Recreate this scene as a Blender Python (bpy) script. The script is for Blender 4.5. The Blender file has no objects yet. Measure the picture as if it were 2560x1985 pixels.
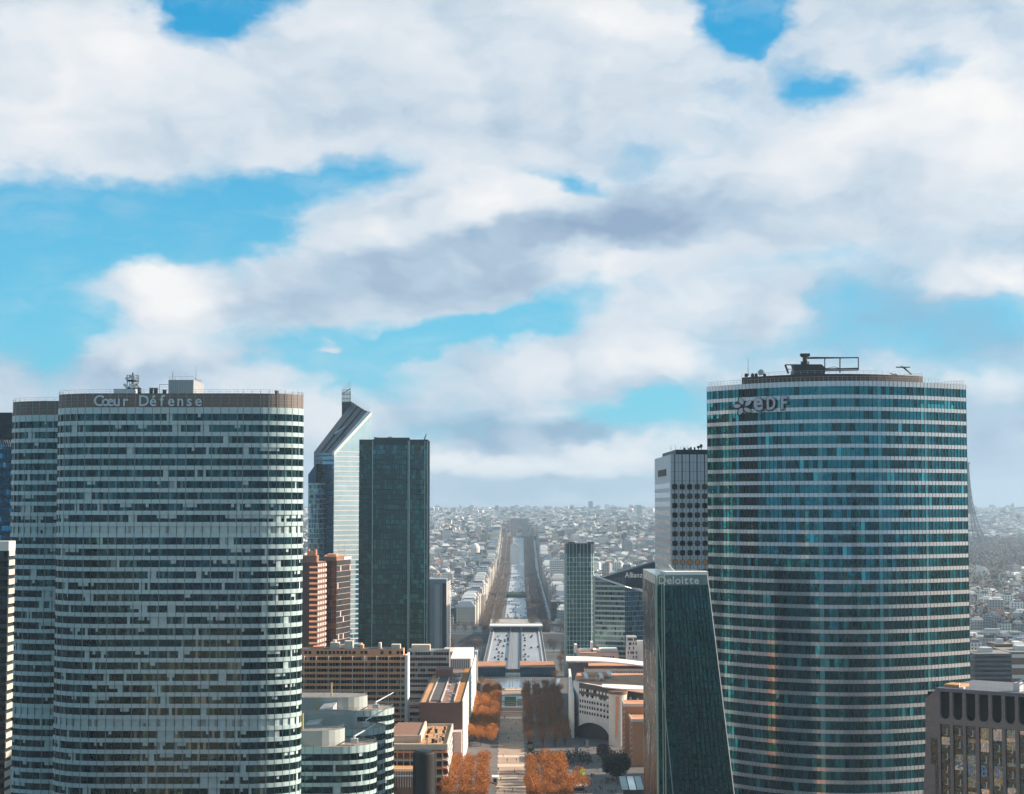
import bpy, math, random
from mathutils import Vector, Matrix
sc = bpy.context.scene
COL = sc.collection
R = random.Random(7)
pi = math.pi
# ------------------------------------------------------------------ camera numbers
F, CX, CY, H, HOR = 4400.0, 1280.0, 992.5, 130.0, 1258.0
PIT = math.atan((HOR - CY) / F)
cp, sp = math.cos(PIT), math.sin(PIT)

def ray(px, py):
    a, b = (px - CX) / F, (CY - py) / F
    return Vector((a, cp - b * sp, sp + b * cp))

def P(px, py, Y):
    d = ray(px, py); t = Y / d.y
    return Vector((d.x * t, Y, H + d.z * t))

def G(px, py, z=0.0):
    d = ray(px, py); t = (z - H) / d.z
    return Vector((d.x * t, d.y * t, z))

def X(px, Y, py=HOR): return P(px, py, Y).x
def Z(py, Y): return P(CX, py, Y).z
def ax(y): return -4.8 + 0.00477 * y          # the long straight avenue

# ------------------------------------------------------------------ materials
def nt(m):
    m.use_nodes = True
    return m.node_tree.nodes, m.node_tree.links

def mat(name, c, rough=0.7, metal=0.0, var=0.0, vscale=0.3, spec=0.5, attr=None, emit=None, bump=0.0, stretch=(1, 1, 1)):
    m = bpy.data.materials.new(name)
    N, L = nt(m)
    b = N['Principled BSDF']
    b.inputs['Base Color'].default_value = (*c, 1)
    b.inputs['Roughness'].default_value = rough
    b.inputs['Metallic'].default_value = metal
    b.inputs['Specular IOR Level'].default_value = spec
    src = None
    if attr:
        a = N.new('ShaderNodeAttribute'); a.attribute_name = attr
        src = a.outputs['Color']
    if var > 0:
        tc = N.new('ShaderNodeTexCoord'); mp = N.new('ShaderNodeMapping')
        mp.inputs['Scale'].default_value = stretch
        L.new(tc.outputs['Object'], mp.inputs['Vector'])
        n = N.new('ShaderNodeTexNoise'); n.inputs['Scale'].default_value = vscale
        n.inputs['Detail'].default_value = 5; n.inputs['Roughness'].default_value = 0.65
        L.new(mp.outputs[0], n.inputs['Vector'])
        r = N.new('ShaderNodeMapRange')
        r.inputs['From Min'].default_value = 0.3; r.inputs['From Max'].default_value = 0.7
        r.inputs['To Min'].default_value = 1 - var; r.inputs['To Max'].default_value = 1 + var
        L.new(n.outputs['Fac'], r.inputs['Value'])
        mx = N.new('ShaderNodeMix'); mx.data_type = 'RGBA'; mx.blend_type = 'MULTIPLY'
        mx.inputs[0].default_value = 1
        if src: L.new(src, mx.inputs[6])
        else: mx.inputs[6].default_value = (*c, 1)
        L.new(r.outputs[0], mx.inputs[7])
        src = mx.outputs[2]
        if bump > 0:
            bp = N.new('ShaderNodeBump'); bp.inputs['Strength'].default_value = bump
            bp.inputs['Distance'].default_value = 0.3
            L.new(n.outputs['Fac'], bp.inputs['Height']); L.new(bp.outputs[0], b.inputs['Normal'])
    if src: L.new(src, b.inputs['Base Color'])
    if emit:
        b.inputs['Emission Color'].default_value = (*emit[:3], 1)
        b.inputs['Emission Strength'].default_value = emit[3]
    return m

def glass(name, c, rough=0.06, metal=0.5, wav=0.02, wscale=0.25, var=0.3):
    """coated facade glass: a dark tinted mirror whose panes are slightly wavy"""
    m = mat(name, c, rough, metal, var, 0.12)
    N, L = nt(m)
    b = N['Principled BSDF']
    tc = N.new('ShaderNodeTexCoord'); n = N.new('ShaderNodeTexNoise')
    n.inputs['Scale'].default_value = wscale; n.inputs['Detail'].default_value = 2
    L.new(tc.outputs['Object'], n.inputs['Vector'])
    bp = N.new('ShaderNodeBump'); bp.inputs['Strength'].default_value = 1.0
    bp.inputs['Distance'].default_value = wav / wscale
    L.new(n.outputs['Fac'], bp.inputs['Height']); L.new(bp.outputs[0], b.inputs['Normal'])
    return m

# ------------------------------------------------------------------ objects
W = {}
def tag(o, label=None, cat=None, group=None, kind=None):
    if label: o['label'] = label
    if cat: o['category'] = cat
    if group: o['group'] = group
    if kind: o['kind'] = kind
    return o

def thing(name, label, cat, loc=(0, 0, 0), group=None):
    o = bpy.data.objects.new(name, None); COL.objects.link(o)
    o.location = loc; o.empty_display_size = 1
    W[o.name] = Vector(loc)
    return tag(o, label, cat, group)

class MB:
    def __init__(s): s.v, s.f, s.m, s.c = [], [], [], []
    def face(s, pts, m=0, c=None):
        i = len(s.v); s.v += [tuple(p) for p in pts]
        s.f.append(tuple(range(i, i + len(pts)))); s.m.append(m); s.c.append(c)
    def box(s, x0, x1, y0, y1, z0, z1, m=0, c=None, top=None):
        i = len(s.v)
        s.v += [(x0, y0, z0), (x1, y0, z0), (x1, y1, z0), (x0, y1, z0), (x0, y0, z1), (x1, y0, z1), (x1, y1, z1), (x0, y1, z1)]
        for k, q in enumerate(((0, 3, 2, 1), (4, 5, 6, 7), (0, 1, 5, 4), (1, 2, 6, 5), (2, 3, 7, 6), (3, 0, 4, 7))):
            s.f.append(tuple(i + a for a in q)); s.m.append(top if (k == 1 and top is not None) else m); s.c.append(c)
    def prism(s, pts, z0, z1, m=0, top=None, pts1=None, c=None, bottom=True):
        n = len(pts); p1 = pts1 or pts
        f0 = (lambda k: z0[k]) if isinstance(z0, (list, tuple)) else (lambda k: z0)
        f1 = (lambda k: z1[k]) if isinstance(z1, (list, tuple)) else (lambda k: z1)
        i = len(s.v)
        s.v += [(pts[k][0], pts[k][1], f0(k)) for k in range(n)] + [(p1[k][0], p1[k][1], f1(k)) for k in range(n)]
        for k in range(n):
            a, b = k, (k + 1) % n
            s.f.append((i + a, i + b, i + n + b, i + n + a)); s.m.append(m); s.c.append(c)
        s.f.append(tuple(i + n + k for k in range(n))); s.m.append(m if top is None else top); s.c.append(c)
        if bottom:
            s.f.append(tuple(i + n - 1 - k for k in range(n))); s.m.append(m); s.c.append(c)
    def hexa(s, p, m=0, c=None):
        """8 points: 4 of the bottom, 4 of the top, both anticlockwise from above"""
        i = len(s.v); s.v += [tuple(q) for q in p]
        for q in ((0, 3, 2, 1), (4, 5, 6, 7), (0, 1, 5, 4), (1, 2, 6, 5), (2, 3, 7, 6), (3, 0, 4, 7)):
            s.f.append(tuple(i + a for a in q)); s.m.append(m); s.c.append(c)
    def tube(s, a, b, r, n=6, m=0, r1=None, c=None):
        a, b = Vector(a), Vector(b); d = (b - a)
        if d.length < 1e-6: return
        d.normalize(); u = d.orthogonal().normalized(); w = d.cross(u)
        r1 = r if r1 is None else r1; i = len(s.v)
        for q, rr in ((a, r), (b, r1)):
            for k in range(n):
                t = 2 * pi * k / n
                s.v.append(tuple(q + u * math.cos(t) * rr + w * math.sin(t) * rr))
        for k in range(n):
            k2 = (k + 1) % n
            s.f.append((i + k, i + k2, i + n + k2, i + n + k)); s.m.append(m); s.c.append(c)
        s.f.append(tuple(i + n - 1 - k for k in range(n))); s.m.append(m); s.c.append(c)
        s.f.append(tuple(i + n + k for k in range(n))); s.m.append(m); s.c.append(c)
    def cyl(s, x, y, z0, z1, r, n=16, m=0, top=None):
        s.prism([(x + r * math.cos(2 * pi * k / n), y + r * math.sin(2 * pi * k / n)) for k in range(n)], z0, z1, m, top)
    def mesh(s, name, mats, off=Vector((0, 0, 0)), smooth=False):
        me = bpy.data.meshes.new(name)
        me.from_pydata([(x - off[0], y - off[1], z - off[2]) for x, y, z in s.v], [], s.f)
        for mm in mats: me.materials.append(mm)
        if len(mats) > 1: me.polygons.foreach_set('material_index', s.m)
        if any(c is not None for c in s.c):
            at = me.color_attributes.new('Col', 'FLOAT_COLOR', 'CORNER')
            buf = []
            for f, c in zip(s.f, s.c):
                buf += list((c or (.5, .5, .5)) + (1.0,) if len(c or (1, 1, 1)) == 3 else c) * len(f)
            at.data.foreach_set('color', buf)
        if smooth: me.polygons.foreach_set('use_smooth', [True] * len(s.f))
        me.update()
        return me
    def build(s, name, mats, parent=None, label=None, cat=None, group=None, kind=None, smooth=False):
        if not isinstance(mats, (list, tuple)): mats = [mats]
        off = W[parent.name] if parent else Vector((0, 0, 0))
        o = bpy.data.objects.new(name, s.mesh(name, mats, off, smooth))
        COL.objects.link(o)
        if parent: o.parent = parent
        W[o.name] = Vector(off)
        return tag(o, label, cat, group, kind)

def copy_tree(o, parent=None):
    c = o.copy(); COL.objects.link(c)
    if parent is not None: c.parent = parent
    for ch in list(o.children):
        copy_tree(ch, c)
    return c

# ------------------------------------------------------------------ camera
cam = bpy.data.cameras.new('camera'); co = bpy.data.objects.new('camera', cam); COL.objects.link(co)
cam.sensor_width = 36; cam.lens = 36 * F / 2560; cam.clip_start = 1; cam.clip_end = 60000
co.location = (0, 0, H); co.rotation_euler = (pi / 2 + PIT, 0, 0)
sc.camera = co
sc.view_settings.view_transform = 'Standard'; sc.view_settings.look = 'None'
sc.view_settings.exposure = 1.0; sc.view_settings.gamma = 1
sc.cycles.use_denoising = True
sc.cycles.max_bounces = 6; sc.cycles.diffuse_bounces = 2; sc.cycles.glossy_bounces = 3
sc.cycles.transparent_max_bounces = 8; sc.cycles.volume_bounces = 0
sc.cycles.sample_clamp_indirect = 4

# ------------------------------------------------------------------ sun + sky
SAZ, SEL = math.radians(78), math.radians(27)
sv = Vector((math.sin(SAZ) * math.cos(SEL), math.cos(SAZ) * math.cos(SEL), math.sin(SEL)))
sl = bpy.data.lights.new('sun', 'SUN'); so = bpy.data.objects.new('sun', sl); COL.objects.link(so)
sl.energy = 5.0; sl.angle = math.radians(0.5); sl.color = (1.0, 0.82, 0.64)
so.rotation_euler = sv.to_track_quat('Z', 'Y').to_euler(); so.location = (800, 200, 600)

wd = bpy.data.worlds.new('World'); sc.world = wd; wd.use_nodes = True
N, L = wd.node_tree.nodes, wd.node_tree.links
N.clear()
def node(t, **k):
    n = N.new(t)
    for a, b in k.items(): setattr(n, a, b)
    return n
def lk(a, b): L.new(a, b)
def M(op, a, b=None, c=None, clamp=False):
    n = node('ShaderNodeMath', operation=op, use_clamp=clamp)
    for i, v in enumerate((a, b, c)):
        if v is None: continue
        if isinstance(v, (int, float)): n.inputs[i].default_value = v
        else: lk(v, n.inputs[i])
    return n.outputs[0]
def VM(op, a, b=None, s=None):
    n = node('ShaderNodeVectorMath', operation=op)
    for i, v in enumerate((a, b)):
        if v is None: continue
        if isinstance(v, (tuple, list)): n.inputs[i].default_value = v
        else: lk(v, n.inputs[i])
    if s is not None: n.inputs['Scale'].default_value = s
    return n.outputs[0]
def noise(vec, scale, det=6, rough=0.6, dist=0.0, col=False):
    n = node('ShaderNodeTexNoise'); n.inputs['Scale'].default_value = scale
    n.inputs['Detail'].default_value = det; n.inputs['Roughness'].default_value = rough
    n.inputs['Distortion'].default_value = dist
    lk(vec, n.inputs['Vector'])
    return n.outputs['Color' if col else 'Fac']
def mixc(f, a, b):
    n = node('ShaderNodeMix', data_type='RGBA')
    for s_, v in ((0, f), (6, a), (7, b)):
        if isinstance(v, (int, float)): n.inputs[s_].default_value = v
        elif isinstance(v, tuple): n.inputs[s_].default_value = (*v, 1)
        else: lk(v, n.inputs[s_])
    return n.outputs[2]
def smooth(v, a, b):
    n = node('ShaderNodeMapRange', interpolation_type='SMOOTHSTEP'); lk(v, n.inputs[0])
    n.inputs['From Min'].default_value = a; n.inputs['From Max'].default_value = b
    return n.outputs[0]

tc = node('ShaderNodeTexCoord'); DIR = tc.outputs['Generated']
sep = node('ShaderNodeSeparateXYZ'); lk(DIR, sep.inputs[0])
az = M('ARCTAN2', sep.outputs[0], sep.outputs[1]); el = M('ARCSINE', sep.outputs[2])
cmb = node('ShaderNodeCombineXYZ'); lk(az, cmb.inputs[0]); lk(el, cmb.inputs[1])
AE = cmb.outputs[0]
# clouds lie in flat layers: stretch the noise sideways
AEs = VM('MULTIPLY', AE, (1.0, 1.75, 1.0))
def warp(vec, src, scale, amt, det=4):
    n = noise(src, scale, det, 0.55, col=True)
    d = VM('SUBTRACT', n, (0.5, 0.5, 0.5))
    d = VM('MULTIPLY', d, (amt * 1.6, amt, 0))
    return VM('ADD', vec, d)
AW = warp(AE, AEs, 14, 0.035)
AW = warp(AW, AEs, 55, 0.012)
def ae(px, py):
    d = ray(px, py).normalized()
    return math.atan2(d.x, d.y), math.asin(d.z)
def blobs(vec, lst):
    """sum of soft ellipses placed on the sky dome: (px, py, half width, half height, tilt, weight)"""
    acc = None
    for px, py, w, h, rot, wt in lst:
        a, e = ae(px, py)
        mp = node('ShaderNodeMapping', vector_type='TEXTURE')
        mp.inputs['Location'].default_value = (a, e, 0)
        mp.inputs['Rotation'].default_value = (0, 0, math.radians(rot))
        mp.inputs['Scale'].default_value = (w / F, h / F, 1)
        lk(vec, mp.inputs['Vector'])
        g = node('ShaderNodeTexGradient', gradient_type='SPHERICAL'); lk(mp.outputs[0], g.inputs[0])
        acc = M('MULTIPLY', g.outputs['Fac'], wt) if acc is None else M('MULTIPLY_ADD', g.outputs['Fac'], wt, acc)
    return acc
AWs = VM('MULTIPLY', AW, (1.0, 1.75, 1.0))
SKYTINT = (0.22, 1.12, 1.38)
HOLES = [
 (600, -10, 230, 120, 0, 1.7), (520, 70, 130, 130, 50, 1.25), (400, 5, 200, 60, 10, 0.8),
 (1850, 20, 170, 130, 20, 2.0), (1880, 90, 110, 70, 0, 0.9), (2040, 205, 130, 75, -20, 1.1), (2290, 170, 150, 50, 10, 0.5),
 (60, 560, 420, 170, 0, 1.6), (420, 560, 420, 160, 8, 1.5), (840, 430, 300, 75, 12, 1.3), (700, 580, 200, 60, 0, 0.5),
 (40, 770, 230, 170, 0, 1.25), (130, 880, 120, 120, 0, 0.9), (230, 800, 150, 60, 0, 0.6),
 (900, 860, 330, 75, 6, 1.35), (1330, 790, 230, 85, 22, 1.35), (1120, 840, 240, 60, 10, 0.9), (640, 860, 170, 60, 0, 0.6), (900,950,200,90,0,0.8),
 (1430, 450, 170, 45, -18, 1.0),
 (2080, 760, 150, 110, 30, 0.42), (2230, 790, 230, 110, 0, 0.40), (1990, 870, 280, 80, 0, 0.4), (2300, 880, 300, 90, 0, 0.4), (2500, 800, 120, 80, 0, .4), (2050, 610, 200, 50, 0, 0.4), (2470, 760, 160, 70, 0, 0.4),
 (1600, 1030, 260, 70, -8, 1.3), (1660, 980, 160, 60, 0, 0.6), (1050, 1110, 200, 50, 0, 0.3),
 (1560, 380, 140, 60, 0, 0.3),
 # the cloud bodies themselves close the gaps
 (200, 220, 420, 260, 0, -0.9), (1100, 200, 700, 330, 0, -0.9), (420, 700, 200, 110, -15, -1.0), (950, 700, 520, 130, 0, -0.8),
 (1050, 540, 300, 90, 8, -0.7), (2200, 420, 600, 190, 12, -0.8), (1600, 560, 420, 130, 0, -0.9), (1450, 920, 330, 120, 12, -0.8),
 (300, 900, 260, 110, 0, -0.45), (1300, 1150, 420, 60, 0, -0.9), (560, 890, 200, 60, 20, -0.5), (820, 862, 60, 20, 0, -1.2),
 (1930, 760, 120, 60, 45, -0.6), (2420, 700, 160, 60, 10, -0.6),
]
SHADES = [
 (130, 250, 300, 220, 0, 0.42), (330, 120, 260, 140, 0, 0.2), (1500, 60, 260, 160, 0, 0.25),
 (390, 690, 170, 90, -15, 0.5), (440, 750, 120, 60, 0, 0.35), (800, 730, 280, 110, 0, -0.42), (1100, 700, 280, 90, 0, -0.32),
 (1200, 520, 220, 70, 14, 0.42), (950, 570, 160, 60, 10, 0.25), (1000, 630, 260, 60, 8, -0.32),
 (1620, 540, 340, 100, 5, -0.6), (1400, 590, 300, 70, 5, -0.5), (1900, 570, 260, 70, 0, -0.15), (1300, 690, 260, 60, 0, -0.2),
 (2150, 330, 420, 110, 20, 0.42), (2500, 300, 260, 260, 0, 0.4), (1720, 420, 160, 60, 0, 0.2),
 (1540, 890, 130, 90, 0, 0.40), (1690, 880, 120, 80, 0, 0.42), (1960, 790, 70, 110, -20, 0.3), (1150, 930, 160, 100, 0, -0.05),
 (1300, 950, 240, 80, 12, 0.1), (1550, 660, 240, 50, 10, 0.2),
 (1340, 1065, 150, 40, 10, 0.35), (1200, 1165, 300, 36, 0, 0.75), (1560, 1140, 220, 50, 5, 0.6), (1200, 1085, 360, 60, 0, -0.6), (1450, 1075, 200, 50, 0, -.4),
 (1300, 1215, 700, 46, 0, -0.75), (300, 920, 300, 90, 0, -0.36), (600, 880, 240, 80, 15, -0.28), (330, 900, 60, 50, 40, 0.35), (60, 900, 160, 130, 0, -0.4),
 (1000, 1010, 220, 90, 0, -0.22), (2380, 700, 140, 60, 0, 0.35), (2530, 690, 80, 50, 0, 0.5), (2330, 850, 300, 120, 0, -0.12),
 (2480, 1120, 300, 200, 0, -0.5), (2150, 810, 420, 180, 0, -0.62), (2480, 850, 200, 120, 0, -.3), (1650, 1000, 300, 110, -8, -0.30), (2460, 960, 120, 60, 0, 0.3), (1000, 300, 500, 160, 0, -0.02), (1420, 330, 300, 120, 0, -0.1),
 (2400, 90, 300, 110, 0, 0.0), (800, 250, 200, 140, 0, -0.06),
]

f1 = noise(AWs, 6, 5, 0.5)          # large billows
f2 = noise(AWs, 22, 6, 0.52)
fb = M('ADD', M('MULTIPLY', M('SUBTRACT', f1, 0.5), 0.9), M('MULTIPLY', M('SUBTRACT', f2, 0.5), 0.58))
cov = M('ADD', M('SUBTRACT', 0.81, blobs(AW, HOLES)), fb)
f3 = noise(AWs, 60, 8, 0.62)
cov = M('ADD', cov, M('MULTIPLY', M('SUBTRACT', f3, 0.5), 0.5))
alpha = smooth(cov, -0.12, 1.0)
veil = noise(VM('MULTIPLY', AW, (1.0, 2.6, 1.0)), 12, 7, 0.6, 0.0)
alpha = M('MAXIMUM', alpha, M('MULTIPLY', smooth(veil, 0.42, 0.80), 0.42))
# billow shading: the same noise looked up a little towards the sun
AE2 = VM('ADD', AWs, (0.014, 0.020, 0))
g1 = noise(AE2, 6, 5, 0.5); g2 = noise(AE2, 22, 6, 0.52)
sh = M('ADD', M('MULTIPLY', M('SUBTRACT', f1, g1), 1.6), M('MULTIPLY', M('SUBTRACT', f2, g2), 0.34))
lit = M('ADD', M('ADD', 0.53, sh), blobs(AW, SHADES))
rmp = node('ShaderNodeValToRGB'); lk(lit, rmp.inputs[0])
e_ = rmp.color_ramp.elements
e_[0].position = 0.0; e_[0].color = (2.9, 4.1, 5.8, 1)
e_[1].position = 1.0; e_[1].color = (9.6, 9.6, 9.5, 1)
x = e_.new(0.30); x.color = (4.7, 6.0, 7.35, 1)
x = e_.new(0.55); x.color = (6.9, 7.65, 8.45, 1)
x = e_.new(0.78); x.color = (8.5, 8.75, 9.1, 1)
sky = node('ShaderNodeTexSky', sky_type='NISHITA'); sky.sun_disc = False
sky.sun_elevation = SEL; sky.sun_rotation = SAZ
sky.altitude = 120; sky.air_density = 1.0; sky.dust_density = 0.6; sky.ozone_density = 2.0
tint = node('ShaderNodeMix', data_type='RGBA', blend_type='MULTIPLY'); tint.inputs[0].default_value = 1
lk(sky.outputs[0], tint.inputs[6]); tint.inputs[7].default_value = (*SKYTINT, 1)
grad = mixc(smooth(el, 0.05, 0.30), (1.9, 6.4, 8.8), (0.10, 3.8, 7.4))
blue = mixc(0.7, tint.outputs[2], grad)
skycol = mixc(alpha, blue, rmp.outputs[0])
# the murky layer over the far suburbs
low = smooth(el, 0.026, -0.002)
skycol = mixc(M('MULTIPLY', low, 0.55), skycol, (3.5, 5.2, 6.9))
skycol = mixc(smooth(el, 0.004, -0.006), skycol, (4.3, 5.6, 7.4))
# unseen sky behind and overhead dimmed teal to deepen the shade
front = M('MULTIPLY', smooth(M('ABSOLUTE', az), 1.9, 1.2), smooth(el, 0.75, 0.38))
dim = mixc(front, (0.36, 0.56, 0.63), (1.0, 1.0, 1.0))
mu = node('ShaderNodeMix', data_type='RGBA', blend_type='MULTIPLY'); mu.inputs[0].default_value = 1
lk(skycol, mu.inputs[6]); lk(dim, mu.inputs[7]); skycol = mu.outputs[2]
bg = node('ShaderNodeBackground'); lk(skycol, bg.inputs[0]); bg.inputs[1].default_value = 0.05
wo = node('ShaderNodeOutputWorld'); lk(bg.outputs[0], wo.inputs[0])
wd.cycles.sampling_method = 'MANUAL'; wd.cycles.sample_map_resolution = 1024

# ------------------------------------------------------------------ ground, river
PROF = [(-3000, 0), (1335, 0), (1420, -14), (1760, -14), (1774, -26), (1936, -26), (1950, -14), (2300, -16), (3700, -20), (4850, 40),
        (6500, 42), (9000, 58), (12000, 76), (15500, 88), (17500, 90)]
PROF2 = [(-3000, 0), (1335, 0), (1420, -14), (1760, -14), (1774, -26), (1936, -26), (1950, -14), (2300, -16), (3700, -18), (6200, -12),
         (9000, 36), (12000, 72), (15500, 88), (17500, 90)]
def lin(pr, y):
    for (a, za), (b, zb) in zip(pr, pr[1:]):
        if y <= b: return za + (zb - za) * (y - a) / (b - a)
    return pr[-1][1]
def zg(x, y):
    t = min(1, max(0, (x - 450) / 450)); t = t * t * (3 - 2 * t)
    return lin(PROF, y) * (1 - t) + lin(PROF2, y) * t
m_ground = mat('town_ground', (0.085, 0.085, 0.088), .9, 0, .4, .02)
ys = sorted(set([p[0] for p in PROF] + [p[0] for p in PROF2] + list(range(2000, 17500, 700)) + [-1500, 0]))
ys = [y for y in ys if y >= -1500]
xs_ = [-7500, -4000, -2000, -1000, -450, -200, 0, 200, 450, 550, 650, 750, 900, 1500, 2500, 4500, 7500]
b = MB()
b.v = [(x, y, zg(x, y)) for y in ys for x in xs_]
nx = len(xs_)
for j in range(len(ys) - 1):
    for i in range(nx - 1):
        b.f.append((j * nx + i, j * nx + i + 1, (j + 1) * nx + i + 1, (j + 1) * nx + i)); b.m.append(0); b.c.append(None)
b.build('ground', m_ground, kind='structure')
m_water = mat('river_water', (0.025, 0.03, 0.045), .4, 0, .2, .05, spec=.25, bump=.12)
b = MB(); b.face([(-7500, 1758, -22.5), (7500, 1758, -22.5), (7500, 1952, -22.5), (-7500, 1952, -22.5)])
b.build('river', m_water, kind='structure')
# esplanade
m_pave = mat('esplanade_paving', (0.34, 0.245, 0.19), .85, 0, .22, .12)
m_pave2 = mat('pale_paving', (0.60, 0.47, 0.37), .8, 0, .12, .2)
m_step = mat('pink_granite_steps', (0.38, 0.24, 0.17), .8, 0, .15, .3)
m_plaza = mat('plaza_paving', (0.115, 0.105, 0.105), .8, 0, .25, .15)
b = MB(); b.face([(-70, 480, .02), (130, 480, .02), (130, 1330, .02), (-70, 1330, .02)]); b.build('esplanade', m_plaza, kind='structure')
b = MB(); b.face([(-40, 330, .045), (45, 330, .045), (45, 500, .045), (-40, 500, .045)]); b.build('reflector_paving', mat('reflector_paving', (0.66, 0.29, 0.14), .8, 0, .3, .05), kind='structure')  # unseen red patch added to reflect orange in the teal tower's bands
b = MB(); b.face([(-7, 660, .05), (6.2, 660, .05), (6.2, 1232, .05), (-7, 1232, .05)]); b.build('paved_walk', m_pave, kind='structure')
b = MB()
for py, w in ((1893, 6), (1917, 8), (1948, 10), (1970, 5), (1797, 9), (1780, 5)):
    y = G(1280, py).y; b.face([(-7.4, y, .07), (6.6, y, .07), (6.6, y + w, .07), (-7.4, y + w, .07)])
b.build('sunlit_paving_band', m_pave2, kind='structure')  # paving stripes, with sunlit strips put into the same pale colour
b = MB()
for k in range(9):
    y = G(1280, 1790 - k * 4).y; b.box(-6.6, 6, y, y + 3.2, 0, .06 + .16 * k)
b.build('terrace_step', m_step, kind='structure')

# ------------------------------------------------------------------ shared materials
m_white = mat('white_cladding', (0.45, 0.60, 0.62), 0.32, 0.0, 0.10, 0.05)
m_white2 = mat('pale_cladding', (0.58, 0.60, 0.62), 0.30, 0.0, 0.10, 0.06)
m_louvre = mat('brown_louvre', (0.17, 0.13, 0.115), 0.6, 0.0, 0.15, 0.5, stretch=(1, 1, 6))
m_roofdark = mat('roof_felt', (0.07, 0.075, 0.08), 0.9, 0, 0.25, 0.2)
m_roofgrey = mat('roof_gravel', (0.22, 0.21, 0.20), 0.95, 0, 0.3, 0.25)
m_steel = mat('dark_steel', (0.035, 0.04, 0.045), 0.55, 0.2)
m_galv = mat('galvanised_steel', (0.40, 0.42, 0.43), 0.45, 0.4)
m_letter = mat('sign_lettering', (0.52, 0.66, 0.74), 0.4)
m_joint = mat('panel_joint', (0.05, 0.075, 0.08), 0.6)
m_fin = mat('pale_fin', (0.30, 0.44, 0.44), 0.4)
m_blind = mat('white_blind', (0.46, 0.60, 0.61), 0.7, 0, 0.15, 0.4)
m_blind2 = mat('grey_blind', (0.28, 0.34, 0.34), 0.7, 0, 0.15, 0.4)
g_dark = glass('window_glass_dark', (0.004, 0.034, 0.043), 0.05, 0.75)
g_mid = glass('window_glass_mid', (0.022, 0.095, 0.11), 0.06, 0.75)
g_lite = glass('window_glass_pale', (0.10, 0.20, 0.21), 0.10, 0.4)
g_teal = glass('teal_glass', (0.016, 0.195, 0.235), 0.05, 0.85, 0.03, 0.2, 0.25)
g_teald = glass('deep_teal_glass', (0.006, 0.075, 0.09), 0.05, 0.75, 0.03, 0.2, 0.25)
g_tealb = glass('bright_teal_glass', (0.07, 0.48, 0.52), 0.08, 0.7, 0.03, 0.2, 0.25)
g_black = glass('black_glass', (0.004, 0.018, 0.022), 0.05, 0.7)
g_green = glass('green_black_glass', (0.003, 0.062, 0.080), 0.08, 0.88, 0.02, 0.2, 0.5)
g_greenl = glass('pale_green_glass', (0.03, 0.22, 0.24), 0.15, 0.8, 0.02, 0.2, 0.5)  # paler green, given to scattered panes

def stadium(x0, x1, y0, y1, n=10, r=None):
    """long plan with rounded ends"""
    ry = (y1 - y0) / 2; rx = r or ry; cy = (y0 + y1) / 2
    p = []
    for k in range(n + 1):
        t = -pi / 2 + pi * k / n
        p.append((x1 - rx + rx * math.cos(t), cy + ry * math.sin(t)))
    for k in range(n + 1):
        t = pi / 2 + pi * k / n
        p.append((x0 + rx + rx * math.cos(t), cy + ry * math.sin(t)))
    return p

def resample(p, step, closed=True):
    q = p + [p[0]] if closed else p
    ln = [math.dist(a, b) for a, b in zip(q, q[1:])]
    n = max(3, round(sum(ln) / step)); st = sum(ln) / n
    out, i, acc = [], 0, 0.0
    for k in range(n):
        d = k * st
        while acc + ln[i] < d and i < len(ln) - 1: acc += ln[i]; i += 1
        t = (d - acc) / ln[i] if ln[i] else 0
        out.append((q[i][0] + (q[i + 1][0] - q[i][0]) * t, q[i][1] + (q[i + 1][1] - q[i][1]) * t))
    return out

def polyplan(corners, step):
    """panes counted whole on every straight side"""
    out = []
    for a, b in zip(corners, corners[1:] + corners[:1]):
        n = max(1, round(math.dist(a, b) / step))
        out += [(a[0] + (b[0] - a[0]) * k / n, a[1] + (b[1] - a[1]) * k / n) for k in range(n)]
    return out

def normals(p, corner=False):
    n = len(p); out = []
    for i in range(n):
        a, b = p[i - 1], p[(i + 1) % n]
        d = Vector((b[0] - a[0], b[1] - a[1])); d.normalize()
        out.append((d.y, -d.x))
    return out

def inset(p, nn, d): return [(a[0] - b[0] * d, a[1] - b[1] * d) for a, b in zip(p, nn)]

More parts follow.
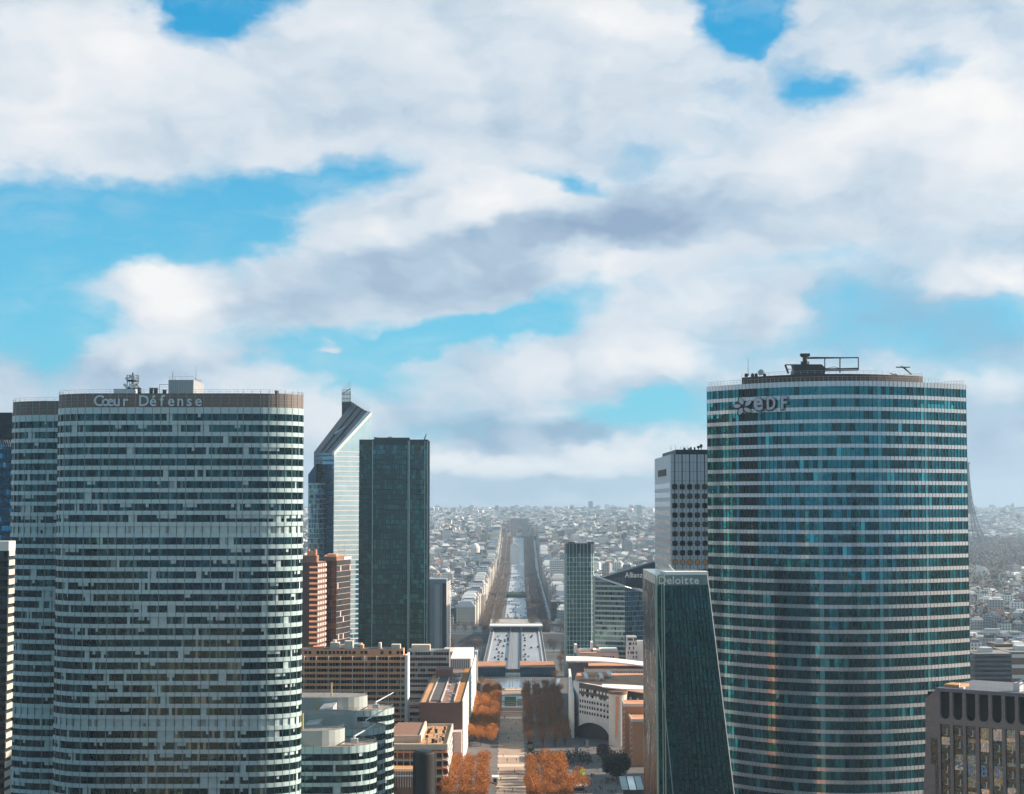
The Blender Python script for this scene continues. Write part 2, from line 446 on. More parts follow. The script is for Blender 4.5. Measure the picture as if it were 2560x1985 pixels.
def facade(th, pts, floors, z0, ztop, wallm, glassm, pane, joints=None, fins=None, recess=0.12, roof=None, bandname='window_band', wallname='wall', seed=1, shade=None, split=0.5):
    """a storeyed curtain wall on a closed plan. floors: [(sill, head)] from the top down.
    pane(floor, i, rnd) -> (material upper, material lower) of pane i"""
    rr = random.Random(seed)
    nn = normals(pts); n = len(pts); pin = inset(pts, nn, recess)
    w = MB()
    edges = [ztop]
    for s_, h_ in floors: edges += [h_, s_]
    edges.append(z0)
    for a, b in zip(edges[0::2], edges[1::2]):
        if a - b < 0.01: continue
        for i in range(n):
            j = (i + 1) % n
            w.face([(*pts[i], b), (*pts[j], b), (*pts[j], a), (*pts[i], a)], 0)
    w.f.append(tuple(range(len(w.v), len(w.v) + n))); w.m.append(1); w.c.append(None); w.v += [(*q, ztop - 0.4) for q in pin]
    wall = w.build(wallname, [wallm, roof or m_roofgrey], th)
    for k, (s_, h_) in enumerate(floors):
        b = MB()
        for i in range(n):
            j = (i + 1) % n
            up, lo = pane(k, i, rr)
            p0, p1 = pin[i], pin[j]
            if up == lo:
                b.face([(*p0, s_), (*p1, s_), (*p1, h_), (*p0, h_)], up)
            else:
                zm = s_ + (h_ - s_) * (1 - split)
                b.face([(*p0, s_), (*p1, s_), (*p1, zm), (*p0, zm)], lo)
                b.face([(*p0, zm), (*p1, zm), (*p1, h_), (*p0, h_)], up)
            b.face([(*pts[i], s_), (*pts[j], s_), (*p1, s_), (*p0, s_)], len(glassm))
            b.face([(*p0, h_), (*p1, h_), (*pts[j], h_), (*pts[i], h_)], len(glassm))
        b.build(bandname, glassm + [wallm], th)
    zb = floors[-1][0]
    for spec, nm in ((joints, 'joint'), (fins, 'fin')):
        if not spec: continue
        every, wd_, out, mm = spec[:4]; ph = spec[4] if len(spec) > 4 else 0
        g = MB()
        for i in range(ph, n, every):
            a = pts[i]; t = Vector((-nn[i][1], nn[i][0])) * (wd_ / 2); o_ = Vector(nn[i])
            c0 = Vector(a) - o_ * (recess + 0.05); c1 = Vector(a) + o_ * out
            q = [c0 - t, c0 + t, c1 + t, c1 - t]
            q = [q[0], q[3], q[2], q[1]]
            g.prism([(v.x, v.y) for v in q][::-1], zb, ztop, 0)
        g.build('mullion_grid' if nm == 'joint' else 'facade_fin_grid', mm, th)
    return wall

def letters(th, text, x, y, z, size, m, name='sign_letter', depth=0.25, dirx=(1, 0), gap=1.0, sx=1.0, pitch=None, tilt=None, fat=0.014):
    """free-standing letters on a wall, facing -Y (or the normal of dirx)"""
    d = Vector((dirx[0], dirx[1], 0)).normalized(); up = tilt or Vector((0, 0, 1)); nrm = d.cross(up)
    pen = 0.0
    for ch in text:
        if ch == ' ': pen += (pitch or size * 0.5 * sx) * gap; continue
        cu = bpy.data.curves.new('letter', 'FONT'); cu.body = ch; cu.size = size
        cu.extrude = depth / 2; cu.offset = size * fat; cu.resolution_u = 3
        to = bpy.data.objects.new('letter', cu); COL.objects.link(to)
        bpy.context.view_layer.update()
        dg = bpy.context.evaluated_depsgraph_get()
        me = bpy.data.meshes.new_from_object(to.evaluated_get(dg))
        xsv = [v.co.x for v in me.vertices]
        wd_ = (max(xsv) - min(xsv)) * sx; x0_ = min(xsv)
        off = W[th.name]
        o0 = ((pitch - wd_) / 2) if pitch else 0
        for v in me.vertices:
            c = Vector((x, y, z)) + d * (pen + o0 + (v.co.x - x0_) * sx) + up * v.co.y + nrm * (v.co.z + depth / 2) - off
            v.co = c
        me.materials.clear(); me.materials.append(m)
        bpy.data.objects.remove(to)
        o = bpy.data.objects.new(name, me); COL.objects.link(o); o.parent = th
        pen += pitch if pitch else wd_ + size * 0.16 * gap
    return pen

def railing(th, pts, z, h, step, name='railing', m=None, closed=True):
    g = MB(); q = resample(pts, step, closed); n = len(q)
    for i in range(n):
        j = (i + 1) % n
        g.tube((*q[i], z), (*q[i], z + h), 0.05, 4)
        if closed or j: 
            g.tube((*q[i], z + h), (*q[j], z + h), 0.05, 4)
            g.tube((*q[i], z + h * .5), (*q[j], z + h * .5), 0.03, 4)
    return g.build(name, m or m_galv, th)

def runs(nf, n, probs, seed):
    """blinds are drawn room by room: runs of panes share a state. -> {(floor, pane): (upper, lower)}"""
    rr = random.Random(seed); st = {}
    for f in range(nf):
        i = 0; pb = probs(f)
        while i < n:
            ln = rr.choice((1, 1, 1, 1, 2, 2, 3, 5))
            u = rr.random()
            if u < pb * 0.42: s_ = 'full'; ln = min(ln, 3) if pb < 1 else ln
            elif u < pb: s_ = 'half'
            else: s_ = 'open'; ln = rr.choice((1, 2, 3, 4, 6, 7))
            for k in range(i, min(n, i + ln)): st[f, k] = s_ if s_ != 'half' or rr.random() < .85 else 'open'
            i += ln
    return st

# ------------------------------------------------------------------ the twin curved office slabs on the left
def coeur(pxl, pxr, Yf, top, seed, label, letters_on, bandz):
    s = Yf / F
    th = thing('office_tower', label, 'office tower', ((pxl + pxr) / 2 * s - CX * s, Yf + 12, 0), 'twin curved white office slabs')
    x0, x1 = X(pxl, Yf + 14, 1000), X(pxr, Yf + 12, 1000)
    plan = stadium(x0, x1, Yf, Yf + 25, 18, 19.5)
    pts = resample(plan, 0.985)
    n = len(pts); z = lambda py: P(450, py, Yf).z
    zt = z(top); dz = 28.1 * 610 / F
    zb = z(top + 35); zf = z(top + 51)
    floors = []
    k = 0
    while zf - k * dz > 4:
        h_ = zf - k * dz; floors.append((h_ - dz * 0.63, h_)); k += 1
    def pr(f):
        if f in (10, 27): return 1.9
        return {8: .42, 9: .55, 0: .07, 1: .16, 2: .10, 3: .08, 4: .06, 5: .1, 6: .08, 7: .02}.get(f, .26 if f % 3 else .36)
    st = runs(len(floors), n, pr, seed)
    jump = 1.0
    def pane(f, i, rr):
        s_ = st[f, i]
        if f in (10, 27) and (i * 7 + f) % 41 > 2: s_ = 'full'
        if f == 9 and i % 97 < 40 and s_ == 'open': s_ = 'half'
        g = 0 if rr.random() < .72 else (1 if rr.random() < .8 else 2)
        if f < 9 and i % 210 > 120 and g == 0 and rr.random() < .35: g = 1
        if s_ == 'full': return (3, 3) if rr.random() < .9 else (4, 4)
        if s_ == 'half': return (3, g)
        return (g, g)
    facade(th, pts, floors, 0, zb, m_white, [g_dark, g_mid, g_lite, m_blind, m_blind2], pane,
           joints=(3, 0.14, 0.04, m_joint), fins=(9, 0.30, -0.02, m_fin), recess=0.35, seed=seed)
    par = MB()
    nn = normals(pts); q = inset(pts, nn, 0.25)
    par.prism(q, zb - 0.2, zt, 0, 1)
    pm = MB()
    for i in range(0, n, 3):
        a = Vector(q[i]); o_ = Vector(nn[i]); t = Vector((-o_.y, o_.x)) * 0.05
        c0 = a - o_ * .05; c1 = a + o_ * .12
        pm.prism([(v.x, v.y) for v in (c0 - t, c0 + t, c1 + t, c1 - t)], zb, zt + 1.0)
    for i in range(n):
        a = Vector(q[i]) + Vector(nn[i]) * .1; b = Vector(q[(i + 1) % n]) + Vector(nn[(i + 1) % n]) * .1
        for zz in (zt - 1.2, zt - 2.3, zt - 3.4):
            pm.tube((*a, zz), (*b, zz), .035, 4)
    po = par.build('parapet', [m_louvre, m_roofdark], th)
    pm.build('parapet_grille', m_fin, po)
    railing(th, inset(pts, nn, .5), zt, 1.3, 3.0)
    return th, zt, Yf, plan

tA, ztA, YfA, planA = coeur(150, 759, 610, 983, 3, 'tall curved white office slab with large letters along its brown roof band', True, 0)
z0_ = P(500, 1017, 609.5).z
letters(tA, 'Cœur Défense', X(231, 609.2), 609.7, P(300, 1014.5, 609.5).z, 5.3, m_letter, 'sign_letter', 0.35, pitch=20.85 * 610 / F * 1.09, sx=0.95)
tB, ztB, YfB, planB = coeur(36, 640, 650, 1002, 5, 'shorter curved white office slab set behind the lettered one', False, 0)

# things that stand on the roof of the front slab
def Q(px, py, Y): return P(px, py, Y)
Yr = 622
m_pent = mat('penthouse_cladding', (0.42, 0.45, 0.47), 0.6, 0, .06, .3)
th = thing('plant_room', 'plain grey box plant room on the roof right of the antenna mast', 'plant room', (X(458, Yr), Yr + 8, ztA))
b = MB(); x0, x1 = X(421, Yr, 965), X(484, Yr, 965)
zt_ = P(440, 949.5, Yr).z
b.box(x0, x1, Yr, Yr + 20, ztA - 3, zt_, 0); b.build('wall', m_pent, th)
b = MB()
for k in range(1, 14): b.box(x0 + (x1 - x0) * k / 14 - .03, x0 + (x1 - x0) * k / 14 + .03, Yr - .04, Yr, ztA, zt_)
for k in range(1, 20): b.box(x1, x1 + .04, Yr + k - .03, Yr + k + .03, ztA, zt_)
b.build('panel_joint', m_joint, th)
railing(th, [(x0 + .3, Yr + .3), (x1 - .3, Yr + .3), (x1 - .3, Yr + 19), (x0 + .3, Yr + 19)], zt_, 1.2, 2.2)
b = MB(); b.tube((X(427, Yr), Yr + 1, zt_), (X(427, Yr), Yr + 1, P(0, 929, Yr).z), .09, 5); b.tube((X(480, Yr), Yr + 5, zt_), (X(480, Yr), Yr + 5, P(0, 911, Yr).z), .07, 5, r1=.03)
b.build('antenna', m_steel, th)
b = MB(); xa = X(395, Yr); zz = P(0, 961, Yr).z
b.tube((xa, Yr, ztA - 1), (xa, Yr, zz), .1, 5); b.tube((xa, Yr, zz), (x0, Yr, zz), .1, 5); b.tube((xa, Yr, zz - .9), (x0, Yr, zz - .9), .05, 5)
b.build('gantry', m_galv, th)

th = thing('antenna_mast', 'cluster of dishes on a steel mast standing on the left of the roof', 'antenna mast', (X(318, Yr), Yr + 4, ztA))
b = MB(); x0, x1 = X(284, Yr, 975), X(338, Yr, 975); zb_ = P(310, 972, Yr).z
b.box(x0, x1, Yr, Yr + 9, ztA - 3, zb_); b.build('plinth', m_white2, th)
b = MB(); xc = X(321, Yr); yc = Yr + 4.5
zl = [P(0, v, Yr).z for v in (971, 967, 951, 948, 936)]
for a in range(8):
    t = a * pi / 4; b.tube((xc + 2.1 * math.cos(t), yc + 2.1 * math.sin(t), zb_), (xc + 2.1 * math.cos(t), yc + 2.1 * math.sin(t), zl[4]), .09, 5)
for zz in (zl[4], zl[4] - .9):
    for a in range(12):
        t, t2 = a * pi / 6, (a + 1) * pi / 6
        b.tube((xc + 2.1 * math.cos(t), yc + 2.1 * math.sin(t), zz), (xc + 2.1 * math.cos(t2), yc + 2.1 * math.sin(t2), zz), .06, 4)
b.cyl(xc, yc, zl[3] - .5, zl[3], 2.2, 14); b.cyl(xc, yc, zl[1] - .4, zl[1] + .1, 2.3, 14); b.tube((xc, yc, zb_), (xc, yc, zl[4] + 1), .25, 8)
b.build('mast_frame', m_steel, th)
for (dx, dz, r_) in ((-1.5, .4, .6), (-.3, 1.1, .5), (.7, .9, .75), (-1.6, -2.4, .7), (.2, -2.3, .8), (1.4, -2.2, .7), (2.2, -1.8, .5), (-2.3, -1.9, .45)):
    b = MB(); zc = zl[3] + dz
    b.cyl(0, 0, 0, .6, r_, 12)
    b.v = [(xc + dx + q[0], yc - 2.3 - q[2], zc + q[1]) for q in b.v]
    b.build('dish', m_white2, th)
for px, py, hh in ((345, 970, 9), (375, 971, 8), (386, 971, 7), (408, 976, 5), (690, 978, 4)):
    th = thing('roof_vent', 'dark vent stub on the lettered roof, %s' % {345: 'right beside the mast plinth', 375: 'left one of two between mast and plant room', 386: 'right one of two between mast and plant room', 408: 'low in front of the plant room', 690: 'near the right rounded end'}[px], 'roof vent', (X(px, Yr), Yr, ztA), 'vents on the lettered roof')
    b = MB(); b.cyl(X(px, Yr), Yr, ztA - 1, P(px, py, Yr).z, .7, 10); b.build('pipe', m_steel, th)
    b = MB(); b.cyl(X(px, Yr), Yr, P(px, py, Yr).z, P(px, py - 1.5, Yr).z, .9, 10); b.build('cowl', m_galv, th)

# low blocks of the same complex, with rounded ends and set-back drums
def lowblock(pxr, Yf, dpx, seed, label, wm, gl):
    xr = X(pxr, Yf + 13, 1850); x0 = -142
    th = thing('low_office_block', label, 'office block', (xr - 14, Yf + 13, 0), 'low round-ended blocks below the white slab')
    plan = stadium(x0, xr, Yf, Yf + 27, 14, 15)
    pts = resample(plan, 1.0); n = len(pts)
    zt = 42.5; dz = 3.9
    floors = [(zt - 2.6 - k * dz - 2.5, zt - 2.6 - k * dz) for k in range(9)]
    st = runs(9, n, lambda f: .22, seed)
    def pane(f, i, rr):
        s_ = st[f, i]; g = 0 if rr.random() < .8 else 1
        return (2, 2) if s_ == 'full' else (2, g) if s_ == 'half' else (g, g)
    facade(th, pts, floors, 0, zt, wm, gl, pane, joints=(3, .13, .04, m_joint), recess=.3, seed=seed, roof=m_terr)
    q = stadium(x0, X(dpx, Yf + 12, 1800), Yf + 3.5, Yf + 22, 12, 10)
    b = MB(); b.prism(q, zt - .4, zt + 5.2, 0, 1); dr = b.build('roof_drum', [m_drum, m_roofgrey], th)
    nn = normals(pts)
    railing(th, inset(pts, nn, .4), zt, 1.3, 2.4)
    qq = resample(q, 2.5); railing(th, inset(qq, normals(qq), .3), zt + 5.2, 1.1, 2.5)
    b = MB(); xm = X(dpx, Yf + 12, 1800) - 15
    b.tube((xm, Yf + 8, zt + 5), (xm, Yf + 8, zt + 11), .35, 8); b.build('chimney', m_ochre, th)
    # window-cleaning crane on the terrace
    b = MB(); xk = X(dpx, Yf + 12, 1800) + 4; yk = Yf + 7
    b.box(xk - 1.3, xk + 1.3, yk - 1, yk + 1, zt + .3, zt + 2); b.tube((xk, yk, zt + 2), (xk, yk, zt + 3), .4, 8)
    b.tube((xk, yk, zt + 2.8), (xk + 6.5, yk + 16, zt + 5.2), .3, 6, r1=.18)
    b.build('cleaning_crane', m_white2, th)
m_terr = mat('terrace_slabs', (0.26, 0.20, 0.16), 0.9, 0, .2, .4)
m_drum = mat('drum_cladding', (0.40, 0.45, 0.45), 0.5, 0, .08, .2)
m_ochre = mat('ochre_paint', (0.55, 0.42, 0.14), .6)
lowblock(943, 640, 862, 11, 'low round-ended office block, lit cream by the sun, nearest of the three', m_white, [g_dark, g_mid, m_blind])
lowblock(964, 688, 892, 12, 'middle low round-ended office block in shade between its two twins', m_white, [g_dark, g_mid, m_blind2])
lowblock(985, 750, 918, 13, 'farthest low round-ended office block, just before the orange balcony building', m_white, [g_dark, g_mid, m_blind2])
# glazed sloping atrium that joins them
th = thing('glass_atrium', 'long sloping glazed roof strip beside the low round-ended blocks', 'atrium roof', (-72, 710, 40))
a0, a1 = P(762, 1818, 668), P(828, 1746, 775)
b = MB(); b.hexa([a0 + Vector((-1, 0, -3)), a0 + Vector((4.5, 0, -3)), a1 + Vector((4.5, 0, -3)), a1 + Vector((-1, 0, -3)), a0 + Vector((-1, 0, 0)), a0 + Vector((4.5, 0, .6)), a1 + Vector((4.5, 0, .6)), a1 + Vector((-1, 0, 0))])
b.build('glazing', m_white2, th)
b = MB()
for k in range(25):
    c = a0.lerp(a1, k / 24); b.tube(c + Vector((-1, 0, .1)), c + Vector((4.5, 0, .75)), .1, 4)
b.build('rib_set', m_galv, th)
th = thing('dark_shed_roof', 'dark louvred roof behind the glazed strip, left of the low blocks', 'roof', (-100, 770, 30))
b = MB(); b.box(-150, X(815, 792), 790, 826, 0, P(800, 1752, 790).z); b.build('wall', m_steel, th)
b = MB(); b.box(-150, X(815, 792) + .5, 789.5, 791, P(800, 1752, 790).z, P(800, 1748, 790).z); b.build('coping', m_white2, th)
b = MB()
for k in range(10): b.box(-150, X(815, 792), 789.6, 790, 27 - k * 1.8, 27.5 - k * 1.8)
b.build('louvre', m_galv, th)

# ------------------------------------------------------------------ the lens-shaped tower on the right
def lens(xl, yl, xr, yr, ym, yback, n=40):
    """pointed left end, bulging front, rounded right end"""
    p = []
    for k in range(n + 1):
        t = k / n; x = xl + (xr - xl) * t
        base = yl + (yr - yl) * t
        p.append((x, base - (base - ym) * (1 - abs(2 * t - 1) ** 2.0)))
    for k in range(1, n):
        t = 1 - k / n; x = xl + (xr - xl) * t
        base = yl + (yr - yl) * t
        p.append((x, base + (yback - base) * (1 - abs(2 * t - 1) ** 2.2)))
    return p
xl, xr = X(1767.5, 618, 1000), X(2417, 607, 1000)
th = thing('lens_tower', 'tall teal glass tower with curved front, white floor bands and an emblem near its top', 'office tower', ((xl + xr) / 2, 615, 0))
tE = th
plan = lens(xl, 618, xr, 607, 588, 648)
pts = resample(plan, 1.56)
n = len(pts)
zt = P(2080, 952, 588).z; dz = 30.85 * 588 / F
floors = []
k = 0; zf = P(2080, 965, 588).z
while zf - k * dz > 5: floors.append((zf - k * dz - dz * .69, zf - k * dz)); k += 1
dark = {}
rr = random.Random(41)
stripes = [(29, 32, 0), (13, 16, 6)]
def paneE(f, i, rr):
    u = rr.random()
    xx = pts[i][0]; t = (xx - xl) / (xr - xl)
    p_dark = .14 + .5 * min(1, f / 17)  # more dark panes lower down, painting in the darker low reflections
    if i < n // 2 + 2 and .108 < t < .168 and f < 14 + (i % 2): return (4, 4)  # column of black panes painting a dark tower's reflection
    if i < n // 2 + 2 and min(abs(t - q) for q in (.385, .60, .80)) < .0085: return (5, 5)
    if u < p_dark: return (1, 1)
    if u > .975: return (2, 2)
    if f in (1, 2) and t < .14 and i % 7 < 4 and pts[i][1] < 620: return (2, 1) if rr.random() < .5 else (2, 2)
    if f in (1, ) and .78 < t < .93 and pts[i][1] < 610 and rr.random() < .7: return (0, 2)
    if u > .93: return (3, 3)
    return (0, 0)
g_bay = glass('service_bay_glass', (0.07, 0.30, 0.34), .15, .6)
m_lens = mat('lacquered_band', (0.66, 0.65, 0.67), 0.13, 0.55, 0.10, 0.06)
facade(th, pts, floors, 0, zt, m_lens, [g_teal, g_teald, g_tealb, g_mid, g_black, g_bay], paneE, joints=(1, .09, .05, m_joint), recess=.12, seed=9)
nnE = normals(pts)
railing(th, inset(pts, nnE, .5), zt, 1.5, 1.56)
# roof penthouse
pxl_, pxr_ = X(1861, 605, 940), X(2311, 605, 940)
pl = lens(pxl_, 612, pxr_, 606, 594, 636)
b = MB(); zp = P(2080, 934.5, 594).z
b.prism(resample(pl, 3), zt - .4, zp, 0, 1); b.build('penthouse', [mat('penthouse_brown', (0.055, 0.035, 0.03), .7, 0, .3, .3), m_roofdark], th)
railing(th, resample(pl, 3), zp, 1.2, 2.4)
# emblem: five petals
m_signshadow = mat('sign_shadow', (0.02, 0.045, 0.06), .6)  # dark copies behind petals and letters, their shadow outlines built in
m_sign2 = mat('sign_lilac', (0.50, 0.52, 0.60), .45)
b = MB(); Ye = 592.5
def petal(cx, cz, ang, r0, r1, w):
    q = []
    for k in range(9):
        t = k / 8; rad = r0 + (r1 - r0) * t; wd_ = w * math.sin(pi * (0.12 + .8 * t)) ; bend = .28 * t
        q.append((rad, wd_, bend))
    left = [(cx + rd * math.cos(ang + bd) - w_ * math.sin(ang + bd), cz + rd * math.sin(ang + bd) + w_ * math.cos(ang + bd)) for rd, w_, bd in q]
    right = [(cx + rd * math.cos(ang + bd) + w_ * .55 * math.sin(ang + bd), cz + rd * math.sin(ang + bd) - w_ * .55 * math.cos(ang + bd)) for rd, w_, bd in q]
    return left, right
def ysurf(x):
    t = (x - xl) / (xr - xl); base = 618 + (607 - 618) * t
    return base - (base - 588) * (1 - abs(2 * t - 1) ** 2.0)
ec = P(1861, 1014, 600)
for k, (dx, dz_, an, sc_) in enumerate(((-.1, .75, 95, 1), (-.9, .15, 160, .95), (.8, .35, 20, 1), (-.45, -.75, 235, 1), (.5, -.8, 305, 1))):
    l_, r_ = petal(ec.x + dx * .75, ec.z + dz_ * .75, math.radians(an), .1, 2.35 * sc_, .85)
    mm = MB()
    for q in range(8):
        quad = [l_[q], l_[q + 1], r_[q + 1], r_[q]]
        ya = [ysurf(p_[0]) - .75 for p_ in quad]
        i0 = len(mm.v)
        mm.v += [(p_[0], y_, p_[1]) for p_, y_ in zip(quad, ya)] + [(p_[0], y_ + .4, p_[1]) for p_, y_ in zip(quad, ya)]
        for ff in ((0, 1, 2, 3), (7, 6, 5, 4), (0, 4, 5, 1), (2, 6, 7, 3), (1, 5, 6, 2), (3, 7, 4, 0)):
            mm.f.append(tuple(i0 + a for a in ff)); mm.m.append(0); mm.c.append(None)
    mm.build('emblem_petal', m_sign2, th)
    cx_, cz_ = sum(v[0] for v in mm.v) / len(mm.v), sum(v[2] for v in mm.v) / len(mm.v)
    mm.v = [(cx_ + (v[0] - cx_) * 1.28 - .15, v[1] + .45, cz_ + (v[2] - cz_) * 1.28 - .15) for v in mm.v]
    mm.build('petal_shadow', m_signshadow, th)
m_signshadow = mat('sign_shadow', (0.02, 0.045, 0.06), .6)
for ch, pxa, sz in (('e', 1889, 8.4), ('D', 1918, 6.0), ('F', 1950, 6.0)):
    xx = X(pxa, 599); d = Vector((1, (ysurf(xx + 2) - ysurf(xx)) / 2))
    letters(th, ch, xx, ysurf(xx) - .95, P(pxa, 1024.5, 599).z, sz, m_sign2, 'sign_letter', .4, dirx=(d.x, d.y), sx={'e': .95, 'D': .80, 'F': .86}[ch], fat=.022)
    letters(th, ch, xx - .22, ysurf(xx) - .45, P(pxa, 1026, 599).z, sz * 1.03, m_signshadow, 'letter_shadow', .3, dirx=(d.x, d.y), sx={'e': .97, 'D': .83, 'F': .89}[ch], fat=.05)
# roof crane
th = thing('roof_crane', 'window-cleaning crane with a long trussed boom on top of the teal curved tower', 'crane', (X(2015, 605), 610, zp))
Yc = 607
def T(b, p1, p2, r, n=6): b.tube(P(*p1, Yc), P(*p2, Yc), r, n)
b = MB(); xa, xb = X(1975, Yc, 910), X(2065, Yc, 910)
b.hexa([(X(1983, Yc), Yc - 3, zp), (X(2062, Yc), Yc - 3, zp), (X(2062, Yc), Yc + 4, zp), (X(1983, Yc), Yc + 4, zp),
        (X(1985, Yc), Yc - 3, P(0, 925, Yc).z), (X(2062, Yc), Yc - 3, P(0, 925, Yc).z), (X(2062, Yc), Yc + 4, P(0, 925, Yc).z), (X(1985, Yc), Yc + 4, P(0, 925, Yc).z)])
b.hexa([(X(1988, Yc), Yc - 2.5, P(0, 925, Yc).z), (X(2066, Yc), Yc - 2.5, P(0, 922, Yc).z), (X(2066, Yc), Yc + 3, P(0, 922, Yc).z), (X(1988, Yc), Yc + 3, P(0, 925, Yc).z),
        (X(1984, Yc), Yc - 2.5, P(0, 912, Yc).z), (X(2054, Yc), Yc - 2.5, P(0, 912, Yc).z), (X(2054, Yc), Yc + 3, P(0, 912, Yc).z), (X(1984, Yc), Yc + 3, P(0, 912, Yc).z)])
T(b, (1963, 912), (1971, 934), .35); T(b, (1963, 912), (1990, 912), .2); T(b, (1967, 923), (1990, 923), .12)
b.build('crane_house', m_steel, th)
b = MB(); xm = X(2016, Yc)
b.cyl(xm, Yc, zp + 1, P(0, 914, Yc).z, 1.1, 10); b.cyl(xm, Yc, P(0, 912, Yc).z, P(0, 904, Yc).z, 1.5, 10); b.cyl(xm, Yc, P(0, 904, Yc).z, P(0, 894, Yc).z, .8, 10)
b.cyl(xm, Yc, P(0, 893, Yc).z, P(0, 890, Yc).z, 1.4, 10); b.box(xm - 1.6, xm + 1.6, Yc - 1, Yc + 1, P(0, 890, Yc).z, P(0, 884, Yc).z); b.build('crane_mast', m_steel, th)
b = MB(); T(b, (2018, 896), (2146, 894), .22); T(b, (2018, 893), (2146, 894), .14); T(b, (2062, 896), (2062, 930), .2); T(b, (2100, 895), (2100, 932), .22); T(b, (2146, 894), (2146, 925), .2)
T(b, (2020, 924), (2146, 921), .28); T(b, (2020, 928), (2146, 925), .2)
for k in range(15): T(b, (2022 + k * 8.4, 928), (2026 + k * 8.4, 923), .1, 4)
T(b, (2062, 922), (2085, 917), .12, 4); T(b, (2085, 917), (2100, 921), .12, 4)
b.build('boom', m_steel, th)
th = thing('roof_davit', 'small dark lifting arm leaning over the right end of the curved tower roof', 'davit crane', (X(2275, Yc), Yc, zp))
b = MB(); T(b, (2279, 936), (2258, 918), .3); T(b, (2240, 918), (2275, 918), .2); T(b, (2258, 918), (2252, 917), .3); b.build('arm', m_steel, th)
b = MB(); T(b, (2255, 947), (2225, 932), .25); T(b, (2268, 951), (2238, 934), .25)
for k in range(6): T(b, (2255 - k * 5, 947 - k * 2.5), (2266 - k * 5, 950 - k * 2.6), .1, 4)
b.build('stair', m_galv, th)
for px, py, cat in ((1868, 939, 'left corner'), (1884, 939, 'second from the left corner'), (1893, 939, 'next to the dish'), (1914, 939, 'right of the dish')):
    th = thing('roof_antenna_unit', 'little dark antenna box on the curved tower penthouse, %s' % cat, 'antenna', (X(px, 602), 602, zp), 'antenna boxes on the penthouse')
    b = MB(); b.box(X(px, 602) - .5, X(px, 602) + .5, 601.5, 602.5, zp - .5, P(0, py - 4, 602).z); b.box(X(px, 602) - .2, X(px, 602) + .2, 601.8, 602.2, P(0, py - 4, 602).z, P(0, py - 6, 602).z); b.build('housing', m_steel, th)
th = thing('satellite_dish', 'round dish on a short post on the penthouse of the curved tower', 'satellite dish', (X(1902, 602), 602, zp))
b = MB(); b.tube((X(1902, 602), 602, zp), (X(1902, 602), 602, P(0, 932, 602).z), .2); b.build('post', m_steel, th)
b = MB(); b.cyl(0, 0, 0, .4, 1.0, 14); c = P(1902, 931, 602); b.v = [(c.x + q[0], c.y - q[2], c.z + q[1]) for q in b.v]; b.build('dish', m_galv, th)
th = thing('whip_antenna', 'tall thin whip antenna above the curved tower penthouse', 'antenna', (X(1873, 602), 602, zp))
b = MB(); b.tube((X(1873, 602), 602, zp), (X(1873, 602), 602, P(0, 895, 602).z), .10, 5, r1=.05); b.build('rod', m_steel, th)
b = MB(); b.cyl(X(1873, 602), 602, zp, zp + .5, .3, 8); b.build('base_plate', m_steel, th)

# ------------------------------------------------------------------ towers of the middle distance
m_brick = mat('brown_brick', (0.24, 0.125, 0.085), .85, 0, .18, .6)
m_orange = mat('orange_concrete', (0.84, 0.36, 0.18), .85, 0, .14, .25)
m_orange2 = mat('terracotta_roof', (0.55, 0.26, 0.15), .9, 0, .25, .15)
m_pinkc = mat('pinkish_concrete', (0.58, 0.45, 0.41), .85, 0, .14, .25)
m_cream = mat('cream_render', (0.66, 0.58, 0.50), .85, 0, .08, .2)
m_snow = mat('white_render', (0.78, 0.76, 0.73), .8, 0, .05, .2)
m_conc = mat('grey_brown_concrete', (0.215, 0.185, 0.175), .85, 0, .16, 1.2)
m_slate = mat('slate_panel', (0.13, 0.14, 0.17), .6, 0, .15, .2)
m_greyb = mat('grey_blue_panel', (0.22, 0.27, 0.33), .45, .2, .12, .08)
m_navy = mat('navy_panel', (0.008, 0.05, 0.085), .4, .3, .15, .08)
m_navyd = mat('deep_navy_panel', (0.006, 0.022, 0.04), .5, .2, .2, .1)
m_wood = mat('timber_deck', (0.52, 0.27, 0.12), .85, 0, .2, .4)
g_sky = glass('sky_reflection_glass', (0.62, 0.82, 0.88), .25, .65, .015, .15, .12)  # pale tint carries the bright sky reflected by one face
g_skyb = glass('blue_glass', (0.05, 0.30, 0.48), .08, .65, .03, .15, .2)
g_skyd = glass('dark_blue_glass', (0.012, 0.09, 0.17), .08, .5, .03, .15, .2)
g_silver = glass('silver_glass', (0.28, 0.38, 0.40), .10, .7, .05, .3, .35)
g_brown = glass('bronze_glass', (0.09, 0.028, 0.012), .10, .5, .02, .2, .5)
g_brown2 = glass('grey_bronze_glass', (0.07, 0.055, 0.05), .10, .4, .02, .2, .3)

def rows(zt, dz, frac, zb, n=None):
    out = []; k = 0
    while zt - (k + 1) * dz > zb and (n is None or k < n):
        h_ = zt - k * dz; out.append((h_ - dz * frac, h_)); k += 1
    return out
def mixpane(*ws):
    def f(k, i, rr):
        u = rr.random(); a = 0
        for q, w in enumerate(ws):
            a += w
            if u < a: return (q, q)
        return (0, 0)
    return f
def rect(px0, px1, Y, d, py=1400):
    return [(X(px0, Y, py), Y), (X(px1, Y, py), Y), (X(px1, Y, py), Y + d), (X(px0, Y, py), Y + d)]

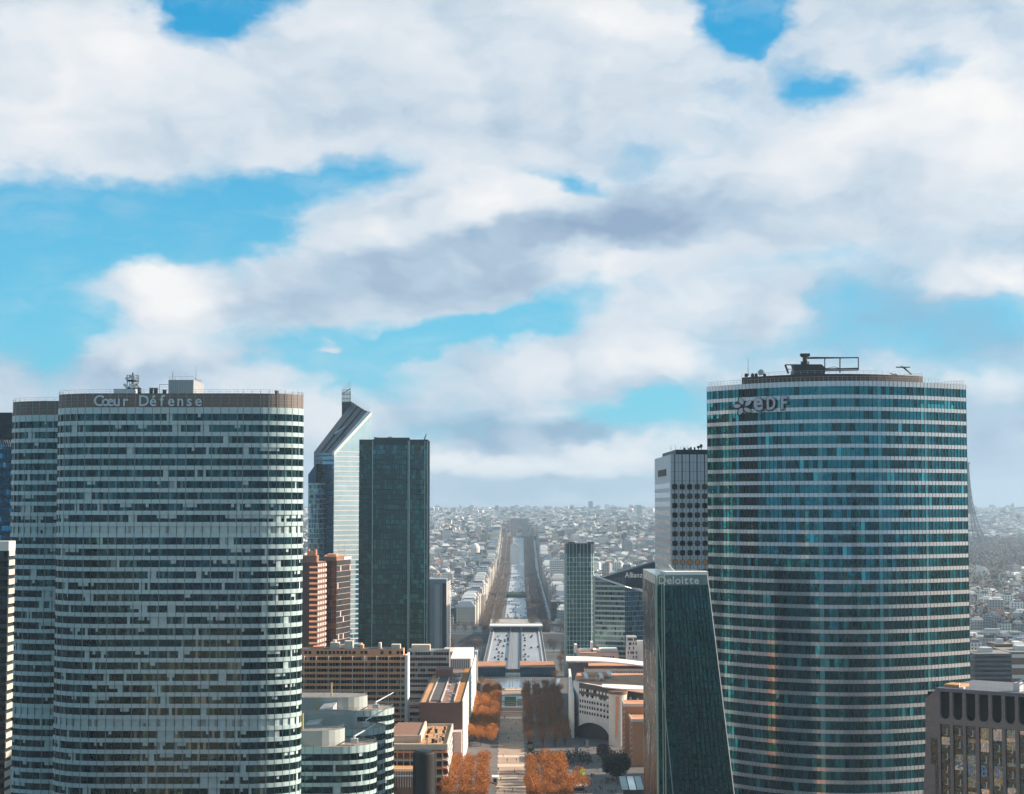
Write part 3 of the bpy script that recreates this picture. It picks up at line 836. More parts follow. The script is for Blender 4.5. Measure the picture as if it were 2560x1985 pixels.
# --- far-left blue tower and the striped tower below it
Y = 760; zt = P(10, 1030, Y).z
th = thing('blue_office_tower', 'dark blue office tower cut off by the left edge, behind the curved slabs', 'office tower', (X(5, Y), Y + 15, 0))
pl = polyplan(rect(-130, 33, Y, 34, 1200), 1.6)
facade(th, pl, rows(zt - 14, 3.9, .55, 0), -5, zt - 12, m_navy, [g_skyd, g_skyb], mixpane(.7, .3), joints=(1, .1, .05, m_navyd), seed=21)
b = MB(); b.prism(rect(-130, 33, Y + .3, 33, 1200), zt - 12, zt - 6); b.prism(rect(-130, 36, Y - .6, 35, 1200), zt - 6, zt - 1.5)
b.prism([(X(-130, Y), Y + 4), (X(20, Y), Y + 4), (X(20, Y), Y + 28), (X(-130, Y), Y + 28)], zt - 1.5, zt)
b.build('crown', m_navyd, th)
b = MB()
for k in range(22):
    x_ = X(-60 + k * 4.4, Y); b.tube((x_, Y - .5, zt - 15), (x_ + .5, Y - .5, zt - 12), .1, 4)
b.build('crown_bracket_row', m_white2, th)
Y = 560; zt = P(10, 1353, Y).z
th = thing('striped_tower', 'dark tower at the left edge with a white roof band and stepped white corner', 'office tower', (X(0, Y), Y + 12, 0))
xe = X(15, Y, 1700)
pl = polyplan([(X(-140, Y), Y), (xe, Y), (xe, Y + 6.7), (X(-140, Y), Y + 6.7)], 1.4)
facade(th, pl, rows(zt - 3.2, 3.02, .62, 0), -2, zt - 3, mat('charcoal_panel', (0.02, 0.026, 0.03), .5, 0, .3, .3), [g_black, g_dark, g_mid], mixpane(.7, .2, .1), seed=22)
b = MB(); b.prism([(X(-140, Y), Y - .4), (xe + .3, Y - .4), (xe + .3, Y + 6.9), (X(-140, Y), Y + 6.9)], zt - 3, zt); b.build('parapet', m_snow, th)
b = MB()
for s_, h_ in rows(zt - 3.2, 3.02, .5, 0):
    b.box(xe + .02, xe + .35, Y + .1, Y + 6.6, s_, h_ + .3)
b.build('corner_panel_column', mat('corner_panel', (0.50, 0.47, 0.43), .7, 0, .1, .3), th)

# --- spired glass tower
th = thing('spired_glass_tower', 'pale blue glass tower with a slanted roof ending in spires', 'office tower', tuple(P(855, 1262, 1270)) )
W[th.name] = Vector(th.location)
Ya, Yc_, Yb, Yd = 1278, 1250, 1272, 1312
A, C, B_, D = X(785, Ya, 1130), X(835, Yc_, 1130), X(927, Yb, 1050), X(876, Yd, 1010)
zA, zC, zB, zD = P(785, 1130, Ya).z, P(835, 1132, Yc_).z, P(927, 1031, Yb).z, P(876, 1012, Yd).z
def face_rows(th, p0, p1, z0_, zl, zr, dz, frac, mats, pane, step, nm='window_band', seed=3, wallm=None, off=.12):
    """floor bands on one straight face whose top edge slopes from zl to zr"""
    rr = random.Random(seed)
    a, b_ = Vector(p0), Vector(p1); d = (b_ - a); Ln = d.length; d.normalize(); nn = Vector((d.y, -d.x)) * off
    k = 0; top = max(zl, zr)
    while top - (k + 1) * dz > z0_:
        h_ = top - k * dz - .3; s_ = h_ - dz * frac; k += 1
        g = MB(); n_ = max(1, round(Ln / step))
        for i in range(n_):
            t0, t1 = i / n_, (i + 1) / n_
            lim0, lim1 = zl + (zr - zl) * t0 - .5, zl + (zr - zl) * t1 - .5
            h0, h1 = min(h_, lim0), min(h_, lim1)
            if h0 <= s_ + .05 and h1 <= s_ + .05: continue
            h0, h1 = max(h0, s_ + .02), max(h1, s_ + .02)
            q0, q1 = a + d * (Ln * t0 + .05) + nn, a + d * (Ln * t1 - .05) + nn
            g.face([(q0.x, q0.y, s_), (q1.x, q1.y, s_), (q1.x, q1.y, h1), (q0.x, q0.y, h0)], pane(k, i, rr))
        if g.f: g.build(nm, mats, th)
b = MB()
b.prism([(A, Ya), (C, Yc_), (B_, Yb), (D, Yd)], -25, [zA, zC, zB, zD], 0, 1)
b.build('shaft', [m_navy, mat('sloped_roof', (0.022, 0.042, 0.065), .4, .3, .2, .1)], th)
p1 = lambda k, i, rr: 0 if rr.random() < .92 else 1
face_rows(th, (C, Yc_), (B_, Yb), 0, zC, zB, 3.5, .99, [g_sky, g_skyb], lambda k, i, rr: 1 if (k % 50 > 44 and rr.random() < .75) or (i > 17 and k > 30) else 0, 1.1, seed=4)
b = MB(); d_ = Vector((B_ - C, Yb - Yc_, 0)).normalized(); nn_ = Vector((d_.y, -d_.x, 0)) * .2
for k in range(8, 62):
    zz = zB - .3 - k * 3.5
    t0 = 0 if zz < zC else (zz - zC) / (zB - zC)
    q0 = Vector((C, Yc_, 0)).lerp(Vector((B_, Yb, 0)), t0) + nn_; q1 = Vector((B_, Yb, 0)) + nn_
    b.face([(q0.x, q0.y, zz - 1.0), (q1.x, q1.y, zz - 1.0), (q1.x, q1.y, zz), (q0.x, q0.y, zz)])
b.build('spandrel_band_set', m_white2, th)
face_rows(th, (A, Ya), (C, Yc_), 0, zA, zC, 3.5, .62, [g_skyd, g_skyb], lambda k, i, rr: 1 if i > 10 else 0, 1.3, seed=5)
b = MB()   # bright coping along the slope, then the dark roof ridge
e0, e1 = Vector((C, Yc_, zC)), Vector((B_, Yb, zB))
b.hexa([e0 + Vector((-1.5, 2, -2)), e0 + Vector((.2, -.4, -2)), e1 + Vector((.6, -.4, -2)), e1 + Vector((-3, 2, -2)), e0 + Vector((-1.5, 2, .6)), e0 + Vector((.2, -.4, .6)), e1 + Vector((.6, -.4, .6)), e1 + Vector((-3, 2, .6))])
b.build('roof_coping', m_snow, th)
b = MB(); u0, u1 = Vector((A, Ya, zA)), Vector((D, Yd, zD))
for t in (.33, .6):
    q0, q1 = u0.lerp(e0, t), u1.lerp(e1, t); b.tube(q0 + Vector((0, 0, .3)), q1 + Vector((0, 0, .3)), .45, 6)
b.build('roof_rail', m_steel, th)
b = MB(); c0, c1 = P(870, 1064, 1285), P(838, 1084, 1268); b.tube(c0, c1, .8, 6); b.tube(P(868, 1070, 1285), P(876, 1058, 1285), 1.6, 8); b.tube(c0, P(858, 1075, 1280), 1.0, 6); b.build('roof_crane', m_white2, th)
b = MB(); xa, xb = X(855, 1318, 1000), X(876.5, 1314, 1000)
b.prism([(xa, 1318), (xb, 1313), (xb, 1330), (xa, 1330)], P(0, 1075, 1315).z, P(0, 1004, 1315).z)
b.prism([(xb, 1312), (X(921, 1274, 1030), 1276), (X(921, 1274, 1030), 1279), (xb, 1316)], P(0, 1060, 1290).z - 20, [P(0, 1003, 1313).z, P(0, 1032, 1276).z, P(0, 1032, 1279).z, P(0, 1003, 1316).z])
b.build('crown_wall', [m_navy], th)
b = MB()
for k in range(11):
    t = k / 10; x_ = xa + (xb - xa) * t; y_ = 1317.7 - 5 * t
    b.tube((x_, y_, P(0, 1070, 1316).z), (x_, y_, P(0, 968 - 16 * t - (k % 2) * 3, 1316).z), .16, 4, r1=.05)
for k in range(12):
    t = k / 11; x_ = xb + (X(921, 1274, 1030) - xb) * t; y_ = 1312 - 36 * t; zz = P(0, 1003 + 29 * t, 1313 - 36 * t).z
    b.tube((x_, y_, zz - 1), (x_, y_, zz + 5.5), .12, 4, r1=.04)
for k in range(7):
    t = k / 6; x_ = xa + (xb - xa) * t
    b.tube((x_, 1318.5 - 5 * t, P(0, 1010, 1316).z), (x_, 1318.5 - 5 * t, P(0, 978, 1316).z), .3, 4)
b.build('spire_row', m_navy, th)
b = MB()
for t in range(9): 
    zz = P(0, 975 + t * 11, 1316).z; b.tube((xa, 1317.7, zz), (xb, 1312.7, zz), .25, 4)
b.tube((xa, 1317.7, P(0, 985, 1316).z), (xb, 1312.7, P(0, 972, 1316).z), .25, 4)
b.build('crown_rail', m_steel, th)
cyl_pts = resample([(X(768, 1262), 1275)] + [(X(790, 1255) + 6.6 * math.cos(pi + pi * k / 12), 1262 + 7 * math.sin(pi + pi * k / 12)) for k in range(13)] + [(X(812, 1262), 1275)], .9)
zc = P(0, 1208, 1255).z
facade(th, cyl_pts, rows(zc - 1, 3.5, .85, -10), -20, zc, m_white, [g_silver, g_mid, g_skyd], lambda k, i, rr: (0, 0) if rr.random() < .6 else ((1, 1) if rr.random() < .7 else (2, 2)), bandname='bay_window_band', wallname='bay_wall', seed=8)
b = MB(); b.prism([(X(770, 1262), 1262), (X(790, 1262), 1260), (X(790, 1262), 1278), (X(770, 1262), 1278)], zc - 2, [P(0, 1186, 1262).z, P(0, 1160, 1262).z, P(0, 1160, 1278).z, P(0, 1186, 1278).z]); b.build('shoulder', g_skyd, th)

# --- black-green cross-shaped tower
Y = 1190; zt = P(980, 1098, Y).z
th = thing('green_black_tower', 'dark green glass tower with pale vertical edge strips, tallest beside the spired one', 'office tower', (X(980, Y), Y + 20, -10))
x = lambda p_: X(p_, Y, 1300)
pc = [(x(896), Y + 5), (x(931), Y + 5), (x(931), Y), (x(1022), Y), (x(1024), Y + 5), (x(1067), Y + 5), (x(1067), Y + 38), (x(896), Y + 38)]
pl = polyplan(pc, 1.15)
def cbp(k, i, rr):
    u = rr.random()
    pat = .10 + .38 * (math.sin(k * 1.7) * .5 + .5) * (1 if i > 10 else .35)
    return (1, 1) if u < pat * .8 else (0, 0)
facade(th, pl, rows(zt - 4, 3.35, .86, -20), -25, zt, mat('green_black_frame', (0.003, 0.036, 0.048), .35, .75), [g_green, g_greenl], cbp, joints=(1, .16, .12, mat('green_black_fin', (0.004, 0.042, 0.054), .35, .75)), recess=.1, seed=31, roof=m_roofdark)
b = MB()
for p_, yy, w_ in ((931, Y, .45), (1020, Y, .45), (1023, Y, .45), (1061, Y + 5, .35), (1067, Y + 5, .35)):
    b.box(x(p_) - w_ / 2, x(p_) + w_ / 2, yy - .5, yy, -20, zt - 1)
b.build('edge_strip_set', m_fin, th)
for p_ in (911, 1039):
    for q in (1110, 1126):
        b = MB(); b.box(x(p_), x(p_ + 12), Y + (4.6 if p_ < 1000 else 4.6), Y + 4.9, P(0, q + 12, Y).z, P(0, q, Y).z); b.build('roof_louvre', m_steel, th)
b = MB(); b.box(x(934), x(1022), Y + 2, Y + 14, zt - .5, zt + 1.2); b.build('roof_kerb', m_steel, th)
for a, c_, h_, mm in ((932, 940, 5, m_white2), (968, 978, 6, m_snow), (954, 958, 4, m_steel)):
    t2 = thing('roof_plant_box', {932: 'low pale plant box at the left end of the dark green tower roof', 968: 'white plant box near the middle of the dark green tower roof', 954: 'small dark plant box between the pale ones on the dark green tower'}[a], 'plant box', (x(a), Y + 8, zt), 'plant boxes on the dark green roof')
    b = MB(); b.box(x(a), x(c_), Y + 6, Y + 10, zt + 1, P(0, 1098 - h_, Y).z); b.build('casing', mm, t2)
    b = MB(); b.box(x(a) - .2, x(c_) + .2, Y + 5.8, Y + 10.2, P(0, 1098 - h_, Y).z, P(0, 1098 - h_, Y).z + .3); b.build('lid', m_galv, t2)
b = MB(); b.tube((x(1058), Y + 6, zt - 1), (x(1064), Y + 6, P(0, 1084, Y).z), .55, 6, r1=.3); b.build('davit_mast', m_steel, th)

# --- grey slab with white sawtooth edge
Y = 1330; zt = P(0, 1448, Y).z; x = lambda p_: X(p_, Y, 1500)
th = thing('sawtooth_slab', 'blue-grey panelled slab with a white sawtooth edge, right of the dark green tower', 'office tower', (x(1095), Y + 12, -14))
b = MB(); b.prism([(x(1040), Y), (x(1116), Y), (x(1116), Y + 24), (x(1040), Y + 24)], -16, zt); b.build('shaft', m_greyb, th)
for a, c_, mm in ((1068, 1076, m_slate), (1087, 1099, m_galv), (1106, 1116, m_navyd)):
    b = MB(); b.box(x(a), x(c_), Y - .5, Y, -14, zt - 2 - (a % 5)); b.build('facade_strip', mm, th)
b = MB()
for k in range(34):
    zz = zt - 2 - k * 1.75
    b.hexa([(x(1116), Y, zz - 1.5), (x(1124), Y + 4, zz - .2), (x(1124), Y + 22, zz - .2), (x(1116), Y + 22, zz - 1.5), (x(1116), Y, zz - .9), (x(1124), Y + 4, zz + .6), (x(1124), Y + 22, zz + .6), (x(1116), Y + 22, zz - .9)])
b.build('sawtooth_blind_stack', m_snow, th)
b = MB()
for k in range(9): b.tube((x(1068 + k * 5.5), Y, zt), (x(1074 + k * 5.5), Y + 2, zt + 3), .2, 4)
b.build('roof_brace_row', m_white2, th)

# --- brown tower: lit balcony part and bronze part
Y = 1000; x = lambda p_: X(p_, Y, 1500); zt = P(0, 1405, Y).z
th = thing('balcony_tower', 'brown tower with orange sunlit balconies stacked along its right side', 'apartment tower', (x(785), Y + 8, 0))
b = MB(); b.prism([(x(730), Y), (x(793), Y), (x(806), Y + 18), (x(730), Y + 18)], -2, zt, 0, 1); b.build('wall', [mat('dark_brown_wall', (0.10, 0.05, 0.045), .8, 0, .2, .4), m_orange2], th)
b = MB(); b.box(x(745), x(790), Y + 2, Y + 14, zt, zt + 3.6); b.build('penthouse', m_brick, th)
for k in range(16):
    zz = zt - 3.4 - k * 3.05
    b = MB(); b.hexa([(x(774), Y - 1.9, zz), (x(793), Y - .1, zz), (x(793), Y, zz), (x(774), Y, zz), (x(774), Y - 1.9, zz + 1.1), (x(793), Y - .1, zz + 1.1), (x(793), Y, zz + 1.1), (x(774), Y, zz + 1.1)])
    b.build('balcony', m_orange, th)
a_, c_ = Vector((x(793), Y)), Vector((x(806), Y + 18)); d_ = (c_ - a_).normalized(); n_ = Vector((d_.y, -d_.x))
for k in range(17):
    zz = zt - 1.2 - k * 3.05; b = MB()
    for i in range(4):
        q0, q1 = a_ + d_ * (1.2 + i * 5.0) + n_ * .06, a_ + d_ * (4.6 + i * 5.0) + n_ * .06
        b.face([(q0.x, q0.y, zz - 1.7), (q1.x, q1.y, zz - 1.7), (q1.x, q1.y, zz), (q0.x, q0.y, zz)])
    b.build('window_row', m_pinkc, th)
b = MB()
for (px, hh) in ((768, 3), (777, 2.4), (786, 3)): b.cyl(x(px), Y + 5, zt + 3, zt + 4 + hh, .8, 8)
b.build('chimney_row', m_orange, th)
Y = 1026; x = lambda p_: X(p_, Y, 1500); zt = P(0, 1391, Y).z
th = thing('bronze_tower', 'bronze glass tower with thin pale floor lines, right of the balcony tower', 'office tower', (x(842), Y + 10, 0))
e = [(x(808), Y), (x(841), Y - 1), (X(875.5, Y + 22, 1500), Y + 22), (X(815, Y + 34), Y + 34)]
b = MB(); b.prism(e, -2, zt, 0, 1); b.build('wall', [m_brick, m_orange2], th)
face_rows(th, e[0], e[1], 0, zt - 2, zt - 2, 3.3, .95, [g_brown, mat('rust_panel', (0.22, 0.075, 0.02), .5, 0, .2, .3)], lambda k, i, rr: 1 if (k in (12,) and i > 0) or rr.random() < .07 else 0, 1.2, seed=61)
face_rows(th, e[1], e[2], 0, zt - 2, zt - 2, 3.3, .93, [g_brown2, m_pinkc, g_mid], lambda k, i, rr: 1 if rr.random() < .03 else (2 if rr.random() < .18 else 0), 1.6, seed=62)
b = MB(); d_ = (Vector(e[2]) - Vector(e[1])).normalized(); n_ = Vector((d_.y, -d_.x)) * .2; q0 = Vector(e[1]) + n_; q1 = Vector(e[2]) + n_
for k in range(20):
    zz = zt - 2 - k * 3.3
    b.face([(q0.x, q0.y, zz - .16), (q1.x, q1.y, zz - .16), (q1.x, q1.y, zz), (q0.x, q0.y, zz)])
b.build('floor_line_set', m_pinkc, th)
q0, q1 = Vector(e[1]).lerp(Vector(e[2]), .5) + n_ * 2, Vector(e[2]) + n_ * 2
b = MB(); b.hexa([(q0.x, q0.y, zt - 2.2), (q1.x, q1.y, zt - 2.2), (q1.x, q1.y + .5, zt - 2.2), (q0.x, q0.y + .5, zt - 2.2), (q0.x, q0.y, zt - .6), (q1.x, q1.y, zt - .6), (q1.x, q1.y + .5, zt - .6), (q0.x, q0.y + .5, zt - .6)]); b.build('roof_sign', m_snow, th)
b = MB()
for px in (848, 864): b.tube((X(px, Y + 8), Y + 8, zt), (X(px, Y + 8), Y + 8, P(0, 1364, Y).z), .28, 5)
b.tube((X(848, Y + 8), Y + 8, P(0, 1378, Y).z), (X(864, Y + 8), Y + 8, P(0, 1378, Y).z), .25, 5); b.build('antenna_frame', m_snow, th)
b = MB(); b.box(x(815), x(838), Y + 4, Y + 16, zt, zt + 1.2); b.build('roof_hatch', m_orange, th)

# --- orange balcony apartments and their neighbours on the left of the esplanade
def balcony_block(name, label, px0, px1, pyt, Y, d, nfl, dz, wm, bands=True, seed=1, cat='apartment block', zt=None, bay=6.3):
    x0, x1 = X(px0, Y, 1700), X(px1, Y, 1700); zt = P((px0 + px1) / 2, pyt, Y).z if zt is None else zt
    th = thing(name, label, cat, ((x0 + x1) / 2, Y + d / 2, 0)); rr = random.Random(seed)
    b = MB(); b.box(x0, x1, Y, Y + d, -8, zt, 0, top=1); b.build('wall', [wm, m_roofgrey], th)
    fi = 0
    while zt - (fi + 1) * dz > -2 and fi < nfl:
        h_ = zt - fi * dz - .5; s_ = h_ - dz * .55; fi += 1
        b = MB(); n = max(2, round((x1 - x0) / 1.5))
        for i in range(n):
            a, c = x0 + (x1 - x0) * i / n + .08, x0 + (x1 - x0) * (i + 1) / n - .08
            u = rr.random()
            b.face([(a, Y - .05, s_), (c, Y - .05, s_), (c, Y - .05, h_), (a, Y - .05, h_)], 0 if u < .78 else 1 if u < .93 else 2)
        b.build('window_row', [g_black, g_mid, m_blind2], th)
        if bands:
            b = MB(); b.box(x0 - .2, x1 + .1, Y - 1.1, Y - .06, s_ - dz * .40, s_ - .02)
            b.build('balcony_band', wm, th)
    if bands:
        b = MB(); k = x0
        while k < x1 + .1:
            b.box(k - .16, k + .16, Y - 1.25, Y - .06, zt - fi * dz, zt); k += bay
        b.build('divider_wall_set', m_cream, th)
    return th, x0, x1, zt
th, x0, x1, zt = balcony_block('orange_apartment_block', 'long orange apartment block with stacked balcony bands behind the low round blocks', 730, 1012, 1640, 925, 16, 13, 3.0, m_orange, seed=71)
b = MB(); b.box(x0 + 3, x1 - 1, 928, 938, zt, zt + 3.4, 0, top=1); b.build('setback_storey', [m_orange, m_roofdark], th)
b = MB()
for k in range(26):
    a = x0 + 6 + k * 2.1
    if R.random() < .55: b.face([(a, 927.9, zt + .8), (a + 1.5, 927.9, zt + .8), (a + 1.5, 927.9, zt + 2.4), (a, 927.9, zt + 2.4)])
b.build('window_row', g_black, th)
b = MB(); b.box(x1, x1 + 1.6, 924, 941.5, -2, zt + .5); b.build('gable_wall', m_snow, th)
for a, w_, h_ in ((828, 22, 3.2), (864, 20, 4), (902, 8, 2), (785, 26, 1.2), (948, 6, 3), (980, 22, 2.2)):
    b = MB(); b.box(X(a, 930), X(a + w_, 930), 929, 935, zt + 3.4, zt + 3.4 + h_); b.build('roof_box', m_orange if a % 4 else m_cream, th)
railing(th, [(x0 + 3, 928.2), (x1 - 1, 928.2)], zt + 3.4, 1.1, 2.0, closed=False)
b = MB(); b.cyl(X(902, 930), 932, zt + 5, zt + 6.2, 1.2, 12); b.cyl(X(838, 930), 932, zt + 6.5, zt + 8, 1, 10); b.build('tank', m_cream, th)

th, x0, x1, zt = balcony_block('pink_apartment_block', 'pinkish grey apartment block with small pale windows right of the orange one', 1018, 1122, 1628, 1010, 18, 16, 3.1, m_pinkc, bands=False, seed=72)
b = MB(); b.box(X(1030, 1015), X(1076, 1015), 1014, 1022, zt, zt + 3.2); b.build('penthouse', m_cream, th)
b = MB()
for k in range(4):
    b.box(x0 + 1, x0 + 12, 1007.5, 1010, zt - 22 - k * 4, zt - 20.2 - k * 4)
b.build('terrace_band_set', m_cream, th)

Y = 1150; x = lambda p_: X(p_, Y, 1640)
th = thing('white_terrace_block', 'bright white flat-roofed block at the head of the long sunlit facade', 'office block', (x(1140), Y, 0))
zt = P(0, 1645, Y).z
b = MB(); b.box(x(1092), x(1190), Y, Y + 60, -3, zt, 0); b.build('wall', m_snow, th)
b = MB(); b.box(x(1105), x(1165), Y + 14, Y + 48, zt, zt + 3); b.build('penthouse', m_cream, th)
b = MB(); b.box(x(1110), x(1160), Y + 13.6, Y + 13.95, zt + .8, zt + 2.3); b.build('window_row', m_slate, th)
b = MB()
for k in range(9): b.box(x(1125 + k * 5), x(1128 + k * 5), Y - .5, Y, zt - 14, zt - 1.5)
b.build('fin_row', m_slate, th)
b = MB(); b.box(x(1100), x(1108), Y + 2, Y + 8, zt, zt + 2); b.box(x(1172), x(1184), Y + 30, Y + 36, zt, zt + 2.2); b.build('roof_box', m_orange2, th)

def long_block():
    Y = 872; x0, x1 = X(1048, Y, 1800), X(1155, Y, 1800); zt = P(1100, 1757, Y).z; d = 265
    th = thing('long_brown_block', 'long brown-roofed block ending in a blank brick wall, its right side sunlit white', 'office block', ((x0 + x1) / 2, Y + d / 2, 0))
    xr = lambda y: x1 + (y - Y) * .004
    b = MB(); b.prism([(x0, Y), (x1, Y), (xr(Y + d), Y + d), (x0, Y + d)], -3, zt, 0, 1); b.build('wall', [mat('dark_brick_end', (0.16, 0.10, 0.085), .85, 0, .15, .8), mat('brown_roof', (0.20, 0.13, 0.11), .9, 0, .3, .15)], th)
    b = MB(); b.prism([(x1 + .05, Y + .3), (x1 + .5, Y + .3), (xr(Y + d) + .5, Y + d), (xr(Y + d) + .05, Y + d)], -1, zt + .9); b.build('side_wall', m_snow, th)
    for fl in range(9):
        b = MB(); zz = zt - 2.2 - fl * 3.1; i0 = 0       # one comb-shaped sheet: panes standing on a thin sill line
        st_ = [Y + 5 + k * 8.6 + q for k in range(30) for q in (0, 1.8)]
        b.v = [(xr(y) + .54, y, z_) for z_ in (zz - 1.45, zz - 1.38, zz) for y in st_]
        for k in range(59):
            b.f.append((k, k + 1, 61 + k, 60 + k)); b.m.append(0); b.c.append(None)
            if k % 2 == 0: b.f.append((60 + k, 61 + k, 121 + k, 120 + k)); b.m.append(0); b.c.append(None)
        b.build('window_row', m_slate, th)
    b = MB()
    for t, w_ in ((0.04, 4.0),): b.box(x0 + .8, x0 + 4.4, Y + 1, Y + 150, zt + .02, zt + .25)
    b.build('roof_deck', m_wood, th)
    b = MB(); b.box(x0 + 4.8, x0 + 10, Y + 6, Y + 150, zt + .02, zt + .5); b.build('roof_felt_strip', m_roofdark, th)
    b = MB()
    for xx in (x0 + 4.6, x0 + 10.4, x1 - 4.2): b.box(xx, xx + .5, Y + 1, Y + 155, zt, zt + 1.0)
    b.build('roof_upstand_set', m_pinkc, th)
    b = MB(); b.box(x1 - 3.6, x1 - .3, Y + 2, Y + 190, zt + .02, zt + .3); b.build('roof_planting', mat('rust_planting', (0.36, 0.15, 0.03), .95, 0, .5, .5), th)
    rr = random.Random(5)
    for k in range(16):
        b = MB(); xx, yy = rr.uniform(x0 + 11, x1 - 5), Y + rr.uniform(8, 150); s_ = rr.uniform(.5, 1.3)
        b.box(xx, xx + s_ * 1.4, yy, yy + s_ * 2, zt, zt + s_); b.build('skylight', m_snow if k % 2 else m_pinkc, th)
    b = MB(); b.box(x0 + 3, x0 + 12, Y + 120, Y + 135, zt, zt + 5); b.build('roof_house', m_brick, th)
    b = MB(); b.box(x1 - 12, x1 + .2, Y + 178, Y + 260, zt, zt + 6, 0); b.build('upper_storey', m_snow, th)
    b = MB()
    for k in range(9): b.box(x1 - 11.5 + k * 1.25, x1 - 11 + k * 1.25, Y + 177.6, Y + 178, zt + .5, zt + 5.5)
    b.build('louvre_set', m_slate, th)
    b = MB(); b.box(x0 - .6, x1, Y - 9, Y - .1, -1, zt - 13); b.build('lower_wall', m_pinkc, th)
    b = MB(); b.face([(x0 + 5, Y - 9.05, 4), (x0 + 5.8, Y - 9.05, 4), (x0 + 5.8, Y - 9.05, 5), (x0 + 5, Y - 9.05, 5)]); b.build('vent', m_slate, th)
long_block()

def terrace_block():
    Y = 796; x0, x1 = X(960, Y, 1900), X(1116, Y, 1900); zt = P(1100, 1866, Y).z; d = 72
    th = thing('orange_terrace_block', 'orange-brown block with a planted roof terrace beside the black cylinder', 'office block', ((x0 + x1) / 2, Y + d / 2, 0))
    b = MB(); b.box(x0, x1, Y, Y + d, -2, zt, 0, top=1); b.build('wall', [mat('rust_concrete', (0.52, 0.22, 0.085), .85, 0, .2, .3), m_wood], th)
    b = MB(); b.box(x0, x1 + 1.2, Y - .8, Y + d + 1, zt, zt + .01) if 0 else None
    for (a, c, e, f) in ((x0, x1 + .6, Y - .8, Y), (x1, x1 + .6, Y, Y + d), (x0, x1 + .6, Y + d, Y + d + .8)): b.box(a, c, e, f, zt - 1.4, zt + 1.1)
    b.build('parapet', m_cream, th)
    b = MB(); b.box(x0 + 2, x1 - 13, Y + 14, Y + d - 8, zt, zt + 2.8); b.build('courtyard_wall', m_brick, th)
    b = MB(); b.box(x1 - 12.8, x1 - 12, Y + 12, Y + d - 8, zt, zt + 3.4); b.box(x0 + 2, x1 - 12, Y + 13, Y + 13.95, zt, zt + 3.2); b.build('courtyard_coping', m_cream, th)
    rr = random.Random(8)
    for k in range(22):
        b = MB(); xx, yy = rr.uniform(x1 - 11.5, x1 - 3), Y + rr.uniform(6, d - 6); s_ = rr.uniform(.7, 1.4)
        b.box(xx, xx + s_, yy, yy + s_, zt, zt + s_ * 1.5); b.build('roof_planter', m_steel if k % 3 else m_cream, th)
    for fl in range(5):
        h_ = zt - 1.5 - fl * 3.6; b = MB()
        b.box(x0, x1 + .2, Y - 1.2, Y - .02, h_ - 1.3, h_ - .5); b.build('gallery_band', m_cream if fl % 2 else m_orange, th)
        b = MB(); k = x0
        while k < x1 - 1:
            b.face([(k + .3, Y - .05, h_ - 3.4), (k + 2.6, Y - .05, h_ - 3.4), (k + 2.6, Y - .05, h_ - 1.4), (k + .3, Y - .05, h_ - 1.4)]); k += 2.9
        b.build('window_row', g_brown, th)
    b = MB(); k = x0
    while k < x1: b.box(k, k + .35, Y - 1.0, Y - .3, -1, zt); k += 2.9
    b.build('column_row', m_cream, th)
    b = MB(); b.box(x1 + .02, x1 + .5, Y + .1, Y + d, -1, zt - 1.4); b.build('side_wall', m_snow, th)
    b = MB()
    for fl in range(5): b.box(x1 + .5, x1 + .6, Y + 3, Y + d - 3, zt - 3.4 - fl * 3.6, zt - 2 - fl * 3.6)
    b.build('side_window_set', m_slate, th)
terrace_block()
# low colonnaded pavilion in front and black cylinder
th = thing('low_pavilion', 'low colonnaded pavilion with timber terrace left of the black cylinder', 'pavilion', (X(1005, 770), 776, 0))
b = MB(); b.box(X(962, 768), X(1052, 768), 768, 784, 0, P(0, 1928, 768).z, 0, top=1); b.build('wall', [m_brick, m_wood], th)
b = MB()
for k in range(14): b.tube((X(966 + k * 6.3, 766), 766, 8), (X(966 + k * 6.3, 766), 766, P(0, 1924, 766).z), .14, 5)
b.box(X(962, 766), X(1052, 766), 765.6, 766.4, P(0, 1942, 766).z, P(0, 1939, 766).z); b.box(X(962, 766), X(1052, 766), 765.6, 766.4, P(0, 1926, 766).z, P(0, 1923, 766).z)
b.build('colonnade', m_white2, th)
Y = 660
th = thing('black_cylinder_tower', 'plain black round-topped cylinder tower standing by the trees', 'ventilation tower', (X(1062, Y), Y, 0))
b = MB(); r_ = 27.5 / F * Y; n = 28
prof = [(0, 1.0), (P(0, 1890, Y).z, 1.0), (P(0, 1883, Y).z, .985), (P(0, 1880, Y).z, .95), (P(0, 1878, Y).z, .86)]
rings = [[(X(1062, Y) + r_ * f * math.cos(2 * pi * k / n), Y + r_ * f * math.sin(2 * pi * k / n), z_) for k in range(n)] for z_, f in prof]
for q0, q1 in zip(rings, rings[1:]):
    for k in range(n): b.face([q0[k], q0[(k + 1) % n], q1[(k + 1) % n], q1[k]])
b.face(rings[-1]); b.build('shaft', mat('soot_black', (0.007, 0.008, 0.009), .7, 0, .4, .4), th)
b = MB(); b.cyl(X(1062, Y), Y, prof[-1][0] - .1, prof[-1][0] + .3, r_ * .7, 20); b.build('cap', m_navyd, th)

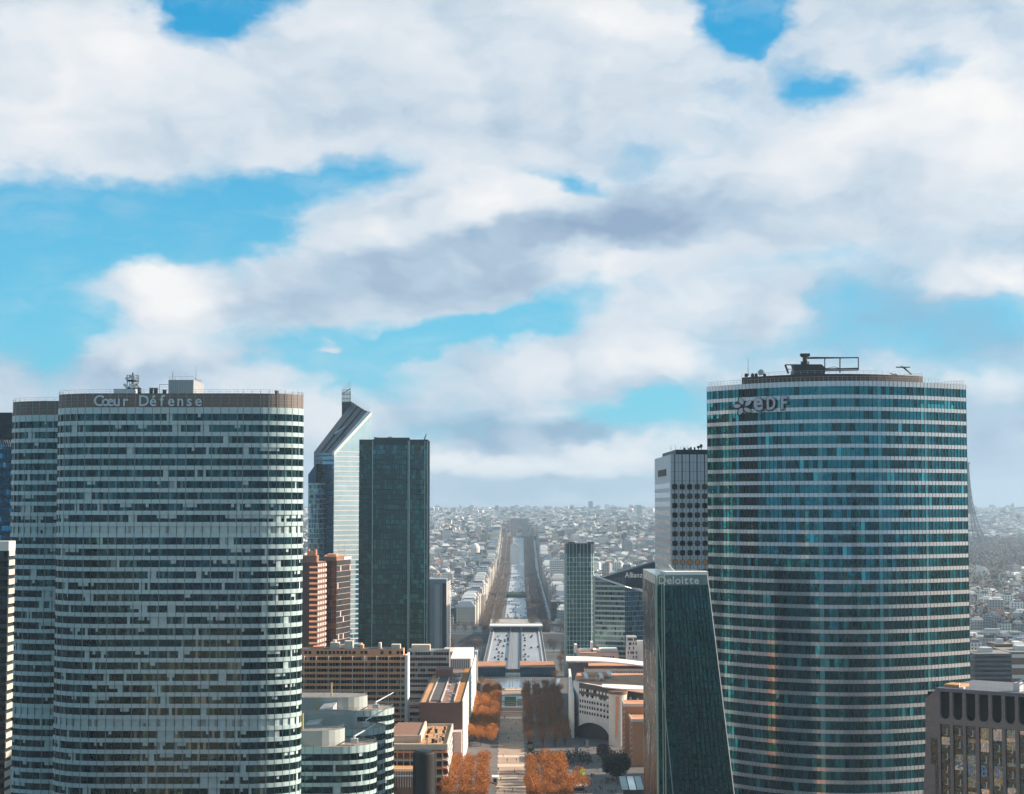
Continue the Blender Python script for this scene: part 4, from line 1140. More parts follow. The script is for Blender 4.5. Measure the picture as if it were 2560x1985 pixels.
# ------------------------------------------------------------------ right of the avenue
# --- slim gridded tower
Y = 1330; zt = P(1450, 1357, Y).z; x = lambda p_: X(p_, Y, 1450)
m_mint = mat('mint_mullion', (0.66, 0.76, 0.74), .5, 0, .05, .2)
g_mint = glass('mint_glass', (0.05, 0.13, 0.125), .1, .45, .03, .2, .3)
g_mintl = glass('pale_mint_glass', (0.12, 0.21, 0.19), .12, .4, .03, .2, .3)
th = thing('slim_grid_tower', 'slim green-grey tower with pale vertical mullions and a dark top, right of the avenue', 'office tower', (x(1452), Y + 15, -5))
pl = polyplan([(x(1414), Y + 3), (x(1419), Y), (x(1478), Y), (x(1486), Y + 3), (x(1486), Y + 30), (x(1414), Y + 30)], 1.32)
fl = rows(zt - 8, 3.45, .8, -12)
facade(th, pl, fl, -14, zt - 8, mat('mint_spandrel', (0.30, 0.40, 0.39), .4, 0, .1, .2), [g_mint, g_mintl, m_blind2], lambda k, i, rr: (1, 1) if rr.random() < (.25 + (.4 if 6 < k < 20 and i > 8 else 0)) else ((2, 2) if rr.random() < .03 else (0, 0)), joints=None, fins=(2, .34, .35, m_mint), seed=51)
b = MB(); b.prism(pl, zt - 8, zt - .8, 0); b.build('plant_storey', m_navyd, th)
b = MB()
for i in range(0, len(pl), 2):
    b.box(pl[i][0] - .13, pl[i][0] + .13, pl[i][1] - .4, pl[i][1], zt - 8, zt - .3)
b.build('top_mullion_row', m_mint, th)
for a, c in ((1420, 1438), (1470, 1486)):
    b = MB(); b.box(x(a), x(c), Y + 4, Y + 12, zt - .8, zt + .5); b.build('roof_box', m_roofdark, th)
b = MB(); b.box(x(1441), x(1468), Y + 3, Y + 20, zt - .8, zt + .2); b.build('roof_deck', m_galv, th)

# --- slanted tower with the dark sail-shaped top
Y = 1180
th = thing('slanted_glass_tower', 'glass office tower with slanted tops and a dark lettered sail-shaped crown', 'office tower', tuple(P(1565, 1262, Y + 15))); W[th.name] = Vector(th.location)
ya, yb, yc = Y + 6, Y - 2, Y + 14
pa, pb, pc_ = (X(1488, ya, 1500), ya), (X(1562, yb, 1500), yb), (X(1650, yc, 1500), yc)
za, zb_, zc = P(0, 1441, ya).z, P(0, 1466, yb).z, P(0, 1492, yc).z
b = MB(); b.prism([pa, pb, pc_, (pc_[0], yc + 30), (pa[0], ya + 34)], -10, [za, zb_, zc, zc, za], 0, 1); b.build('shaft', [m_greyb, m_white2], th)
m_stripe = mat('pale_stripe_glass', (0.40, 0.48, 0.49), .25, .2, .1, .2)
face_rows(th, pa, pb, -8, za, zb_, 3.3, .60, [g_mint, g_lite, g_dark], lambda k, i, rr: 0 if rr.random() < .55 else (1 if rr.random() < .7 else 2), 1.25, seed=52)
b = MB(); d_ = (Vector(pb) - Vector(pa)).normalized(); n_ = Vector((d_.y, -d_.x)) * .2; q0, q1 = Vector(pa) + n_, Vector(pb) + n_
for k in range(2, 36):
    zz = za - .3 - k * 3.3
    t = 0 if zz < zb_ else min(1, (za - zz) / (za - zb_)); q2 = q0.lerp(q1, max(.02, t)) if zz > zb_ else q1
    b.face([(q0.x, q0.y, zz), (q2.x, q2.y, zz), (q2.x, q2.y, zz + 1.25), (q0.x, q0.y, zz + 1.25)])
b.build('spandrel_band_set', m_stripe, th)
face_rows(th, pb, pc_, -8, zb_, zc, 3.3, .86, [g_skyd, g_mid, g_black, g_lite], lambda k, i, rr: 0 if rr.random() < .5 else (2 if rr.random() < .5 else (1 if rr.random() < .9 else 3)), 1.5, seed=53)
yk = Y + 16
q = [(1506, 1444), (1640, 1405), (1640, 1476), (1560, 1466), (1535, 1458)]
front = [P(a, c, yk) for a, c in q]; back = [v + Vector((1.5, 26, 0)) for v in front]
b = MB(); n = len(front); b.face(front[::-1]); b.face(back)
for k in range(n): b.face([front[k], front[(k + 1) % n], back[(k + 1) % n], back[k]])
b.build('crown', m_navyd, th)
b = MB(); b.tube(P(1490, 1446, yk - 4), P(1634, 1404, yk + 2), .7, 5); b.tube(P(1488, 1442, ya), P(1508, 1448, yk), .6, 5); b.build('crown_coping', m_greyb, th)
b = MB()
for k in range(16): b.tube(P(1512 + k * 3.4, 1450 - k * .6, yk - .2), P(1512 + k * 3.4, 1458 + k * .3, yk - .2), .12, 4)
b.build('crown_mullion_row', m_greyb, th)
letters(th, 'Allianz', X(1561.5, yk - .5), yk - .6, P(1562, 1443.5, yk).z, 5.0, m_snow, 'sign_letter', .3, gap=.42, sx=.84)
b = MB(); b.face([(pa[0], ya - .0, za), (pb[0], yb, zb_), (pb[0], yb + .2, zb_ + .8), (pa[0], ya + .2, za + .8)]); b.tube((*pa, za), (*pb, zb_), .5, 5); b.tube((*pb, zb_), (*pc_, zc), .4, 5); b.build('roof_coping', m_white2, th)
# pale perforated block before its foot
Y = 1120; x = lambda p_: X(p_, Y, 1600)
th = thing('pale_window_block', 'pale block with scattered dark windows at the foot of the slanted tower', 'office block', (x(1585), Y, 0))
b = MB(); b.box(x(1568), x(1592), Y, Y + 14, -3, P(0, 1592, Y).z); b.box(x(1592), x(1640), Y + 4, Y + 14, -3, P(0, 1604, Y).z); b.build('wall', m_white2, th)
b = MB(); rr = random.Random(3)
for r_ in range(9):
    for c in range(7):
        if rr.random() < .62:
            a = x(1569 + c * 3.3); zz = P(0, 1592, Y).z - 2.4 - r_ * 2.8; b.face([(a, Y - .04, zz), (a + .7, Y - .04, zz), (a + .7, Y - .04, zz + 1.7), (a, Y - .04, zz + 1.7)])
b.build('window_set', g_black, th)

# --- white tower with rounded square windows
Y = 690; zt = P(1720, 1136, Y).z; x = lambda p_: X(p_, Y, 1250)
m_wtower = mat('white_tower_panel', (0.47, 0.56, 0.63), .4, 0, .06, .2)
th = thing('white_square_window_tower', 'white tower with rows of rounded square windows, partly behind the curved teal tower', 'office tower', (x(1730), Y + 30, 0))
xl_, xr_ = x(1677), X(2010, Y)
yb = 763; xb_ = X(1637, yb, 1250)
b = MB(); b.prism([(xl_, Y), (xr_, Y), (xr_, yb), (xb_, yb)], -2, zt, 0, 1); b.build('wall', [m_wtower, m_roofdark], th)
b = MB(); yy = Y + 6
b.prism([(X(1690, yy), yy), (X(1780, yy), yy), (X(1780, yy), yb - 8), (X(1657, yb - 9), yb - 8)], zt, P(0, 1124, yy).z); b.build('penthouse', m_navyd, th)
pitchx, pitchz = 18.65 / F * Y, 23.45 / F * Y
zw = P(0, 1217, Y).z
def rsq(b, cx, cz, w, h, y, r=.42, m=0):
    pts = []
    for (sx_, sz_, a0) in ((1, 1, 0), (-1, 1, 90), (-1, -1, 180), (1, -1, 270)):
        for t in range(4):
            a = math.radians(a0 + t * 30); pts.append((cx + sx_ * (w / 2 - r) + r * math.cos(a), y, cz + sz_ * (h / 2 - r) + r * math.sin(a)))
    b.face(pts[::-1], m)
g_wsq = [g_black, g_brown2, mat('amber_blind', (0.55, 0.27, 0.10), .5)]
rr = random.Random(12)
for r_ in range(34):
    cz = zw - r_ * pitchz
    if cz < 1: break
    bw, bf = MB(), MB()
    for c in range(17):
        cx = xl_ + (1687 - 1677) / F * Y + c * pitchx
        rsq(bf, cx, cz, 2.05, 2.1, Y - .06); rsq(bw, cx, cz, 1.75, 1.8, Y - .11, .3, 2 if r_ == 8 else (1 if r_ in (1, 4, 5) or rr.random() < .15 else 0))
    fr = bf.build('window_frame_row', m_steel, th); bw.build('window_row', g_wsq, th)
b = MB()
for c in range(17):
    cx = xl_ + (1687 - 1677) / F * Y + c * pitchx
    b.box(cx - .22, cx + .22, Y - .05, Y, zw - 1, zt)
    for r_ in range(30): b.box(cx - .15, cx + .15, Y - .05, Y, zw - r_ * pitchz - pitchz + 1, zw - r_ * pitchz - 1)
    b.box(cx + pitchx / 2 - .06, cx + pitchx / 2 + .06, Y - .03, Y, 0, zt)
for r_ in range(30): b.box(xl_ + 1.5, xr_, Y - .02, Y + .01, zw - r_ * pitchz - .07, zw - r_ * pitchz + .07)
for k in range(4): b.box(xl_, xr_, Y - .02, Y + .01, zt - 3.2 - k * 3.6, zt - 3.1 - k * 3.6)
b.build('panel_groove_set', m_joint, th)
a_, c_ = Vector((xb_, yb)), Vector((xl_, Y)); d_ = (c_ - a_).normalized(); n_ = Vector((d_.y, -d_.x))
ln = (c_ - a_).length
for r_ in range(36):
    zz = zw + 1.6 - r_ * pitchz
    if zz < 3: break
    q0, q1 = a_ + d_ * .6 + n_ * .06, a_ + d_ * (ln - 1.2) + n_ * .06
    b = MB(); b.face([(q0.x, q0.y, zz - 2.1), (q1.x, q1.y, zz - 2.1), (q1.x, q1.y, zz), (q0.x, q0.y, zz)]); b.build('side_window_band', g_brown2, th)
b = MB()
for k in range(5):
    q0 = a_ + d_ * (ln * (.28 + .1 * k)) + n_ * .4; q1 = a_ + d_ * (ln * (.28 + .1 * k + .065)) + n_ * .4
    b.hexa([(q0.x, q0.y, zw + 4.6), (q1.x, q1.y, zw + 4.6), (q1.x - n_.x * .3, q1.y - n_.y * .3, zw + 4.6), (q0.x - n_.x * .3, q0.y - n_.y * .3, zw + 4.6),
            (q0.x, q0.y, zw + 7.3), (q1.x, q1.y, zw + 7.3), (q1.x - n_.x * .3, q1.y - n_.y * .3, zw + 7.3), (q0.x - n_.x * .3, q0.y - n_.y * .3, zw + 7.3)])
b.build('sign_stroke_set', m_steel, th)
b = MB()
for px, h_ in ((1678, 1112), (1689, 1111), (1703, 1116), (1709, 1113), (1719, 1113)): b.tube((X(px, yy + 3), yy + 3, P(0, 1125, yy).z), (X(px, yy + 3), yy + 3, P(0, h_, yy).z), .09, 5, r1=.04)
b.build('roof_rod_set', m_steel, th)
for i_, (px, w_, h_, rnd) in enumerate(((1714, 4, 1118, 0), (1725, 3, 1119, 0), (1730, 3.5, 1116.5, 0), (1739.5, 3, 1117, 0), (1749, 4, 1114, 1), (1756, 3.5, 1110, 1))):
    t2 = thing('roof_tank' if rnd else 'roof_fan_unit', ['dark fan unit leftmost on the white tower roof', 'low dark fan unit second from the left on the white tower roof', 'taller dark fan unit third on the white tower roof', 'narrow dark fan unit just left of the round tanks on the white tower', 'round dark tank on a stalk on the white tower roof', 'tallest round dark tank on the white tower, next to the teal tower'][i_], 'roof tank' if rnd else 'fan unit', (X(px, yy), yy + 3, P(0, 1124, yy).z), 'units on the white tower roof')
    b = MB(); zz, z1 = P(0, 1124.5, yy).z, P(0, h_, yy).z
    if rnd:
        b.cyl(X(px, yy), yy + 3, zz, zz + (z1 - zz) * .4, .16, 8); b.build('stalk', m_steel, t2); b = MB()
        for k in range(5): b.cyl(X(px, yy), yy + 3, zz + (z1 - zz) * (.4 + .12 * k), zz + (z1 - zz) * (.52 + .12 * k), .38 + .24 * math.sin(pi * (k + .5) / 5), 10)
        b.build('vessel', m_steel, t2)
    else:
        b.box(X(px - w_ / 2, yy), X(px + w_ / 2, yy), yy + 2, yy + 4, zz, zz + (z1 - zz) * .85); b.build('casing', m_steel, t2)
        b = MB(); b.cyl(X(px, yy), yy + 3, zz + (z1 - zz) * .85, z1, .26, 8); b.build('fan_cowl', m_galv, t2)

# --- dark glass tower with a leaning right edge
Y = 520; th = thing('dark_leaning_tower', 'dark green glass tower with a leaning right edge and a lettered glass parapet', 'office tower', (X(1720, Y), Y + 25, 0))
zt, zs = P(1710, 1438, Y).z, P(1710, 1463, Y).z
def px_at(pxt, pxb, z_):       # straight edges through (px at y 1438) and (px at y 1985)
    z1_, z2_ = P(1700, 1438, Y).z, P(1700, 1985, Y).z
    t = (z1_ - z_) / (z1_ - z2_); xa_, xb_ = P(pxt, 1438, Y).x, P(pxb, 1985, Y).x
    return xa_ + (xb_ - xa_) * t
yL = 571
def xL(z_): return P(1608.5, 1700, yL).x
def corner(z_): return [(px_at(1640, 1645, z_), Y), (px_at(1672, 1700, z_), Y - .2), (px_at(1771, 1838, z_), Y + 3), (px_at(1771, 1838, z_) + 2, yL), (xL(z_), yL)]
b = MB(); b.prism(corner(0), 0, zs, 0, 1, pts1=corner(zs)); b.build('core', [m_navyd, m_roofdark], th)
rr = random.Random(77)
dz = 3.55; k = 0
while zs - (k + 1) * dz > 1:
    h_, s_ = zs - k * dz - .02, zs - (k + 1) * dz + .14; k += 1
    c1, c0 = corner(h_), corner(s_); b = MB()
    for (i0, i1, n_) in ((0, 1, 4), (1, 2, 11), (4, 0, 16)):
        for q in range(n_):
            t0, t1 = q / n_ + .012, (q + 1) / n_ - .012
            L_ = lambda A_, B__, t: (A_[0] + (B__[0] - A_[0]) * t, A_[1] + (B__[1] - A_[1]) * t)
            A0, A1, B0, B1 = L_(c0[i0], c0[i1], t0), L_(c0[i0], c0[i1], t1), L_(c1[i0], c1[i1], t0), L_(c1[i0], c1[i1], t1)
            dv = Vector((c0[i1][0] - c0[i0][0], c0[i1][1] - c0[i0][1])).normalized(); o_ = (dv.y * .1, -dv.x * .1)
            u = rr.random(); mi = (1 if u < .10 else 2 if u < .14 else 0) if i0 != 4 else (3 if u < .75 else 0)
            b.face([(A0[0] + o_[0], A0[1] + o_[1], s_), (A1[0] + o_[0], A1[1] + o_[1], s_), (B1[0] + o_[0], B1[1] + o_[1], h_), (B0[0] + o_[0], B0[1] + o_[1], h_)], mi)
    b.build('window_band', [glass('bottle_green_glass', (0.005, 0.075, 0.080), .05, .88, .10, .35, .4) if k == 1 else bpy.data.materials['bottle_green_glass'], g_teald, g_mid, g_silver if False else bpy.data.materials.get('side_glass') or glass('side_glass', (0.010, 0.032, 0.036), .22, .35, .08, .3, .6)], th)
bpy.data.materials['side_glass'].node_tree.nodes['Principled BSDF'].inputs['Specular IOR Level'].default_value = .12
b = MB(); cs, ct = corner(zs), corner(zt)
b.prism([cs[0], cs[2], cs[3], cs[4]], zs, zt, 0, pts1=[ct[0], ct[2], ct[3], ct[4]]); b.build('glass_parapet', mat('parapet_glass', (0.16, 0.26, 0.26), .15, .3, .15, .3), th)
b = MB(); b.prism([(ct[0][0] + 3, Y + 1), (ct[2][0] + .3, Y + 3.4), (ct[2][0] + .3, Y + 9), (ct[0][0] + 2, Y + 9)], zt - .3, P(0, 1430, Y).z); b.build('roof_rim', m_snow, th)
b = MB(); c0, c1 = corner(0), corner(zt)
b.tube((*c0[2], 0), (*c1[2], zt), .16, 5); b.build('leaning_edge_trim', m_white2, th)
b = MB(); b.tube((c0[0][0], Y - .1, 0), (c1[0][0], Y - .1, zt), .35, 6); b.tube((c0[0][0] + 1.6, Y - .15, 0), (c1[0][0] + 1.6, Y - .15, zt), .16, 6); b.tube((c0[0][0] + 2.3, Y - .15, 0), (c1[0][0] + 2.3, Y - .15, zt), .2, 6); b.build('corner_trim', mat('pale_green_trim', (0.28, 0.42, 0.36), .3, .2), th)
b = MB(); b.tube((*c0[1], 0), (px_at(1680, 1750, zs) - 6, Y - .15, zs), .12, 5); b.build('fold_line', m_fin, th)
letters(th, 'Deloitte', X(1645.5, Y), Y - .3, P(1645, 1459.5, Y).z, 3.2, mat('sign_silver', (0.62, 0.68, 0.68), .4), 'sign_letter', .2, gap=.62, sx=1.0)
for pxa, pya, pxb, pyb, lab in ((1678, 1428, 1688, 1414, 'white window-cleaning arm leaning over the lettered dark glass tower'), ):
    t2 = thing('roof_cleaning_arm', lab, 'crane', tuple(P(pxa, pya, Y + 8))); W[t2.name] = Vector(t2.location)
    b = MB(); b.tube(P(1672, 1412, Y + 8), P(1690, 1433, Y + 8), .14, 5); b.build('arm', m_white2, t2)
    b = MB(); b.tube(P(1676, 1432, Y + 8), P(1680, 1420, Y + 8), .14, 5); b.build('stay', m_white2, t2)

# --- concrete tower bottom right
A0, B0 = Vector((P(2313, 1740, 492).x, 492)), Vector((P(2640, 1800, 470).x, 470))
dd = (B0 - A0).normalized(); nn2 = Vector((dd.y, -dd.x))
th = thing('arched_concrete_tower', 'grey concrete tower with black rounded slots above tall window strips, bottom right corner', 'office tower', (A0.x, A0.y, 0))
zt = P(2345, 1719, 491).z
def FP(s_, z_, o_=0.0):
    q_ = A0 + dd * s_ + nn2 * o_; return (q_.x, q_.y, z_)
def spx(px, py=1800):
    """distance along the face of a pixel column"""
    r_ = ray(px, py); # intersect in plan
    det = r_.x * -dd.y + dd.x * r_.y
    t = (A0.x * -dd.y + dd.x * A0.y) / det
    return (Vector((r_.x * t, r_.y * t)) - A0).dot(dd)
L_ = (B0 - A0).length
s_first = spx(2362); pit = (spx(2525) - s_first) / 5
ww = pit * .75
zs0 = zt - 1.0; zarc = P(2380, 1802, 485).z; zw0 = P(2380, 1815, 485).z
b = MB()
b.prism([(A0 + dd * .2 - nn2 * 1.2).to_tuple(), (B0 - nn2 * 1.2).to_tuple(), (B0 - nn2 * 26).to_tuple(), (A0 - nn2 * 26 + dd * .2).to_tuple()], 0, zt - 1.2, 0, 1); b.build('core', [m_black0 if False else mat('slot_black', (0.004, 0.004, 0.004), .8), m_roofdark], th)
def plate(b, s0, s1, z0_, z1_, o0=-1.2, o1=0):
    b.hexa([FP(s0, z0_, o1), FP(s1, z0_, o1), FP(s1, z0_, o0), FP(s0, z0_, o0), FP(s0, z1_, o1), FP(s1, z1_, o1), FP(s1, z1_, o0), FP(s0, z1_, o0)])
b = MB(); k = 0; s_ = s_first
# left shoulder with its chamfered corner, splaying towards the foot
zc2 = P(2313, 1748, 491).z
for i, (z0_, z1_, e0, e1) in enumerate(((0, P(0, 1985, 491).z, -1.4, -1.0), (P(0, 1985, 491).z, P(0, 1850, 491).z, -1.0, 0), (P(0, 1850, 491).z, zc2, 0, 0), (zc2, zt - .4, 0, spx(2340)))):
    b.hexa([FP(e0, z0_, 0), FP(s_first - ww / 2, z0_, 0), FP(s_first - ww / 2, z0_, -26), FP(e0, z0_, -26), FP(e1, z1_, 0), FP(s_first - ww / 2, z1_, 0), FP(s_first - ww / 2, z1_, -26), FP(e1, z1_, -26)])
while s_ < L_:
    plate(b, s_ + ww / 2, s_ + pit - ww / 2, 0, zt - .4)
    for q in range(12):               # rounded foot of the slot
        t0, t1 = -1 + q / 6, -1 + (q + 1) / 6
        h0, h1 = [zarc + ww / 2 - math.sqrt(max(0, 1 - t * t)) * ww / 2 for t in (t0, t1)]
        b.hexa([FP(s_ + t0 * ww / 2, zw0, 0), FP(s_ + t1 * ww / 2, zw0, 0), FP(s_ + t1 * ww / 2, zw0, -1.2), FP(s_ + t0 * ww / 2, zw0, -1.2),
                FP(s_ + t0 * ww / 2, h0, 0), FP(s_ + t1 * ww / 2, h1, 0), FP(s_ + t1 * ww / 2, h1, -1.2), FP(s_ + t0 * ww / 2, h0, -1.2)])
    s_ += pit
b.build('concrete_frame', m_conc, th)
g_refl = glass('rippled_glass', (0.06, 0.10, 0.10), .05, .9, .30, .5, .2)
g_refl2 = glass('green_reflection_glass', (0.20, 0.30, 0.27), .05, .9, .35, .6, .4)  # pane tints paint in reflected trees, sunlit fronts and sky
g_refl3 = glass('pale_reflection_glass', (0.50, 0.56, 0.50), .05, .9, .35, .6, .4)
g_refl4 = glass('blue_reflection_glass', (0.22, 0.42, 0.62), .05, .9, .1, .3, .2)
s_ = s_first; c = 0
while s_ < L_:
    b = MB(); z_ = zw0 - .15
    while z_ > 2:
        z2 = max(0, z_ - rr.choice((1.1, 2.2, 3.3)))
        b.face([FP(s_ - ww / 2 + .15, z2 + .05, -.45), FP(s_ + ww / 2 - .15, z2 + .05, -.45), FP(s_ + ww / 2 - .15, z_, -.45), FP(s_ - ww / 2 + .15, z_, -.45)], rr.choices(range(4), (6, 2.2, .35, 2.2 if 3 < c < 6 else .4))[0]); z_ = z2
    b.build('window_strip', [g_refl, g_refl2, g_refl3, g_refl4], th)
    b = MB(); plate(b, s_ - ww / 2, s_ - ww / 2 + .14, 0, zw0 - .1, -.9, -.28); plate(b, s_ + ww / 2 - .14, s_ + ww / 2, 0, zw0 - .1, -.9, -.28); plate(b, s_ - ww / 2, s_ + ww / 2, zw0 - .14, zw0 + .05, -.9, -.28)
    b.build('strip_frame', m_steel, th)
    b = MB(); z_ = zw0 - 1.0
    while z_ > 3:
        plate(b, s_ + ww * .12, s_ + ww * .12 + .22, z_ - 1.9, z_, -.44, -.36); plate(b, s_ + ww * .12 - .45, s_ + ww * .12, z_ - 1.9, z_ - 1.72, -.44, -.36); z_ -= 3.4
    b.build('blind_bracket_stack', m_white2, th); s_ += pit; c += 1
for pa_, pb_, ya_, yb_ in ((2327, 2343, 1847, 1912), (2337, 2344, 1914, 2000)):
    b = MB(); plate(b, spx(pa_), spx(pb_), P(0, yb_, 490).z, P(0, ya_, 490).z, -.5, .05); b.build('narrow_window', g_refl, th)
    b = MB()
    for e in (spx(pa_), spx(pb_) - .12): plate(b, e, e + .12, P(0, yb_, 490).z, P(0, ya_, 490).z, -.5, .12)
    plate(b, spx(pa_), spx(pb_), P(0, ya_, 490).z - .12, P(0, ya_, 490).z + .05, -.5, .12); b.build('narrow_frame', m_steel, th)
b = MB(); plate(b, spx(2342), L_, zt - .9, zt + .1, -26.5, .15); b.build('roof_slab', m_slate, th)
b = MB(); plate(b, spx(2350), spx(2392), zt + .1, zt + .9, -9, -3); b.build('roof_deck', m_wood, th)
b = MB()
for k in range(24): 
    q = spx(2360) + k * 1.1; b.tube(FP(q, zt, -.4), FP(q, zt + 1, -.4), .04, 4); b.tube(FP(q, zt + 1, -.4), FP(q + 1.1, zt + 1, -.4), .04, 4)
b.build('railing', m_galv, th)
b = MB(); plate(b, spx(2395), spx(2405), zt + .1, zt + .55, -2.5, -1.5); plate(b, spx(2391), spx(2392.5), zt + .1, zt + 1.5, -2.5, -2); b.build('roof_hatch', m_snow, th)
b = MB(); plate(b, spx(2524), spx(2540), zt + .1, zt + 2.5, -6, -3); b.build('roof_cabin', m_white2, th)
b = MB(); b.tube(FP(spx(2528), zt + 2, -4), FP(spx(2570), zt + 5.5, -4), .3, 5); b.tube(FP(spx(2540), zt + 2, -4), FP(spx(2570), zt + 4, -4), .2, 5); b.build('roof_gantry', m_white2, th)
m_signrefl = mat('blue_sign_reflection', (0.16, 0.30, 0.52), .4)  # letters on the panes stand for a sign's reflection
for ch, px in (('R', 2418), ('B', 2450.5), ('5', 2484)):
    q_ = FP(spx(px), P(px, 1938, 485).z, -.34)
    letters(th, ch, q_[0], q_[1], q_[2], 4.3, m_signrefl, 'reflected_letter', .08, dirx=(dd.x, dd.y), sx=.72)

# --- curved white hotel-like block, its terraces, and the brick blocks before it
Y = 985
th = thing('curved_white_block', 'white block with a grid of square windows over a dark arch, curved roof behind', 'office block', (X(1490, Y), Y + 20, 0))
m_ivory = mat('ivory_stone', (0.66, 0.63, 0.63), .85, 0, .10, .15)
pl_ = [(X(1433, 1010, 1780), 1010), (X(1448, 985, 1780), 985), (X(1490, 972, 1780), 972), (X(1532, 966, 1780), 966), (X(1640, 962, 1780), 962)]
ztf = [P(0, 1706, y_).z for _, y_ in pl_]
ztf = [P(0, v, y_).z for v, (_, y_) in zip((1702, 1706, 1713, 1722, 1738), pl_)]
zb2 = P(0, 1835, 985).z
back_ = [(X(1640, 1060), 1060), (pl_[0][0] + 4, 1062)]
b = MB()
for k in range(4):
    a_, c_ = pl_[k], pl_[k + 1]
    zl0 = zl1 = 0.0
    for q in range(8):           # arch: the wall stops short above the dark passage
        t0, t1 = q / 8, (q + 1) / 8
        qa = (a_[0] + (c_[0] - a_[0]) * t0, a_[1] + (c_[1] - a_[1]) * t0); qb = (a_[0] + (c_[0] - a_[0]) * t1, a_[1] + (c_[1] - a_[1]) * t1)
        def arch(xx):
            s0, s1 = X(1436, 990), X(1522, 968)
            if xx < s0 or xx > s1: return 0
            u = (xx - s0) / (s1 - s0) * 2 - 1
            return max(0, 9.6 * math.sqrt(1 - u * u * .93))
        za_, zb_2 = ztf[k] + (ztf[k + 1] - ztf[k]) * t0, ztf[k] + (ztf[k + 1] - ztf[k]) * t1
        b.hexa([(qa[0], qa[1], arch(qa[0])), (qb[0], qb[1], arch(qb[0])), (qb[0] + .5, qb[1] + 3, arch(qb[0])), (qa[0] + .5, qa[1] + 3, arch(qa[0])), (*qa, za_), (*qb, zb_2), (qb[0] + .5, qb[1] + 3, zb_2), (qa[0] + .5, qa[1] + 3, za_)])
b.build('front_wall', m_ivory, th)
b = MB(); b.prism([(p_[0] + .6, p_[1] + 3.2) for p_ in pl_] + back_, 12, [z_ - .5 for z_ in ztf] + [ztf[0] - .5] * 2, 0, 1); b.build('body', [m_ivory, m_orange2], th)
rr = random.Random(9)
for k in range(10):
    b = MB(); bz = MB()
    for i in range(3):
        a_, c_ = Vector(pl_[i + 1] if i < 3 else pl_[i]), Vector(pl_[min(i + 2, 4)]); ln = (c_ - a_).length; d_ = (c_ - a_).normalized(); n_ = Vector((d_.y, -d_.x)) * .05
        nw = max(1, round(ln / 2.25)) if i < 2 else 6
        for q in range(nw):
            if i == 2 and q > 4 and k > 1: continue
            zt_q = ztf[i + 1] + (ztf[min(i + 2, 4)] - ztf[i + 1]) * ((q + .5) / nw) - 3.0 - k * 3.05
            if zt_q < 13: continue
            p0 = a_ + d_ * (ln * (q + .5) / nw - .62) + n_; p1_ = a_ + d_ * (ln * (q + .5) / nw + .62) + n_
            b.face([(p0.x, p0.y, zt_q - 1.5), (p1_.x, p1_.y, zt_q - 1.5), (p1_.x, p1_.y, zt_q), (p0.x, p0.y, zt_q)], 1 if (k < 2 and rr.random() < .8 - .2 * k) else 0)
    if b.f: b.build('window_row', [g_black, m_snow], th)
b = MB()
for k in range(2):
    for i in range(1, 4):
        a_, c_ = pl_[i], pl_[i + 1]; zz0, zz1 = ztf[i] - k * 3.05 - 1.0, ztf[i + 1] - k * 3.05 - 1.0
        b.face([(a_[0], a_[1] - .03, zz0 - 2.9), (c_[0], c_[1] - .03, zz1 - 2.9), (c_[0], c_[1] - .03, zz1 + .9), (a_[0], a_[1] - .03, zz0 + .9)])
b.build('dark_top_band', mat('dark_brown_band', (0.10, 0.075, 0.065), .8, 0, .2, .5), th)
b = MB(); b.hexa([(pl_[0][0] - 1.6, 985, 0), (pl_[0][0] - .3, 985, 0), (pl_[0][0] + .3, 1062, 0), (pl_[0][0] - 1, 1062, 0), (pl_[0][0] - 1.6, 985, ztf[0] - 6), (pl_[0][0] - .3, 985, ztf[0] - 6), (pl_[0][0] + .3, 1062, ztf[0] + 2), (pl_[0][0] - 1, 1062, ztf[0] + 2)]); b.build('side_fin_wall', m_snow, th)
b = MB(); b.prism([(X(1437, 992), 992.5), (X(1520, 972), 975), (X(1520, 972) + 1, 1000), (X(1437, 992), 1010)], 0, 11.5); b.build('archway_recess', mat('arch_shadow_stone', (0.06, 0.055, 0.06), .9, 0, .2, .5), th)  # dark block filling the arch, the passage's shade put into its colour
for a, c, y0_, y1_ in ((1442, 1500, 1000, 1012), (1455, 1520, 1018, 1040)):
    b = MB(); b.box(X(a, y0_), X(c, y0_), y0_, y1_, ztf[1] - .5, ztf[1] + .5); b.build('roof_terrace', m_orange2, th)
b = MB()
for a, y0_ in ((1500, 1000), (1520, 1014), (1462, 1000)): b.box(X(a, y0_), X(a + 8, y0_), y0_, y0_ + 26, ztf[1] + .5, ztf[1] + 1.6)
b.tube(P(1490, 1690, 1000), P(1492, 1712, 1000), .2, 5); b.tube(P(1500, 1690, 1000), P(1494, 1712, 1000), .2, 5)
b.build('roof_upstand_set', m_snow, th)
# wavy white roof edge
b = MB(); prev = None
for k in range(25):
    t = k / 24; px = 1505 + t * 140; w_ = 3.2 * math.sin(pi * (t * .9 + .05))
    p0, p1_ = P(px, 1716 + 6 * t + w_ * 1.2, 958), P(px, 1710 + 8 * t - w_ * .6, 968)
    if prev: b.hexa([prev[0] - Vector((0, 0, .5)), p0 - Vector((0, 0, .5)), p1_ - Vector((0, 0, .5)), prev[1] - Vector((0, 0, .5)), prev[0], p0, p1_, prev[1]])
    prev = (p0, p1_)
b.build('wave_canopy', m_snow, th)

